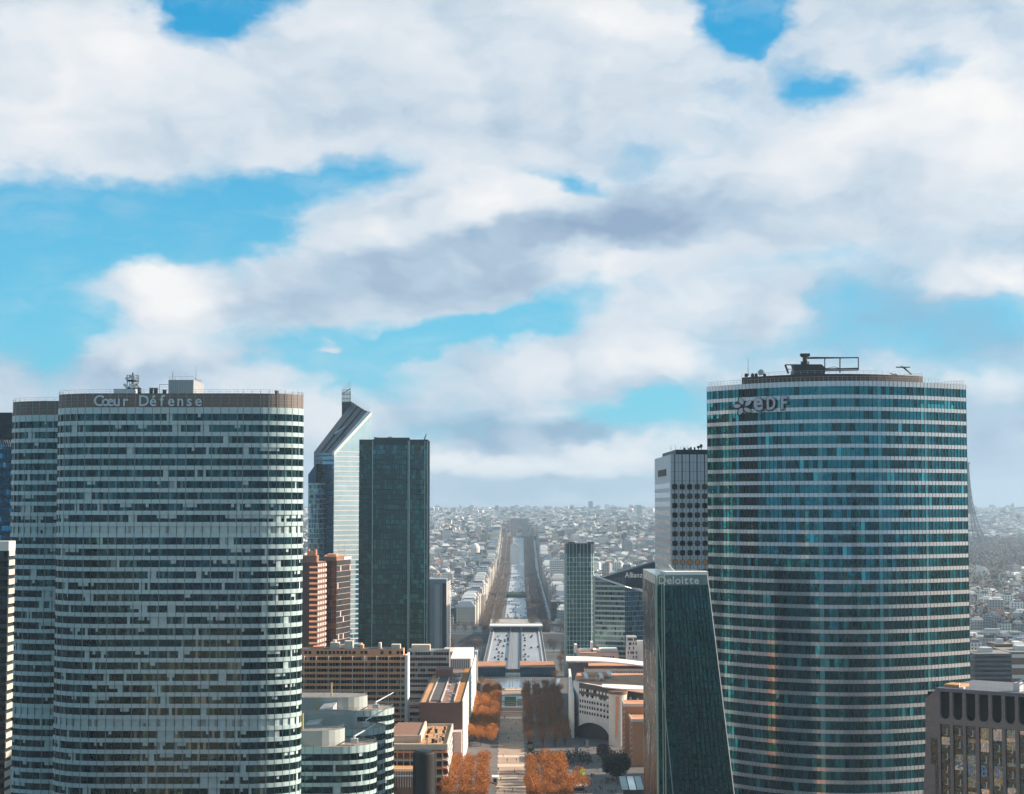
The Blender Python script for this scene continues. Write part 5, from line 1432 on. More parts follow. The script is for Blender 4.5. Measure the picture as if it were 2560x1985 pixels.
Y = 1075; x = lambda p_: X(p_, Y, 1690)
th = thing('terraced_roof_block', 'block with orange roof terraces and a white wavy roof edge behind the arch block', 'office block', (x(1530), Y, 0))
zt = P(0, 1672, Y).z
b = MB(); b.box(x(1462), x(1660), Y, Y + 40, 0, zt, 0, top=1); b.build('wall', [m_ivory, m_orange2], th)
for r_ in range(3):
    b = MB()
    for c in range(17):
        a = x(1533 + c * 6.4); zz = zt - 1.5 - r_ * 3.4
        b.face([(a, Y - .05, zz - 1.7), (a + .8, Y - .05, zz - 1.7), (a + .8, Y - .05, zz), (a, Y - .05, zz)])
    b.build('window_row', g_black, th)
b = MB(); prev = None
for k in range(33):
    t = k / 32; px = 1415 + t * 235; w_ = 4 * math.sin(pi * t * 1.3)
    p0, p1_ = P(px, 1652 + 13 * t - w_, Y - 8), P(px, 1640 + 16 * t - w_ * .8, Y + 22)
    if prev: b.hexa([prev[0] - Vector((0, 0, .8)), p0 - Vector((0, 0, .8)), p1_ - Vector((0, 0, .8)), prev[1] - Vector((0, 0, .8)), prev[0], p0, p1_, prev[1]])
    prev = (p0, p1_)
b.build('wave_roof', m_snow, th)
b = MB(); b.prism([(X(1420, Y + 10), Y + 12), (X(1470, Y + 10), Y + 12), (X(1470, Y + 10), Y + 20), (X(1420, Y + 10), Y + 20)], 0, P(0, 1658, Y + 14).z); b.build('roof_support_wall', m_slate, th)
b = MB(); yy = Y + 45; b.box(X(1448, yy), X(1545, yy), yy, yy + 40, 0, P(0, 1632, yy).z, 0, top=1); b.build('rear_wing', [m_pinkc, m_orange2], th)
b = MB()
for a, w_, py in ((1452, 40, 1624), (1500, 44, 1622), (1437, 6, 1612), (1478, 5, 1606)): b.box(X(a, yy), X(a + w_, yy), yy + 8, yy + 20, P(0, 1632, yy).z - 1, P(0, py, yy + 8).z)
b.build('roof_box_set', m_snow, th)
b = MB()
for k in range(5): b.box(X(1503 + k * 7, yy), X(1506 + k * 7, yy), yy - .06, yy, P(0, 1648, yy).z, P(0, 1640, yy).z)
b.build('window_row', g_black, th)

th = thing('round_stair_tower', 'pale round stair tower with one orange stripe beside the window-grid block', 'stair tower', (X(1543, 950), 955, 0))
b = MB(); zt = P(0, 1738, 950).z; b.cyl(X(1543, 958), 958, 0, zt, 23 / F * 950, 28); b.build('shaft', mat('pale_tower_render', (0.68, 0.62, 0.58), .8, 0, .08, .2), th)
b = MB(); b.cyl(X(1543, 958), 958, zt, zt + 1.6, 24.5 / F * 950, 28, 0, 0); b.build('dark_cornice', m_brick, th)
b = MB(); r_ = 23.3 / F * 950; c0 = X(1543, 958)
for k in range(10):
    t0, t1 = k / 10, (k + 1) / 10; w_ = lambda t: .9 - .55 * t; cx = lambda t: c0 - .5 - t * 1.0
    z0_, z1_ = zt - 1 - t1 * 22, zt - 1 - t0 * 22
    f_ = lambda xx: 958 - math.sqrt(max(0, r_ * r_ - (xx - c0) ** 2)) - .06
    b.face([(cx(t1) - w_(t1), f_(cx(t1) - w_(t1)), z0_), (cx(t1) + w_(t1), f_(cx(t1) + w_(t1)), z0_), (cx(t0) + w_(t0), f_(cx(t0) + w_(t0)), z1_), (cx(t0) - w_(t0), f_(cx(t0) - w_(t0)), z1_)])
b.build('orange_stripe', m_orange, th)
for (a, c, py, Y, nm, lab) in ((1562, 1660, 1762, 905, 'orange_brick_block', 'orange brick block with a pale top edge beside the round stair tower'), (1581, 1660, 1800, 880, 'orange_brick_block', 'nearer orange brick block, lower, with a lit roof terrace, left of the dark leaning tower')):
    th = thing(nm, lab, 'apartment block', (X(1600, Y), Y, 0), 'orange brick blocks by the plaza')
    x0, x1 = X(a, Y, 1850), X(c, Y, 1850); zt = P(0, py, Y).z
    b = MB(); b.box(x0, x1, Y, Y + 22, 0, zt, 0, top=1); b.build('wall', [mat('orange_brick', (0.48, 0.225, 0.115), .85, 0, .15, .8), m_orange2], th)
    b = MB(); b.box(x0 - .3, x1, Y - .3, Y - .02, zt - .9, zt + .5); b.box(x0 - .3, x0, Y - .02, Y + 22, zt - .9, zt + .5); b.build('parapet', m_cream, th)
    b = MB()
    for k in range(16): b.box(x0 - .06, x0 + .0, Y + 2, Y + 20, zt - 3 - k * 2.6, zt - 1.7 - k * 2.6)
    for k in range(14): b.box(x0 - .5, x0 - .07, Y + 4, Y + 7, zt - 3.2 - k * 2.6, zt - 2.6 - k * 2.6)
    b.build('side_window_set', m_slate, th)

# unseen slabs added behind the teal tower to cast shade across the walk
for pxa, Y, pyt, lab in ((1880, 815, 1760, 'low grey slab added unseen behind the teal tower to shade the plaza'), (1975, 1010, 1190, 'tall grey slab added unseen behind the curved teal tower to cast shade'), (1900, 1180, 1330, 'shorter grey slab added unseen farther behind the teal tower to cast shade')):
    th = thing('shade_slab', lab, 'office tower', (X(pxa, Y), Y, 0)); b = MB(); zt = P(0, pyt, Y).z
    x0, x1 = X(pxa - 55, Y), X(pxa + 55, Y)
    pl = polyplan([(x0, Y), (x1, Y), (x1, Y + 52), (x0, Y + 52)], 3)
    facade(th, pl, rows(zt - 2, 3.6, .5, 0), -1, zt, m_greyb, [g_dark], lambda k, i, rr: (0, 0), seed=4)

# ------------------------------------------------------------------ trees
rr = random.Random(20)
def twig_mat(name, c):
    m = mat(name, c, .9, 0, 0, attr='Col'); return m
m_bark = mat('bark', (0.055, 0.042, 0.035), .95, 0, .2, 3)
m_twig_o = twig_mat('orange_twigs', (0.42, 0.17, 0.05))
def tree_meshes(name, h, rad, z0, base, n, seed, boxy=0.5, leaf=.55, thin=.30, trunk=.22):
    """trunk with limbs, and a crown of many small twig and leaf cards spread through its volume"""
    r_ = random.Random(seed); t = MB(); zc = (h + z0) / 2; hz = (h - z0) / 2
    t.tube((0, 0, 0), (0, 0, z0 + hz * .3), trunk, 7, r1=trunk * .7)
    clumps = []
    for k in range(11):
        a = k * 2.4; rd = rad * r_.uniform(.35, .85); zz = z0 + (h - z0) * r_.uniform(.25, .9)
        tip = (rd * math.cos(a), rd * math.sin(a), zz); clumps.append(tip)
        t.tube((0, 0, z0 * r_.uniform(.7, 1.1)), tip, trunk * .45, 5, r1=.03)
        for q in range(3):
            t.tube(tuple(c * .7 + (0, 0, z0 * .3)[i] for i, c in enumerate(tip)), (tip[0] + r_.uniform(-1, 1) * rad * .3, tip[1] + r_.uniform(-1, 1) * rad * .3, min(h, tip[2] + r_.uniform(0, 1) * hz * .6)), trunk * .16, 4, r1=.015)
    c = MB()
    for i in range(n):
        if r_.random() < .7:
            cl = r_.choice(clumps); g = rad * .42
            p = [cl[0] + r_.gauss(0, g), cl[1] + r_.gauss(0, g), cl[2] + r_.gauss(0, hz * .32)]
        else:
            p = [r_.uniform(-1, 1) * rad, r_.uniform(-1, 1) * rad, r_.uniform(z0, h)]
        q = max(abs(p[0]), abs(p[1])) * boxy + math.hypot(p[0], p[1]) * (1 - boxy)
        if q > rad * 1.02 or p[2] > h or p[2] < z0 - .3: continue
        if boxy < .4 and (q / rad) ** 2 + ((p[2] - zc) / hz) ** 2 > 1.1: continue
        d = Vector((r_.gauss(0, .6), r_.gauss(0, .6), abs(r_.gauss(0.35, .6)))).normalized()
        s_ = leaf * r_.uniform(.6, 1.5); e = d.orthogonal().normalized() * s_ * thin
        e.rotate(Matrix.Rotation(r_.uniform(0, 6.28), 3, d))
        v = Vector(p); k = r_.uniform(.65, 1.3); u = r_.uniform(.9, 1.15)
        c.face([v - e, v + e, v + d * s_ + e * .4, v + d * s_ - e * .4], 0, (base[0] * k, base[1] * k * u, base[2] * k))
    return t.mesh(name + '_trunk', [m_bark]), c.mesh(name + '_crown', [m_twig_o])
def make_tree(meshes, name, label, cat, loc, group, sc_=1.0, rz=0.0):
    th = thing(name, label, cat, loc, group); th.scale = (sc_, sc_, sc_); th.rotation_euler = (0, 0, rz)
    for nm, me in zip(('trunk', 'crown'), meshes):
        o = bpy.data.objects.new(nm, me); COL.objects.link(o); o.parent = th
    return th
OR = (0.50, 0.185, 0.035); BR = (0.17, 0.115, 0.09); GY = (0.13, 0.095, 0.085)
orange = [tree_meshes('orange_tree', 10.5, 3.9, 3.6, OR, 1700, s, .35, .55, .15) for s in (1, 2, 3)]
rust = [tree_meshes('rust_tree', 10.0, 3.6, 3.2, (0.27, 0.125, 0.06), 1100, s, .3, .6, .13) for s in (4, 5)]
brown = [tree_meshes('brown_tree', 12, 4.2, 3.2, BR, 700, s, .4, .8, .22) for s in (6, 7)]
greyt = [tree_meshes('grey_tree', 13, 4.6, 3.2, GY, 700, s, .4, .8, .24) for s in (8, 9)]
ever = tree_meshes('evergreen', 13.5, 6.6, 1.2, (0.022, 0.030, 0.024), 5200, 10, .15, .7, .5, .4)
def block(xs__, y0, y1, dy, kinds, label, group):
    k = 0; y = y0
    while y < y1:
        for x_ in xs__:
            if rr.random() < .07: continue
            make_tree(kinds[k % len(kinds)], 'clipped_tree', label, 'tree', (x_ + rr.uniform(-.8, .8), y + rr.uniform(-1.2, 1.2), 0), group, rr.uniform(.74, 1.06), rr.choice((0, pi / 2, pi, 1.5 * pi)))
            k += 1
        y += dy
block((-27.5, -20.5, -13.5), 735, 868, 8.6, orange, 'orange bare clipped tree in the near block left of the paved walk', 'near left block of clipped trees')
block((-23.5, -16.5, -10.5), 955, 1215, 9.4, orange, 'orange bare clipped tree in the far long block left of the paved walk', 'far left block of clipped trees')
block((9.5, 16.5, 23), 738, 868, 8.6, orange, 'orange bare clipped tree in the near block right of the paved walk', 'near right block of clipped trees')
block((9.5, 16.5, 23, 28.5), 950, 1215, 9.4, rust, 'rust-brown bare clipped tree in the shaded far block right of the paved walk', 'far right block of clipped trees')  # barer, and darker than the orange trees: block's shade in the colour
for (x_, y_) in ((29, 806), (32, 796), (31, 822), (26.5, 790)):
    make_tree(orange[rr.randrange(3)], 'clipped_tree', 'low orange tree at the plaza corner by the green kiosk', 'tree', (x_, y_, 0), 'corner trees by the kiosk', .85, rr.random() * 6)
p_ = G(1541, 1948)
make_tree(ever, 'evergreen_tree', 'big dark evergreen tree on the plaza before the orange brick blocks', 'tree', (p_.x, p_.y, 0), None, 1.0)
p_ = G(1508, 1900); make_tree(tree_meshes('small_dark_tree', 8, 3.6, 1, (0.06, 0.028, 0.035), 1500, 14, .1, .6, .45), 'dark_red_tree', 'dark reddish tree beside the round stair tower', 'tree', (p_.x, p_.y, 0), None)
for k, (px, py) in enumerate(((1142, 1800), (1132, 1835), (1150, 1772), (1190, 1722), (1205, 1716), (1385, 1722), (1400, 1735), (1388, 1700))):
    p_ = G(px, py); make_tree(rust[k % 2], 'clipped_tree', 'single brown bare tree beside the long white facade' if px < 1180 else 'brown bare tree by the shallow basin at the walk\'s end', 'tree', (p_.x, p_.y, 0), 'single trees by the facade' if px < 1180 else 'trees by the basin', .75, k)

# avenue trees: nearest ones singly, the long rest as one mass
n_ind = 0; mass_t, mass_c = MB(), MB()
def add_mass(me_t, me_c, x_, y_, z_, s_):
    for dst, me in ((mass_t, me_t), (mass_c, me_c)):
        i = len(dst.v); dst.v += [(v.co.x * s_ + x_, v.co.y * s_ + y_, v.co.z * s_ + z_) for v in me.vertices]
        for f in me.polygons: dst.f.append(tuple(i + q for q in f.vertices)); dst.m.append(0)
        if 'Col' in me.color_attributes:
            d = me.color_attributes['Col'].data
            dst.c += [tuple(d[f.loop_start].color)[:3] for f in me.polygons]
        else: dst.c += [None] * len(me.polygons)
light_b = [tree_meshes('far_brown', 12, 4.6, 3.2, BR, 150, s, .4, 1.7, .28) for s in (31, 32)]
light_g = [tree_meshes('far_grey', 13, 5.0, 3.2, GY, 150, s, .4, 1.7, .3) for s in (33, 34)]
for side, offs in (('left', (-36, -23)), ('right', (19, 32))):  # right rows get darker twigs, the buildings' shade put into the colour
    y = 1985
    while y < 4700:
        for o_ in offs:
            if 3280 < y < 3420: continue
            x_ = ax(y) + o_ + rr.uniform(-1, 1); z_ = zg(x_, y)
            if y < 2330:
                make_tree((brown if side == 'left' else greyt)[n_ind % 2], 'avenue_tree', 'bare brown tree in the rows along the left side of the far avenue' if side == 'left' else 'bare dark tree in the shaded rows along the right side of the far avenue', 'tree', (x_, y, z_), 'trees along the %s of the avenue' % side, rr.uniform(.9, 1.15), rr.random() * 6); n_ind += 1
            else:
                ms = (light_b if side == 'left' else light_g)[rr.randrange(2)]; add_mass(ms[0], ms[1], x_, y, z_, rr.uniform(.85, 1.15))
        y += 12.5 if y < 2330 else 19
rq = random.Random(61)
for y_, zz in ((1745, -14), (1715, -14), (1968, -14), (1985, -14)):
    for side in (-1, 1):
        x_ = 34 + rq.uniform(0, 6)
        while x_ < 125:
            make_tree(greyt[rq.randrange(2)] if rq.random() < .7 else brown[rq.randrange(2)], 'riverside_tree', 'bare tree on the %s bank of the river, %s of the bridge' % ('near' if y_ < 1800 else 'far', 'left' if side < 0 else 'right'), 'tree', (ax(y_) + side * x_, y_ + rq.uniform(-5, 5), zz), 'bare trees on the %s bank, %s' % ('near' if y_ < 1800 else 'far', 'left' if side < 0 else 'right'), rq.uniform(.7, 1.1), rq.random() * 6)
            x_ += rq.uniform(9, 15)
for k in range(26):
    y_ = rq.uniform(1410, 1690); x_ = rq.choice((-1, 1)) * rq.uniform(33, 62)
    make_tree(brown[rq.randrange(2)] if k % 3 else rust[0], 'slope_tree', 'brown bare tree on the slope beside the bridge approach', 'tree', (ax(y_) + x_, y_, -14), 'trees on the slope beside the bridge', rq.uniform(.6, 1.0), rq.random() * 6)
o = mass_c.build('avenue_trees', m_twig_o, kind='stuff')
mass_t.build('avenue_tree_trunks', m_bark, kind='stuff')

# ------------------------------------------------------------------ esplanade furniture
b = MB(); y0, y1 = G(1280, 1722).y, G(1280, 1697).y
b.face([(X(1208, y0), y0, .12), (X(1392, y0), y0, .12), (X(1400, y1), y1, .12), (X(1202, y1), y1, .12)])
b.build('basin_water', mat('basin_water', (0.30, 0.36, 0.40), .16, .35, .12, .1), kind='structure')
th = thing('basin_rim', 'pale stone rim round the shallow water basin at the end of the walk', 'basin rim', (0, y0, 0)); b = MB()
b.box(X(1208, y0), X(1392, y0), y0 - 1.6, y0, 0, .7); b.build('rim', m_cream, th); b = MB(); b.box(X(1208, y0), X(1392, y0), y1, y1 + 1.2, 0, .7); b.build('rim', m_cream, th)
b = MB(); b.box(X(1262, y0), X(1310, y0), y0 - 12, y0 - 1.7, 0, .35); b.build('landing', m_pave2, th)
for k in range(24):
    px = 1204 + k * 7.9 + rr.uniform(-2, 2); yy = rr.uniform(y0 + 6, y1 - 4)
    th = thing('light_pole', 'thin dark pole standing in the white water basin', 'pole', (X(px, yy), yy, 0), 'thin poles in the basin')
    b = MB(); b.tube((X(px, yy), yy, 0), (X(px, yy), yy, rr.uniform(5, 8)), .13, 5, r1=.07); b.build('shaft', m_steel, th)
    b = MB(); b.box(X(px, yy) - .3, X(px, yy) + .3, yy - .3, yy + .3, 0, .5); b.build('foot', m_conc, th)
# lawn in a white frame
p0, p1 = G(1253, 1771), G(1308, 1744)
th = thing('framed_lawn', 'white raised frame round a square of green lawn in the middle of the walk', 'planter', (0, p0.y, 0))
b = MB(); xa, xb, ya, yb = X(1254, p0.y), X(1307, p0.y), p0.y, p1.y
for q in ((xa, xb, ya, ya + 4), (xa, xb, yb - 2.5, yb), (xa, xa + 1.8, ya + 4, yb - 2.5), (xb - 4.2, xb, ya + 4, yb - 2.5)): b.box(*q, 0, 1.0)
b.build('frame', m_snow, th)
b = MB(); b.box(xa + 1.8, xb - 4.2, ya + 4, yb - 2.5, 0, .8); b.build('lawn', mat('lawn', (0.03, 0.12, 0.02), .95, 0, .3, .4), th)
b = MB()
for k in range(5): b.box(xb - 3.6, xb - .5, ya + 6 + k * 8, ya + 10 + k * 8, 1.0, 1.3)
b.build('grille_set', m_slate, th)
for k, (px, py, w) in enumerate(((1275, 1935, 5), (1262, 1856, 2.5), (1296, 1852, 2.5), (1290, 1800, 2.5), (1262, 1798, 2.5))):
    p_ = G(px, py); th = thing('bench', ['long dark bench on the pale band of the near walk', 'short bench at the left edge of the shaded walk', 'short bench at the right edge of the shaded walk', 'bench near the right end of the granite steps', 'bench near the left end of the granite steps'][k], 'bench', (p_.x, p_.y, 0))
    b = MB(); b.box(p_.x - w, p_.x + w, p_.y - .5, p_.y + .5, .42, .55); b.build('seat', m_wood, th)
    for s_ in (-.8, .8):
        b = MB(); b.box(p_.x + w * s_ - .15, p_.x + w * s_ + .15, p_.y - .4, p_.y + .4, 0.05, .42); b.build('leg', m_steel, th)
for side, x_ in (('left', -7.2), ('right', 6.4)):
    for k in range(12):
        y = 880 + k * 14
        th = thing('bollard_lamp', 'low pale bollard lamp along the %s edge of the shaded walk' % side, 'bollard', (x_, y, 0), 'bollard lamps on the %s edge' % side)
        b = MB(); b.tube((x_, y, 0), (x_, y, .9), .16, 8); b.build('post', m_galv, th)
        b = MB(); b.cyl(x_, y, .9, 1.15, .22, 8); b.build('lamp_head', m_snow, th)
# green kiosk, pavilion roofs, glass canopy
p_ = G(1456, 1942); th = thing('lit_kiosk', 'bright green lit advertising kiosk on the plaza', 'kiosk', (p_.x, p_.y, 0))
b = MB(); b.box(p_.x - .3, p_.x + .3, p_.y - .3, p_.y + .3, 0, 1); b.build('post', m_steel, th)
b = MB(); b.box(p_.x - 1.0, p_.x + 1.0, p_.y - .35, p_.y + .35, 1, 3.6); b.build('screen', mat('green_screen', (0.02, 0.4, 0.05), .5, emit=(0.02, .75, .07, .8)), th)
for k, (px, py, w, d, mm, lab) in enumerate(((1418, 1962, 7, 12, m_orange2, 'orange-roofed cafe pavilion under the corner trees'), (1440, 1982, 9, 7, m_white2, 'white-roofed kiosk pavilion at the bottom of the plaza'), (1238, 1960, 2.2, 6, m_snow, 'white snack stall with a small roof left of the near walk'))):
    p_ = G(px, py); th = thing('pavilion', lab, 'pavilion', (p_.x, p_.y, 0))
    b = MB(); b.box(p_.x - w / 2, p_.x + w / 2, p_.y, p_.y + d, 0, 2.8); b.build('wall', m_brick if k == 0 else m_galv, th)
    b = MB(); b.box(p_.x - w / 2 - .6, p_.x + w / 2 + .6, p_.y - .6, p_.y + d + .6, 2.8, 3.2); b.build('roof', mm, th)
    b = MB(); b.box(p_.x - w / 2 + .5, p_.x + w / 2 - .5, p_.y - .05, p_.y, .9, 2.2); b.build('window', g_black, th)
p_ = G(1578, 1999); th = thing('glass_canopy', 'ribbed glass canopy over dark stairs beside the dark leaning tower', 'canopy', (p_.x, p_.y, 0))
b = MB(); b.box(p_.x - 3, p_.x + 9, p_.y, p_.y + 10, 0, 3.8); b.build('stair_box', m_steel, th)
for k in range(3):
    b = MB(); x_ = p_.x - 4 + k * 3.4; b.hexa([(x_, p_.y, 4), (x_ + 2.9, p_.y, 4), (x_ + 2.9, p_.y + 22, 6.5), (x_, p_.y + 22, 6.5), (x_, p_.y, 4.3), (x_ + 2.9, p_.y, 4.3), (x_ + 2.9, p_.y + 22, 6.8), (x_, p_.y + 22, 6.8)]); b.build('glass_panel', g_silver if k % 2 else g_mid, th)
for k, (px, py) in enumerate(((1441, 1885), (1510, 1929), (1468, 1870))):
    p_ = G(px, py); th = thing('totem_sign', ['grey totem sign near the middle of the plaza', 'grey totem sign left of the big evergreen', 'grey totem sign near the dark archway'][k], 'sign', (p_.x, p_.y, 0))
    b = MB(); b.box(p_.x - .9, p_.x + .9, p_.y - .2, p_.y + .2, .3, 4.2); b.build('panel', m_greyb, th)
    b = MB(); b.box(p_.x - 1.0, p_.x + 1.0, p_.y - .3, p_.y + .3, 0, .3); b.build('base', m_steel, th)
# planted dark beds
b = MB()
rb = random.Random(2)
for (xa, xb, ya, yb) in ((8, 40, 880, 925), (8.5, 11, 930, 955)):
    for k in range(1500):
        x_, y_ = rb.uniform(xa, xb), rb.uniform(ya, yb); s_ = rb.uniform(.4, .9); z_ = rb.uniform(.1, 2.0)
        d = Vector((rb.uniform(-1, 1), rb.uniform(-1, 1), rb.uniform(.2, 1))).normalized(); e = d.orthogonal().normalized() * s_ * .5
        v = Vector((x_, y_, z_)); c = rb.uniform(.5, 1.2); b.face([v - e, v + e, v + d * s_ + e * .5, v + d * s_ - e * .5], 0, (.03 * c, .032 * c, .022 * c))
b.build('shrub_bed', m_twig_o, kind='stuff')

# ------------------------------------------------------------------ end wall, bridge, tunnel mouth
Y = 1336; th = thing('dark_end_building', 'low dark building with brown roofs between the basin and the bridge', 'building', (0, Y, 0))
for a, c in ((1188, 1264), (1300, 1388)):
    b = MB(); b.box(X(a, Y), X(c, Y), Y, Y + 52, -14, 6.5, 0, top=1); b.build('wing', [m_navyd, mat('rust_roof', (0.42, 0.19, 0.10), .9, 0, .3, .1)], th)
    b = MB(); b.box(X(a, Y) + .5, X(c, Y) - .5, Y - .1, Y - .02, 1, 5); b.build('glazing', g_skyd, th)
    b = MB()
    for k in range(18): xx = X(a, Y) + (X(c, Y) - X(a, Y)) * k / 17; b.box(xx - .08, xx + .08, Y - .25, Y - .1, 0, 6)
    b.build('mullion_row', m_slate, th)
b = MB(); b.box(X(1263.5, Y), X(1300.5, Y), Y - 6, Y + 4, -1, 2.2); b.build('metro_entrance', m_snow, th)
b = MB(); b.box(X(1263, Y), X(1301, Y), Y + 4, Y + 10, -3, 4.5); b.build('entrance_lintel', m_brick, th)
# bridge
m_road = mat('wet_road', (0.30, 0.32, 0.35), .42, 0, .18, .06, stretch=(1, .15, 1))
m_lane = mat('lane_paint', (0.8, 0.8, 0.78), .7)
m_para = mat('bridge_concrete', (0.45, 0.45, 0.46), .8, 0, .12, .1)
def strip(b, o0, o1, y0, y1, z, m=0, th_=0):
    n = 6
    for k in range(n):
        a, c = y0 + (y1 - y0) * k / n, y0 + (y1 - y0) * (k + 1) / n
        if th_: b.hexa([(ax(a) + o0, a, z - th_), (ax(a) + o1, a, z - th_), (ax(c) + o1, c, z - th_), (ax(c) + o0, c, z - th_), (ax(a) + o0, a, z), (ax(a) + o1, a, z), (ax(c) + o1, c, z), (ax(c) + o0, c, z)], m)
        else: b.face([(ax(a) + o0, a, z), (ax(a) + o1, a, z), (ax(c) + o1, c, z), (ax(c) + o0, c, z)], m)
yb0, yb1, zd = 1392, 1935, -10.5
th = thing('road_bridge', 'wide river bridge with two pale carriageways and a railway trough between them', 'bridge', (0, 1400, zd))
b = MB(); strip(b, -27, 27, yb0, yb1 + 20, zd - .3, 0, 1.6); b.build('deck', m_para, th)
for o0, o1 in ((-24, -6.6), (6.6, 24)):
    b = MB(); strip(b, o0, o1, yb0, yb1, zd - .28, 0, 0); b.build('carriageway', m_road, th)
    b = MB()
    for k in range(1, 4):
        for q in range(40):
            y = yb0 + 5 + q * 13.4; xx = ax(y) + o0 + (o1 - o0) * k / 4; b.face([(xx - .1, y, zd - .27), (xx + .1, y, zd - .27), (xx + .1, y + 4, zd - .27), (xx - .1, y + 4, zd - .27)])
    b.build('lane_marking_set', m_lane, th)
b = MB(); strip(b, -5.4, 5.4, yb0, yb1, zd - .27); b.build('rail_trough', mat('ballast', (0.20, 0.22, 0.25), .8, 0, .2, .3), th)
for o_ in (-3.6, -2.1, 2.1, 3.6):
    b = MB(); strip(b, o_ - .12, o_ + .12, yb0, yb1, zd - .1, 0, .16); b.build('rail', m_galv, th)
for o0, o1 in ((-6.5, -5.5), (5.5, 6.5)):
    b = MB(); strip(b, o0, o1, yb0, yb1, zd + 1.3, 0, 1.6); b.build('trough_wall', m_slate, th)
for o0, o1 in ((-24.8, -24.1), (24.1, 24.8), (-28, -27.4), (27.4, 28)):
    b = MB(); strip(b, o0, o1, yb0, yb1, zd + .8, 0, 1.1); b.build('parapet', m_para, th)
for y in (1640, 1765, 1945):
    b = MB(); b.box(ax(y) - 25, ax(y) + 25, y - 3, y + 3, -26, zd - 1.9); b.build('pier', m_para, th)
for k in range(26):
    y = 1410 + k * 20
    for s_ in (-26.3, 26.3):
        t2 = thing('street_lamp', 'street lamp on the %s footway of the river bridge' % ('left' if s_ < 0 else 'right'), 'street lamp', (ax(y) + s_, y, zd - .3), 'street lamps on the bridge, %s side' % ('left' if s_ < 0 else 'right'))
        if k == 0:
            b = MB(); b.tube((0, 0, 0), (0, 0, 9), .14, 6, r1=.08); me1 = b.mesh('lamp_post', [m_steel]); b = MB(); b.box(-.25, .25, -.8, .8, 9, 9.2); me2 = b.mesh('lamp_head', [m_galv])
        for nm, me in (('post', me1), ('lamp_head', me2)):
            o = bpy.data.objects.new(nm, me); COL.objects.link(o); o.parent = t2
# tunnel mouth and the square behind it
Y = 1936; c_ = ax(Y); th = thing('tunnel_portal', 'dark road tunnel mouths under a pale beam at the far end of the bridge', 'tunnel portal', (c_, Y, zd))
b = MB(); b.box(c_ - 27, c_ + 27, Y + 22, Y + 24, -16, -4.3); b.build('back_wall', m_navyd, th)
b = MB(); b.box(c_ - 29, c_ + 29, Y, Y + 26, -5.0, -3.6); b.build('roof_beam', m_snow, th)
for a, w in ((-28, 3), (-6.6, 1.4), (5.2, 1.4), (25, 3)):
    b = MB(); b.box(c_ + a, c_ + a + w, Y + .1, Y + 22, -16, -5.02); b.build('side_wall', m_slate, th)
b = MB(); b.box(c_ - 29, c_ + 29, Y + 26, Y + 120, -14, -4.2, 0); b.build('roof_slab', mat('square_paving', (0.34, 0.32, 0.30), .85, 0, .3, .08), th)
# avenue surface
m_av = mat('avenue_asphalt', (0.40, 0.43, 0.48), .45, 0, .3, .04, stretch=(1, .1, 1))
b = MB()
yy = [1962 + k * 60 for k in range(48)]
for a, c in zip(yy, yy[1:]):
    for o0, o1 in ((-15, 13), (-44, -40), (38, 44)):
        b.face([(ax(a) + o0, a, zg(0, a) + .15), (ax(a) + o1, a, zg(0, a) + .15), (ax(c) + o1, c, zg(0, c) + .15), (ax(c) + o0, c, zg(0, c) + .15)])
b.build('avenue_road', m_av, kind='structure')
m_quay = mat('quay_road', (0.16, 0.165, 0.18), .8, 0, .25, .05)
b = MB()
for a, c in ((-420, -30), (30, 420)):
    b.face([(a, 1956, -13.9), (c, 1956, -13.9), (c, 1976, -13.9), (a, 1976, -13.9)]); b.face([(a, 1725, -13.9), (c, 1725, -13.9), (c, 1748, -13.9), (a, 1748, -13.9)])
b.build('quay_road', m_quay, kind='structure')

# ------------------------------------------------------------------ cars
def car_mesh(c, nm):
    b = MB()
    def hull(z0, z1, x0, x1, y0, y1, tx, ty0, ty1, m): 
        b.hexa([(x0, y0, z0), (x1, y0, z0), (x1, y1, z0), (x0, y1, z0), (x0 + tx, y0 + ty0, z1), (x1 - tx, y0 + ty0, z1), (x1 - tx, y1 - ty1, z1), (x0 + tx, y1 - ty1, z1)], m)
    hull(.28, .88, -.88, .88, -2.15, 2.15, .08, .12, .1, 0); hull(.9, 1.36, -.78, .78, -1.75, 1.05, .14, .35, .75, 1); hull(1.362, 1.46, -.63, .63, -1.38, .28, .08, .08, .1, 0)
    for x_ in (-.8, .8):
        for y_ in (-1.35, 1.35):
            n = 12; ring = [(x_, y_ + .33 * math.cos(2 * pi * k / n), .33 + .33 * math.sin(2 * pi * k / n)) for k in range(n)]
            o2 = [(x_ + (.12 if x_ > 0 else -.12), p[1], p[2]) for p in ring]
            for k in range(n): b.face([ring[k], ring[(k + 1) % n], o2[(k + 1) % n], o2[k]], 2)
            b.face(o2, 2)
    for x_ in (-.6, .6): b.box(x_ - .18, x_ + .18, 2.15, 2.17, .6, .75, 3); b.box(x_ - .18, x_ + .18, -2.17, -2.15, .6, .75, 4)
    return b.mesh(nm, [mat('car_paint_' + nm, c, .3, .2), m_carg, m_tyre, m_snow, m_tail])
m_carg = mat('car_glass', (0.01, 0.012, 0.015), .08); m_tyre = mat('tyre', (0.015, 0.015, 0.015), .9); m_tail = mat('tail_lamp', (0.3, 0.01, 0.01), .4)
cars = {c: car_mesh(v, c + '_car') for c, v in {'black': (0.01, 0.01, 0.012), 'dark grey': (0.04, 0.045, 0.05), 'dark blue': (0.01, 0.02, 0.06), 'white': (0.7, 0.7, 0.7), 'silver': (0.35, 0.36, 0.38)}.items()}
rc = random.Random(44)
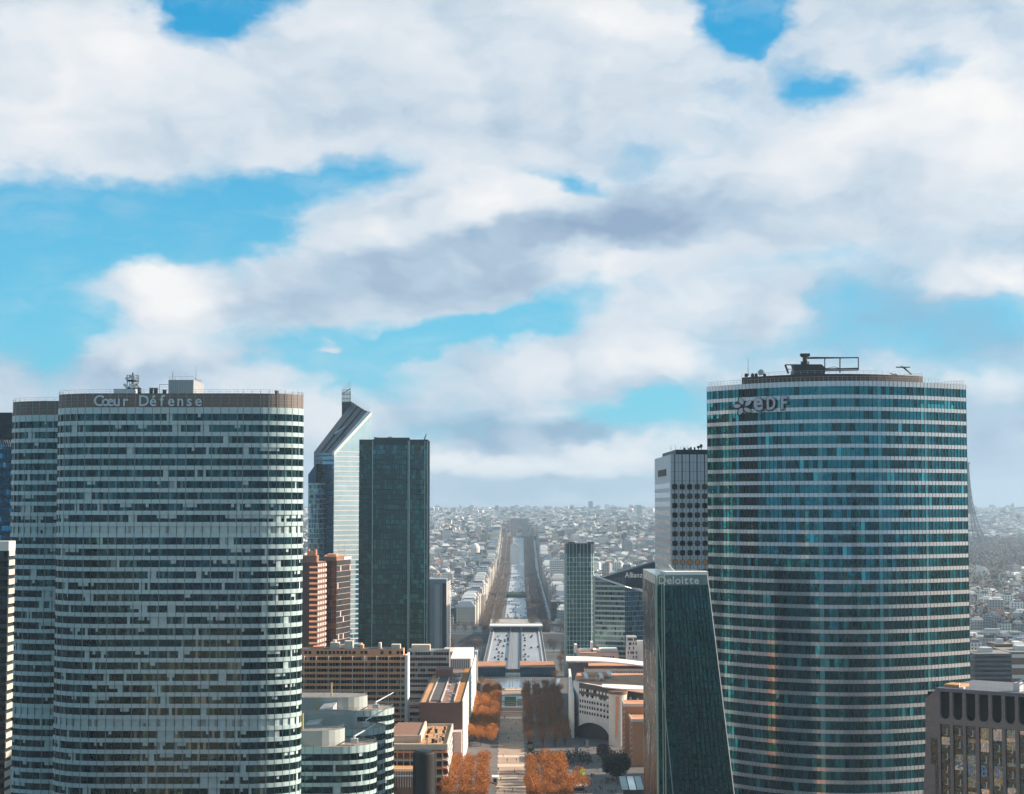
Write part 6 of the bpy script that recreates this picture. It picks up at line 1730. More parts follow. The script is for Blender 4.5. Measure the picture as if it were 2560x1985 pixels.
def put_car(o_, y, z, where, kinds=('black', 'black', 'dark grey', 'dark grey', 'dark blue', 'black', 'silver', 'white')):
    c = rc.choice(kinds)
    o = bpy.data.objects.new('car', cars[c]); COL.objects.link(o); o.location = (ax(y) + o_, y, z)
    o.rotation_euler = (0, 0, -math.atan(.00477) + (pi if o_ < 0 else 0)); o.scale = (1.12, 1.12, 1.12)
    tag(o, '%s car driving on %s' % (c, where), 'car', '%s cars on %s' % (c, where))
for (px, py) in ((1245, 1592), (1247, 1601), (1249, 1607), (1262, 1600), (1270, 1597), (1245, 1613), (1271, 1601), (1259, 1616), (1269, 1612), (1242, 1624), (1247, 1632), (1256, 1634), (1237, 1645), (1246, 1641), (1255, 1642), (1265, 1648), (1246, 1649), (1246, 1656), (1252, 1663), (1257, 1666), (1238, 1600), (1266, 1590), (1252, 1603), (1262, 1604)):
    g_ = G(px, py, zd); put_car(min(-8, max(-22.5, g_.x - ax(g_.y))), g_.y, zd - .27, 'the left carriageway of the bridge')
for (px, py) in ((1306, 1589), (1312, 1596), (1312, 1602), (1327, 1594), (1312, 1615), (1328, 1620), (1304, 1625), (1313, 1637), (1302, 1642), (1321, 1642), (1313, 1650), (1314, 1661), (1330, 1661), (1308, 1666), (1334, 1667), (1330, 1590), (1345, 1618)):
    g_ = G(px, py, zd); put_car(max(8, min(22.5, g_.x - ax(g_.y))), g_.y, zd - .27, 'the right carriageway of the bridge')
for k in range(70):
    y = rc.uniform(2080, 3650); o_ = rc.choice((-12, -8.5, -5, -1.8, 2, 5.2, 8.5, 11.5)); put_car(o_, y, zg(0, y) + .16, 'the far avenue, left lanes' if o_ < 0 else 'the far avenue, right lanes')
for k in range(26):
    y = rc.uniform(1985, 2900); o_ = rc.choice((-42, 41)); put_car(o_, y, zg(0, y) + .16, 'the left side road of the avenue' if o_ < 0 else 'the right side road of the avenue', ('white', 'silver', 'dark grey', 'black'))

# ------------------------------------------------------------------ people
def person_mesh(seed, coat, legs):
    r_ = random.Random(seed); st = r_.uniform(.12, .3); sw = r_.uniform(.08, .22)
    V = [(0, 0, .95), (0, 0, 1.15), (0, .02, 1.38), (0, .03, 1.52), (0, .05, 1.66), (0, .06, 1.76),
         (.10, 0, .92), (.11, st * .6, .5), (.11, st, .08), (.11, st + .14, .04), (-.10, 0, .92), (-.11, -st * .35, .5), (-.11, -st, .10), (-.11, -st + .13, .04),
         (.21, .02, 1.40), (.26, -sw * .5, 1.14), (.25, -sw * .2, .90), (.25, -sw * .1 + .04, .80), (-.21, .02, 1.40), (-.26, sw * .5, 1.14), (-.25, sw, .90), (-.25, sw + .06, .80)]
    E = [(0, 1), (1, 2), (2, 3), (3, 4), (4, 5), (0, 6), (6, 7), (7, 8), (8, 9), (0, 10), (10, 11), (11, 12), (12, 13), (2, 14), (14, 15), (15, 16), (16, 17), (2, 18), (18, 19), (19, 20), (20, 21)]
    rad = [.15, .15, .16, .065, .105, .075, .10, .075, .055, .05, .10, .075, .055, .05, .075, .06, .045, .04, .075, .06, .045, .04]
    me = bpy.data.meshes.new('skin'); me.from_pydata(V, E, []); o = bpy.data.objects.new('skin', me); COL.objects.link(o)
    sk = o.modifiers.new('s', 'SKIN'); sub = o.modifiers.new('u', 'SUBSURF'); sub.levels = 1
    for i, d in enumerate(me.skin_vertices[0].data): d.radius = (rad[i] * (1.25 if i < 3 else 1), rad[i] * (.85 if i < 3 else 1)); d.use_root = i == 0
    bpy.context.view_layer.update()
    m2 = bpy.data.meshes.new_from_object(o.evaluated_get(bpy.context.evaluated_depsgraph_get())); bpy.data.objects.remove(o)
    m2.materials.clear()
    for m in (mat('coat', coat, .9), mat('trousers', legs, .9), m_skin, m_hair, m_steel): m2.materials.append(m)
    for f in m2.polygons:
        z = f.center.z; ax_ = abs(f.center.x)
        f.material_index = 4 if z < .1 else (2 if ax_ > .2 and z < .86 else (1 if z < .9 and ax_ < .2 else (0 if z < 1.5 else (3 if z > 1.72 or f.center.y < .02 else 2))))
    return m2
m_skin = mat('skin', (0.45, 0.27, 0.19), .7); m_hair = mat('hair', (0.03, 0.02, 0.015), .8)
folk = [('a black coat and dark trousers', person_mesh(1, (0.012, 0.012, 0.014), (0.02, 0.02, 0.03))), ('a dark navy jacket and grey trousers', person_mesh(2, (0.012, 0.016, 0.035), (0.06, 0.06, 0.06))),
        ('a dark brown coat and black trousers', person_mesh(3, (0.05, 0.03, 0.02), (0.012, 0.012, 0.012))), ('a pale grey coat and dark trousers', person_mesh(4, (0.30, 0.30, 0.30), (0.02, 0.02, 0.025)))]
rp = random.Random(91)
def put_person(px, py, where, ki=None):
    g_ = G(px, py); c, me = folk[rp.choice((0, 0, 0, 1, 1, 2, 3)) if ki is None else ki]
    o = bpy.data.objects.new('person', me); COL.objects.link(o); o.location = (g_.x, g_.y, .08); o.rotation_euler = (0, 0, rp.uniform(0, 6.28)); s_ = rp.uniform(.94, 1.05); o.scale = (s_, s_, s_)
    tag(o, 'person in %s on %s' % (c, where), 'person', 'people in %s on %s' % (c, where))
for (px, py) in ((1451, 1880), (1477, 1899), (1492, 1926), (1494, 1926), (1478, 1942), (1480, 1943), (1484, 1942), (1462, 1950), (1468, 1959), (1473, 1961), (1478, 1962), (1488, 1957), (1503, 1961), (1516, 1953), (1520, 1955), (1528, 1952), (1533, 1954), (1501, 1976), (1506, 1977), (1489, 1978), (1498, 1972), (1520, 1984), (1527, 1985), (1532, 1984), (1515, 1962), (1519, 1960), (1470, 1893), (1450, 1920), (1512, 1908), (1544, 1965), (1466, 1985), (1478, 1983), (1540, 1983), (1456, 1965), (1496, 1905), (1434, 1888), (1485, 1875), (1461, 1862)):
    put_person(px, py, 'the shaded plaza')
for (px, py) in ((1246, 1928), (1286, 1932), (1252, 1952), (1243, 1976), (1247, 1976), (1282, 1980), (1261, 1984), (1291, 1904), (1268, 1905), (1240, 1968), (1258, 1893)): put_person(px, py, 'the near paved walk')
for (px, py) in ((1279, 1826), (1265, 1838), (1261, 1798), (1290, 1812), (1271, 1850), (1296, 1842)): put_person(px, py, 'the shaded paved walk')
for (px, py) in ((1272, 1722), (1302, 1718), (1251, 1719), (1290, 1725), (1172, 1868), (1178, 1870), (1188, 1850), (1165, 1862), (1180, 1858)): put_person(px, py, 'the basin landing' if py < 1800 else 'the white facade pavement')

# ------------------------------------------------------------------ the city beyond the river
def city_wall(name):
    m = mat(name, (.5, .5, .5), .85, attr='Col'); N, L = nt(m); bs = N['Principled BSDF']
    src = bs.inputs['Base Color'].links[0].from_socket
    g = N.new('ShaderNodeNewGeometry'); s = N.new('ShaderNodeSeparateXYZ'); L.new(g.outputs['Position'], s.inputs[0])
    sn = N.new('ShaderNodeSeparateXYZ'); L.new(g.outputs['True Normal'], sn.inputs[0])
    def mth(op, a, b=None):
        n = N.new('ShaderNodeMath'); n.operation = op
        for i, v in enumerate((a, b)):
            if v is None: continue
            if isinstance(v, (int, float)): n.inputs[i].default_value = v
            else: L.new(v, n.inputs[i])
        return n.outputs[0]
    fz = mth('FRACT', mth('DIVIDE', s.outputs[2], 3.1)); fx = mth('FRACT', mth('DIVIDE', mth('ADD', s.outputs[0], s.outputs[1]), 2.7))
    w = mth('MULTIPLY', mth('MULTIPLY', mth('GREATER_THAN', fz, .34), mth('LESS_THAN', fz, .86)), mth('MULTIPLY', mth('GREATER_THAN', fx, .3), mth('LESS_THAN', fx, .72)))
    w = mth('MULTIPLY', w, mth('LESS_THAN', mth('ABSOLUTE', sn.outputs[2]), .5))
    mx = N.new('ShaderNodeMix'); mx.data_type = 'RGBA'; L.new(w, mx.inputs[0]); L.new(src, mx.inputs[6]); mx.inputs[7].default_value = (.05, .06, .075, 1)
    L.new(mx.outputs[2], bs.inputs['Base Color'])
    return m
m_city = city_wall('city_facade'); m_croof = mat('city_roof', (.3, .3, .3), .55, attr='Col')
WALLS = [('cream', (.62, .55, .46)), ('white', (.76, .74, .71)), ('pale grey', (.34, .35, .37)), ('pinkish', (.40, .30, .27)), ('brown', (.20, .15, .14)), ('dark grey', (.14, .15, .17))]
ROOFS = [('grey zinc', (.22, .25, .31)), ('pale', (.66, .66, .65)), ('dark slate', (.055, .065, .085)), ('orange tiled', (.36, .16, .09))]
def house_geo(bw, br, x, y, z, w, d, h, rot, wc, rc_, flat, off=(0, 0, 0)):
    ca, sa = math.cos(rot), math.sin(rot)
    def q(u, v, k=1.0): return (x + u * k * ca - v * k * sa - off[0], y + u * k * sa + v * k * ca - off[1])
    c4 = [q(-w / 2, -d / 2), q(w / 2, -d / 2), q(w / 2, d / 2), q(-w / 2, d / 2)]
    bw.prism(c4, z - 3 - off[2], z + h - off[2], 0, c=wc, bottom=False)
    z1 = z + h - off[2]
    if flat:
        c5 = [q(a * w * .28 + .1 * w, b_ * d * .25) for a, b_ in ((-1, -1), (1, -1), (1, 1), (-1, 1))]
        br.prism(c5, z1, z1 + 2.6, 0, c=rc_, bottom=False)
        c6 = [q(a * w / 2 * .97, b_ * d / 2 * .97) for a, b_ in ((-1, -1), (1, -1), (1, 1), (-1, 1))]
        br.face([(*p, z1 + .12) for p in c6], 0, rc_)
    else:
        c5 = [q(a * (w / 2 - min(w, d) * .22), b_ * (d / 2 - min(w, d) * .22)) for a, b_ in ((-1, -1), (1, -1), (1, 1), (-1, 1))]
        br.prism([(p[0], p[1]) for p in c4], z1 + .02, z1 + min(w, d) * .26, 0, pts1=c5, c=rc_, bottom=False)
        for s_ in (-1, 1):
            a = q(s_ * w * .44, 0); br.box(a[0] - .7, a[0] + .7, a[1] - 1.6, a[1] + 1.6, z1, z1 + min(w, d) * .26 + 1.6, 0, (.42, .30, .24))
rh = random.Random(1234)
houses = []
def inview(x, y):
    px = CX + x / y * F
    return 1060 < px < 1640 or 2425 < px < 2600
y = 1420.0
while y < 12500:
    spc = 12.5 + y * .0013; dy = 21 + max(0, y - 1995) * .0046
    xm = y * .335; x = -xm
    while x < xm:
        xx, yy = x + rh.uniform(-.35, .35) * spc, y + rh.uniform(-.35, .35) * dy
        x += spc * rh.uniform(.85, 1.25)
        o_ = xx - ax(yy)
        if yy < 4900 and -62 < o_ < 62: continue
        if yy < 2080 and abs(o_) < 75: continue
        if yy < 1760 and (yy > 1722 or (-330 < xx < 60) or xx / yy < .2 and xx > 60 and xx < 95): continue
        if 1745 < yy < 1985: continue
        if 4900 < yy < 7000 and abs(o_) < 40: continue
        pxx = CX + xx / yy * F
        if pxx > 2300 and 3420 < yy < 6500: continue        # the wood
        if 2395 < pxx < 2505 and 2750 < yy < 3460: continue
        if abs(pxx - 1450) < 45 and yy < 2060: continue
        if rh.random() < .10: continue
        dist_r = .35 * math.sin(xx * .004 + 1.3) * math.cos(yy * .003)
        rot = dist_r if abs(o_) > 140 else 0
        big = rh.random() < (.10 if yy < 3500 else .06)
        w, d = spc * rh.uniform(.62, 1.15), dy * rh.uniform(.42, .95)
        h = rh.uniform(11, 23) * (1 if not big else rh.uniform(1.3, 1.9))
        if yy > 9000: h *= .75 if rh.random() > .03 else 1.9
        if pxx > 2380 and yy < 3000: h *= .75
        houses.append((xx, yy, zg(xx, yy), w, d, h, rot, rh.choices(range(6), (5, 7, 3, 1.5, 1, 1))[0], rh.choices(range(4), (5, 6, 2.6, .5))[0], big or rh.random() < .35))
    y += dy
    if 1745 < y < 1995: y = 1995.0
# continuous fronts along the avenue
for side, off_, kinds in ((-1, -58, (1, 0, 0, 1)), (1, 58, (0, 2, 3, 2))):
    y = 2000.0
    while y < 4850:
        ln = rh.uniform(18, 34)
        houses.append((ax(y) + off_ + side * rh.uniform(-1, 2), y + ln / 2, zg(0, y), 22, ln - .6, rh.uniform(21, 28) * (1.35 if rh.random() < .15 else 1), -.00477, rh.choice(kinds), rh.choices(range(4), (5, 4, 1, .3))[0], rh.random() < .3))
        y += ln
vis = sorted([h for h in houses if inview(h[0], h[1])], key=lambda h: h[1])
single = set(id(h) for h in vis[:250])
sw, sr = MB(), MB()
for hs in houses:
    x, y, z, w, d, h, rot, wi, ri, flat = hs
    kk = rh.uniform(.8, 1.15); wc = tuple(c * kk for c in WALLS[wi][1]); kk = rh.uniform(.75, 1.25); rc_ = tuple(c * kk for c in ROOFS[ri][1])
    if id(hs) in single:
        o_ = x - ax(y)
        where = 'facing the avenue on its left' if -70 < o_ < 0 else 'facing the avenue on its right' if 0 < o_ < 70 else 'among the roofs far right of the teal tower' if x / y > .2 else ('left of the avenue near the river' if y < 2250 else 'left of the avenue in the middle distance') if o_ < 0 else ('right of the avenue near the river' if y < 2250 else 'right of the avenue in the middle distance')
        lab = '%s house, %s roof, %s%s' % (WALLS[wi][0], ROOFS[ri][0], 'flat-topped, ' if flat else '', where)
        bw, br = MB(), MB(); house_geo(bw, br, x, y, z, w, d, h, rot, wc, rc_, flat, (x, y, z))
        o = bpy.data.objects.new('town_house', bw.mesh('town_house', [m_city])); COL.objects.link(o); o.location = (x, y, z); tag(o, lab, 'house', lab.replace(' house,', ' houses,'))
        r_ = bpy.data.objects.new('roof', br.mesh('roof', [m_croof])); COL.objects.link(r_); r_.parent = o
    else: house_geo(sw, sr, x, y, z, w, d, h, rot, wc, rc_, flat)
sw.build('distant_city', m_city, kind='stuff'); sr.build('distant_city_roofs', m_croof, kind='stuff')

# bare street and garden trees between the far roofs, too many to count
b = MB(); rb = random.Random(77)
for k in range(9000):
    y = 1990 + 6500 * rb.random() ** 1.5; x_ = rb.uniform(-.30, .30) * y
    if abs(x_ - ax(y)) < 62 and y < 4900: continue
    z_ = zg(x_, y); r_ = rb.uniform(4, 9) * (1 + y / 9000); h_ = rb.uniform(12, 24); c = rb.uniform(.5, 1.2)
    for q in range(8):
        a = rb.uniform(0, 6.28); rd = r_ * math.sqrt(rb.random()); v = Vector((x_ + rd * math.cos(a), y + rd * math.sin(a), z_ + h_ * rb.uniform(.4, 1)))
        d = Vector((rb.uniform(-1, 1), rb.uniform(-1, 1), rb.uniform(.2, 1))).normalized(); e = d.orthogonal().normalized() * r_ * .22
        b.face([v - e, v + e, v + d * r_ * .6 + e * .3, v + d * r_ * .6 - e * .3], 0, (.085 * c, .072 * c, .068 * c) if k % 3 else (.035 * c, .05 * c, .04 * c))
b.build('city_trees', m_twig_o, kind='stuff')
def slab(name, label, cat, px0, px1, pyt, Y, d, wm, gm, fh=3.3, fr=.5, roof=None, vertical=0, extra=None, zb=-20):
    x0, x1 = X(px0, Y, 1500), X(px1, Y, 1500); zt = P((px0 + px1) / 2, pyt, Y).z
    th = thing(name, label, cat, ((x0 + x1) / 2, Y + d / 2, zg(x0, Y)))
    b = MB(); b.box(x0, x1, Y, Y + d, zb, zt, 0, top=1); b.build('wall', [wm, roof or m_roofgrey], th)
    k = 0
    while zt - 1.5 - (k + 1) * fh > zb + 5 and k < 14:
        h_ = zt - 1.5 - k * fh; k += 1; b = MB()
        b.box(x0 + .6, x1 - .6, Y - .08, Y - .02, h_ - fh * fr, h_); b.box(x1, x1 + .06, Y + 1, Y + d - 1, h_ - fh * fr, h_); b.box(x0 - .06, x0, Y + 1, Y + d - 1, h_ - fh * fr, h_); b.build('window_row', gm, th)
    if vertical:
        b = MB()
        for q in range(vertical): xx = x0 + (x1 - x0) * (q + .5) / vertical; b.box(xx - .4, xx + .4, Y - .5, Y - .1, zb, zt - 1)
        b.build('pier_row', wm, th)
    b = MB(); b.box(x0 + (x1 - x0) * .3, x0 + (x1 - x0) * .6, Y + d * .3, Y + d * .6, zt, zt + 3); b.build('roof_box', m_white2, th)
    return th
slab('ribbed_block', 'white block with dark vertical ribs and an orange edge, left of the slim tower', 'office block', 1375, 1416, 1401, 2650, 30, m_snow, m_slate, vertical=9)
slab('brown_slab', 'dark brown ribbed office slab just left of the slim tower foot', 'office block', 1378, 1420, 1504, 2080, 30, mat('brown_slab', (.07, .055, .055), .7, 0, .2, .2), m_black_ if False else g_black, vertical=10)
slab('striped_low_block', 'grey block of stacked horizontal bands beside the slim tower', 'office block', 1374, 1420, 1556, 1990, 26, m_white2, m_slate, fh=6, fr=.5)
slab('teal_glass_block', 'dark teal glass block right of the sawtooth slab', 'office block', 1126, 1161, 1521, 2010, 30, m_navy, g_skyd)
slab('beige_block', 'plain beige block beside the avenue, left of the hedge', 'office block', 1182, 1212, 1489, 2350, 26, m_cream, m_cream)
slab('white_slab', 'white slab with dark window rows, far right behind the teal tower', 'office block', 2428, 2556, 1580, 1900, 22, m_snow, m_slate, fh=4.6, fr=.35)
slab('brown_balcony_tower', 'purplish brown apartment tower with balconies, far right above the concrete tower', 'apartment tower', 2432, 2527, 1634, 1160, 30, mat('purple_brown', (.13, .11, .13), .8, 0, .2, .3), g_dark, fh=3.0)
th = slab('orange_stepped_block', 'orange brick stepped block with white bands at the far right edge', 'apartment tower', 2518, 2640, 1630, 1210, 40, m_brick, m_snow, fh=7, fr=.35)
slab('brick_step_top', 'dark brick penthouse block between the purplish tower and the white slab', 'apartment tower', 2485, 2532, 1610, 1260, 20, m_brick, g_dark)
slab('pale_arcade_block', 'pale block with big square openings left of the bridge', 'office block', 1124, 1205, 1566, 1975, 22, m_snow, m_slate, fh=7, fr=.6)
slab('white_wall_block', 'small white box house in the square beyond the tunnel mouths', 'building', 1284, 1296, 1541, 2090, 14, m_snow, m_slate, zb=-14)
slab('grey_pavilion', 'grey flat pavilion in the square beyond the tunnel, left of the white box', 'building', 1262, 1280, 1546, 2085, 20, m_pinkc, m_slate, zb=-14)
slab('grey_pavilion', 'grey flat pavilion in the square beyond the tunnel, right of the white box', 'building', 1300, 1325, 1546, 2085, 20, m_greyb, m_slate, zb=-14)
slab('congress_slab', 'broad white slab closing the far avenue on its left', 'building', 1276, 1299, 1362, 3950, 40, m_snow, m_white2)
slab('teal_slab', 'wide dark teal slab far right of the avenue', 'building', 1334, 1376, 1340, 4700, 40, m_navy, g_skyd)
slab('teal_slab', 'wide dark teal slab far left, level with the white dome', 'building', 1068, 1175, 1358, 4300, 40, m_navy, g_skyd)
slab('horizon_tower', 'lone bluish tower block on the skyline left of the white square-window tower', 'tower block', 1594, 1605, 1263, 9000, 40, m_greyb, m_slate, fh=8, zb=40)
for k, (a, c, t, Y, mm) in enumerate(((1082, 1110, 1274, 11000, m_snow), (1128, 1136, 1272, 11200, m_snow), (1142, 1152, 1273, 10800, m_cream), (1162, 1186, 1275, 10900, m_snow), (1215, 1262, 1272, 11500, m_snow), (1278, 1310, 1273, 11300, m_snow), (1318, 1350, 1274, 11100, m_cream), (1386, 1402, 1271, 10900, m_snow), (1404, 1412, 1272, 11400, m_snow), (1420, 1432, 1275, 10700, m_snow), (1452, 1466, 1272, 11000, m_cream), (1486, 1498, 1270, 11200, m_snow), (1508, 1536, 1274, 10800, m_snow), (1545, 1556, 1268, 11000, m_cream), (1566, 1576, 1274, 10700, m_snow))):
    x0, x1 = X(a, Y), X(c, Y); zt = P(0, t, Y).z
    o_ = MB(); o_.box(0, x1 - x0, 0, 60, -40, zt - zg(x0, Y), 0, (.78, .77, .74))
    o = bpy.data.objects.new('skyline_block', o_.mesh('skyline_block', [m_city])); COL.objects.link(o); o.location = (x0, Y, zg(x0, Y))
    tag(o, 'pale block on the far skyline', 'tower block', 'pale blocks on the far skyline')
    r_ = MB(); r_.box(2, (x1 - x0) * .5, 10, 40, zt - zg(x0, Y), zt - zg(x0, Y) + 5); ro = bpy.data.objects.new('roof_box', r_.mesh('roof_box', [m_white2])); COL.objects.link(ro); ro.parent = o
# triumphal arch
Y = 4840; c_ = ax(Y) + 1; z0_ = zg(0, Y); th = thing('triumphal_arch', 'massive stone triumphal arch at the end of the avenue', 'arch', (c_, Y, z0_))
m_stone = mat('arch_stone', (.36, .34, .34), .9, 0, .15, .05)
for s_ in (-1, 1):
    b = MB(); b.box(c_ + s_ * 15 - 7.6, c_ + s_ * 15 + 7.6, Y, Y + 22, z0_ - 2, z0_ + 29); b.build('pier', m_stone, th)
b = MB(); b.box(c_ - 22.6, c_ + 22.6, Y, Y + 22, z0_ + 29.01, z0_ + 45)
for k in range(10):
    t0, t1 = -1 + k / 5, -1 + (k + 1) / 5; h0, h1 = [20 + 9 * math.sqrt(max(0, 1 - t * t)) for t in (t0, t1)]
    b.hexa([(c_ + t0 * 7.4, Y + .1, z0_ + h0), (c_ + t1 * 7.4, Y + .1, z0_ + h1), (c_ + t1 * 7.4, Y + 21.9, z0_ + h1), (c_ + t0 * 7.4, Y + 21.9, z0_ + h0), (c_ + t0 * 7.4, Y + .1, z0_ + 29), (c_ + t1 * 7.4, Y + .1, z0_ + 29), (c_ + t1 * 7.4, Y + 21.9, z0_ + 29), (c_ + t0 * 7.4, Y + 21.9, z0_ + 29)])
b.build('vault', m_stone, th)
b = MB(); b.box(c_ - 24, c_ + 24, Y - 1.4, Y + 23.4, z0_ + 36, z0_ + 38); b.box(c_ - 23.4, c_ + 23.4, Y - .8, Y + 22.8, z0_ + 45, z0_ + 49); b.build('attic_cornice', m_stone, th)
# hedge over the road tunnel
Y = 2760; b = MB(); th = thing('clipped_hedge', 'broad block of clipped green hedge across the middle of the avenue', 'hedge', (ax(Y), Y, zg(0, Y)))
z0_ = zg(0, Y); b.box(ax(Y) - 17, ax(Y) + 17, Y, Y + 60, z0_, z0_ + 5.4); b.build('bed_wall', mat('hedge_core', (.025, .06, .045), .95, 0, .3, .2), th)
b = MB(); rb = random.Random(6)
for k in range(2600):
    fx = rb.uniform(-17.3, 17.3); top_ = rb.random() < .6
    v = Vector((ax(Y) + fx, Y + (rb.uniform(0, 60) if top_ else -.1), z0_ + (5.4 if top_ else rb.uniform(0, 5.4)))); s_ = rb.uniform(.5, 1.2)
    d = Vector((rb.uniform(-1, 1), -abs(rb.uniform(0, 1)), rb.uniform(.1, 1))).normalized(); e = d.orthogonal().normalized() * s_ * .5; c = rb.uniform(.6, 1.3)
    b.face([v - e, v + e, v + d * s_ + e * .4, v + d * s_ - e * .4], 0, (.03 * c, .085 * c, .06 * c))
b.build('foliage', m_twig_o, th)
# white dome far left
Y = 3950; th = thing('white_dome', 'rounded white dome building far left of the avenue', 'dome', (X(1188, Y), Y, zg(0, Y))); b = MB()
z1 = P(0, 1370, Y).z; r_ = 10
for k in range(6):
    a0, a1 = k * pi / 12, (k + 1) * pi / 12
    b.prism([(X(1188, Y) + r_ * math.cos(a0) * math.cos(2 * pi * q / 20), Y + r_ * math.cos(a0) * math.sin(2 * pi * q / 20)) for q in range(20)], z1 + 11 * math.sin(a0), z1 + 11 * math.sin(a1), 0, pts1=[(X(1188, Y) + r_ * math.cos(a1) * math.cos(2 * pi * q / 20), Y + r_ * math.cos(a1) * math.sin(2 * pi * q / 20)) for q in range(20)], bottom=False)
b.build('dome_shell', m_snow, th); b = MB(); b.cyl(X(1188, Y), Y, z1 - 30, z1, 10.4, 20); b.build('drum', m_cream, th)
# lattice tower half hidden by the teal tower
Y = 5750; xc = X(2419, Y, 1250); z0_ = zg(xc, Y) - 4; m_iron = mat('puddled_iron', (.085, .08, .08), .7)
th = thing('iron_lattice_tower', 'dark iron lattice tower on the horizon, half hidden by the curved teal tower', 'lattice tower', (xc, Y, z0_))
hw = lambda h: 62.5 * math.exp(-h / 92) + 1.5 - (3 if h > 250 else 0) * 0
lev = [0, 12, 26, 40, 57, 75, 95, 115, 135, 155, 175, 200, 225, 250, 276]
for sx_ in (-1, 1):
    for sy_ in (-1, 1):
        b = MB()
        for h0, h1 in zip(lev, lev[1:]):
            t0, t1 = max(1.6, 12.5 * math.exp(-h0 / 90)), max(1.6, 12.5 * math.exp(-h1 / 90)); e0, e1 = hw(h0), hw(h1)
            def c4(e, t, z): return [(xc + sx_ * a, Y + sy_ * c, z0_ + z) for a, c in ((e - t * 2, e - t * 2), (e, e - t * 2), (e, e), (e - t * 2, e))]
            A_, B__ = c4(e0, t0, h0), c4(e1, t1, h1)
            for q in range(4):
                b.tube(A_[q], B__[q], max(.7, t0 * .10), 4); b.tube(A_[q], B__[(q + 1) % 4], max(.5, t0 * .07), 4); b.tube(A_[(q + 1) % 4], B__[q], max(.5, t0 * .07), 4); b.tube(A_[q], A_[(q + 1) % 4], .6, 4)
        b.build('leg', m_iron, th)
b = MB()
for h_, e in ((57, 36), (115, 21), (276, 8)): b.box(xc - e, xc + e, Y - e, Y + e, z0_ + h_ - 2, z0_ + h_ + 4)
b.build('platform_set', m_iron, th)
b = MB(); b.prism([(xc + a, Y + c) for a, c in ((-11, -11), (11, -11), (11, 11), (-11, 11))], z0_ + 115, z0_ + 276, pts1=[(xc + a, Y + c) for a, c in ((-3, -3), (3, -3), (3, 3), (-3, 3))]); b.build('core_shaft', m_iron, th)
b = MB(); b.tube((xc, Y, z0_ + 276), (xc, Y, z0_ + 324), 3, 6, r1=.6); b.build('spire', m_iron, th)
# white sail-roofed hall in the wood
Y = 3420; th = thing('sail_roof_hall', 'white sail-shaped curved hall rising from the wood right of the teal tower', 'hall', tuple(P(2440, 1440, Y))); W[th.name] = Vector(th.location)
def sail(b, px0, px1, pyb, pyt, y_, depth):
    n = 12
    for k in range(n):
        t0, t1 = k / n, (k + 1) / n
        f = lambda t: (px0 + (px1 - px0) * math.sin(t * pi / 2), pyt + (pyb - pyt) * (1 - math.cos(t * pi / 2)))
        a0, a1 = f(t0), f(t1); p0, p1 = P(*a0, y_), P(*a1, y_); q0, q1 = p0 + Vector((-4, depth, -3)), p1 + Vector((-4, depth, -3))
        b.face([p0, p1, q1, q0]); g0, g1 = Vector((p0.x, p0.y, P(0, pyb, y_).z)), Vector((p1.x, p1.y, P(0, pyb, y_).z)); b.face([g0, g1, p1, p0])
for q, (a0, a1, yt, yo) in enumerate(((2380, 2455, 1409, 0), (2440, 2470, 1412, -8), (2455, 2477, 1416, 10))):
    b = MB(); sail(b, a0, a1, 1446, yt, Y + yo, 30); b.build('glass_sail', m_snow, th)
# the wood
b = MB(); rb = random.Random(15)
for k in range(5200):
    y = 3460 + 3000 * rb.random() ** 1.2; px = rb.uniform(2290, 2680); x_ = (px - CX) / F * y; z_ = zg(x_, y)
    
    h_, r_ = rb.uniform(11, 18), rb.uniform(5, 9); c = rb.uniform(.5, 1.25); gr = rb.random() < .3
    col_ = (.020 * c, .030 * c, .028 * c) if gr else (.050 * c, .042 * c, .042 * c)
    for q in range(9):
        a = rb.uniform(0, 6.28); rd = r_ * math.sqrt(rb.random()); v = Vector((x_ + rd * math.cos(a), y + rd * math.sin(a), z_ + h_ * rb.uniform(.45, 1)))
        d = Vector((rb.uniform(-1, 1), rb.uniform(-1, 1), rb.uniform(.2, 1))).normalized(); e = d.orthogonal().normalized() * r_ * .30
        b.face([v - e, v + e, v + d * r_ * .7 + e * .3, v + d * r_ * .7 - e * .3], 0, col_)
b.build('woodland', m_twig_o, kind='stuff')
b = MB(); yq = [3450, 3600, 3900, 4300, 5000, 6300]
for a, c in zip(yq, yq[1:]):
    f = lambda px, y: ((px - CX) / F * y, y, zg((px - CX) / F * y, y) + 6)
    b.face([f(2290, a), f(2680, a), f(2680, c), f(2290, c)])
b.build('woodland_floor', mat('wood_floor', (.035, .035, .034), .95, 0, .4, .01), kind='stuff')

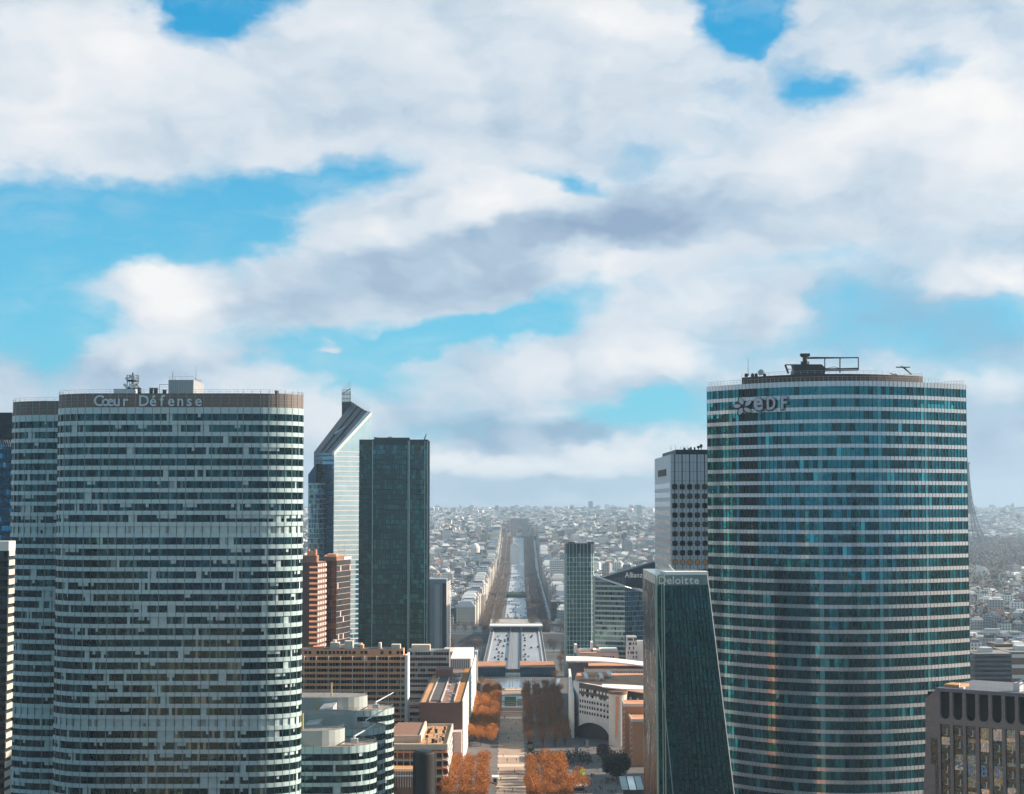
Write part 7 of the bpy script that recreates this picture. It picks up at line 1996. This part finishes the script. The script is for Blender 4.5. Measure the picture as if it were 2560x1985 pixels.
# ------------------------------------------------------------------ the air
hz = bpy.data.materials.new('haze_air'); N_, L_2 = nt(hz); N_.clear()
vo = N_.new('ShaderNodeVolumePrincipled'); vo.inputs['Color'].default_value = (.56, .78, 1.0, 1); vo.inputs['Density'].default_value = 6.6e-5; vo.inputs['Anisotropy'].default_value = .2
ou = N_.new('ShaderNodeOutputMaterial'); L_2.new(vo.outputs[0], ou.inputs['Volume'])
b = MB(); b.box(-7600, 7600, -1600, 17600, -27.5, 345); b.build('haze', hz, kind='stuff')

# ------------------------------------------------------------------ unseen blocks added round the square and behind the viewpoint for reflections
specs = [('reflector_block', 'slim white block added unseen on the square as a glint in glass', -26, -18, 288, 16, 56, m_snow), ('reflector_block', 'long orange block added unseen left of the square for copper reflections', -200, -152, 170, 325, 62, m_orange), ('reflector_block', 'slim white tower added unseen behind the viewpoint for reflections', -188, -178, -60, 12, 135, m_snow),
 ('reflector_block', 'pale stone slab added behind the viewpoint for reflections', 150, 196, -60, 60, 92, m_snow), ('reflector_block', 'dark stone block added behind the viewpoint for reflections', 205, 262, -40, 40, 46, m_slate),
         ('reflector_block', 'dark tower added behind the viewpoint on the right for reflections', 268, 300, -90, 40, 150, m_navyd), ('reflector_block', 'white tower added behind the viewpoint, far right, for reflections', 318, 338, -30, 60, 128, m_snow),
         ('reflector_block', 'cream terrace block added behind the viewpoint, far right, for reflections', 345, 420, 40, 60, 52, m_cream), ('reflector_block', 'brown block added unseen beside the square for reflections', -235, -190, 120, 60, 60, m_brick),
         ('reflector_block', 'pale block added unseen beside the square for reflections', -300, -250, 60, 50, 110, m_cream), ('reflector_block', 'dark slab added behind the viewpoint on the left for reflections', 60, 110, -140, 40, 126, m_slate),
         ('reflector_block', 'low pinkish block added unseen right of the square for reflections', 250, 330, 130, 60, 34, m_pinkc)]
for nm, lab, x0, x1, y0, d, h, mm in specs:
    th = thing(nm, lab, 'building', ((x0 + x1) / 2, y0 + d / 2, 0))
    pl = polyplan([(x0, y0), (x1, y0), (x1, y0 + d), (x0, y0 + d)], 4)
    facade(th, pl, rows(h - 2, 3.6, .5, 0), -1, h, mm, [g_dark, g_mid], lambda k, i, rr: (0, 0) if rr.random() < .8 else (1, 1), seed=4)
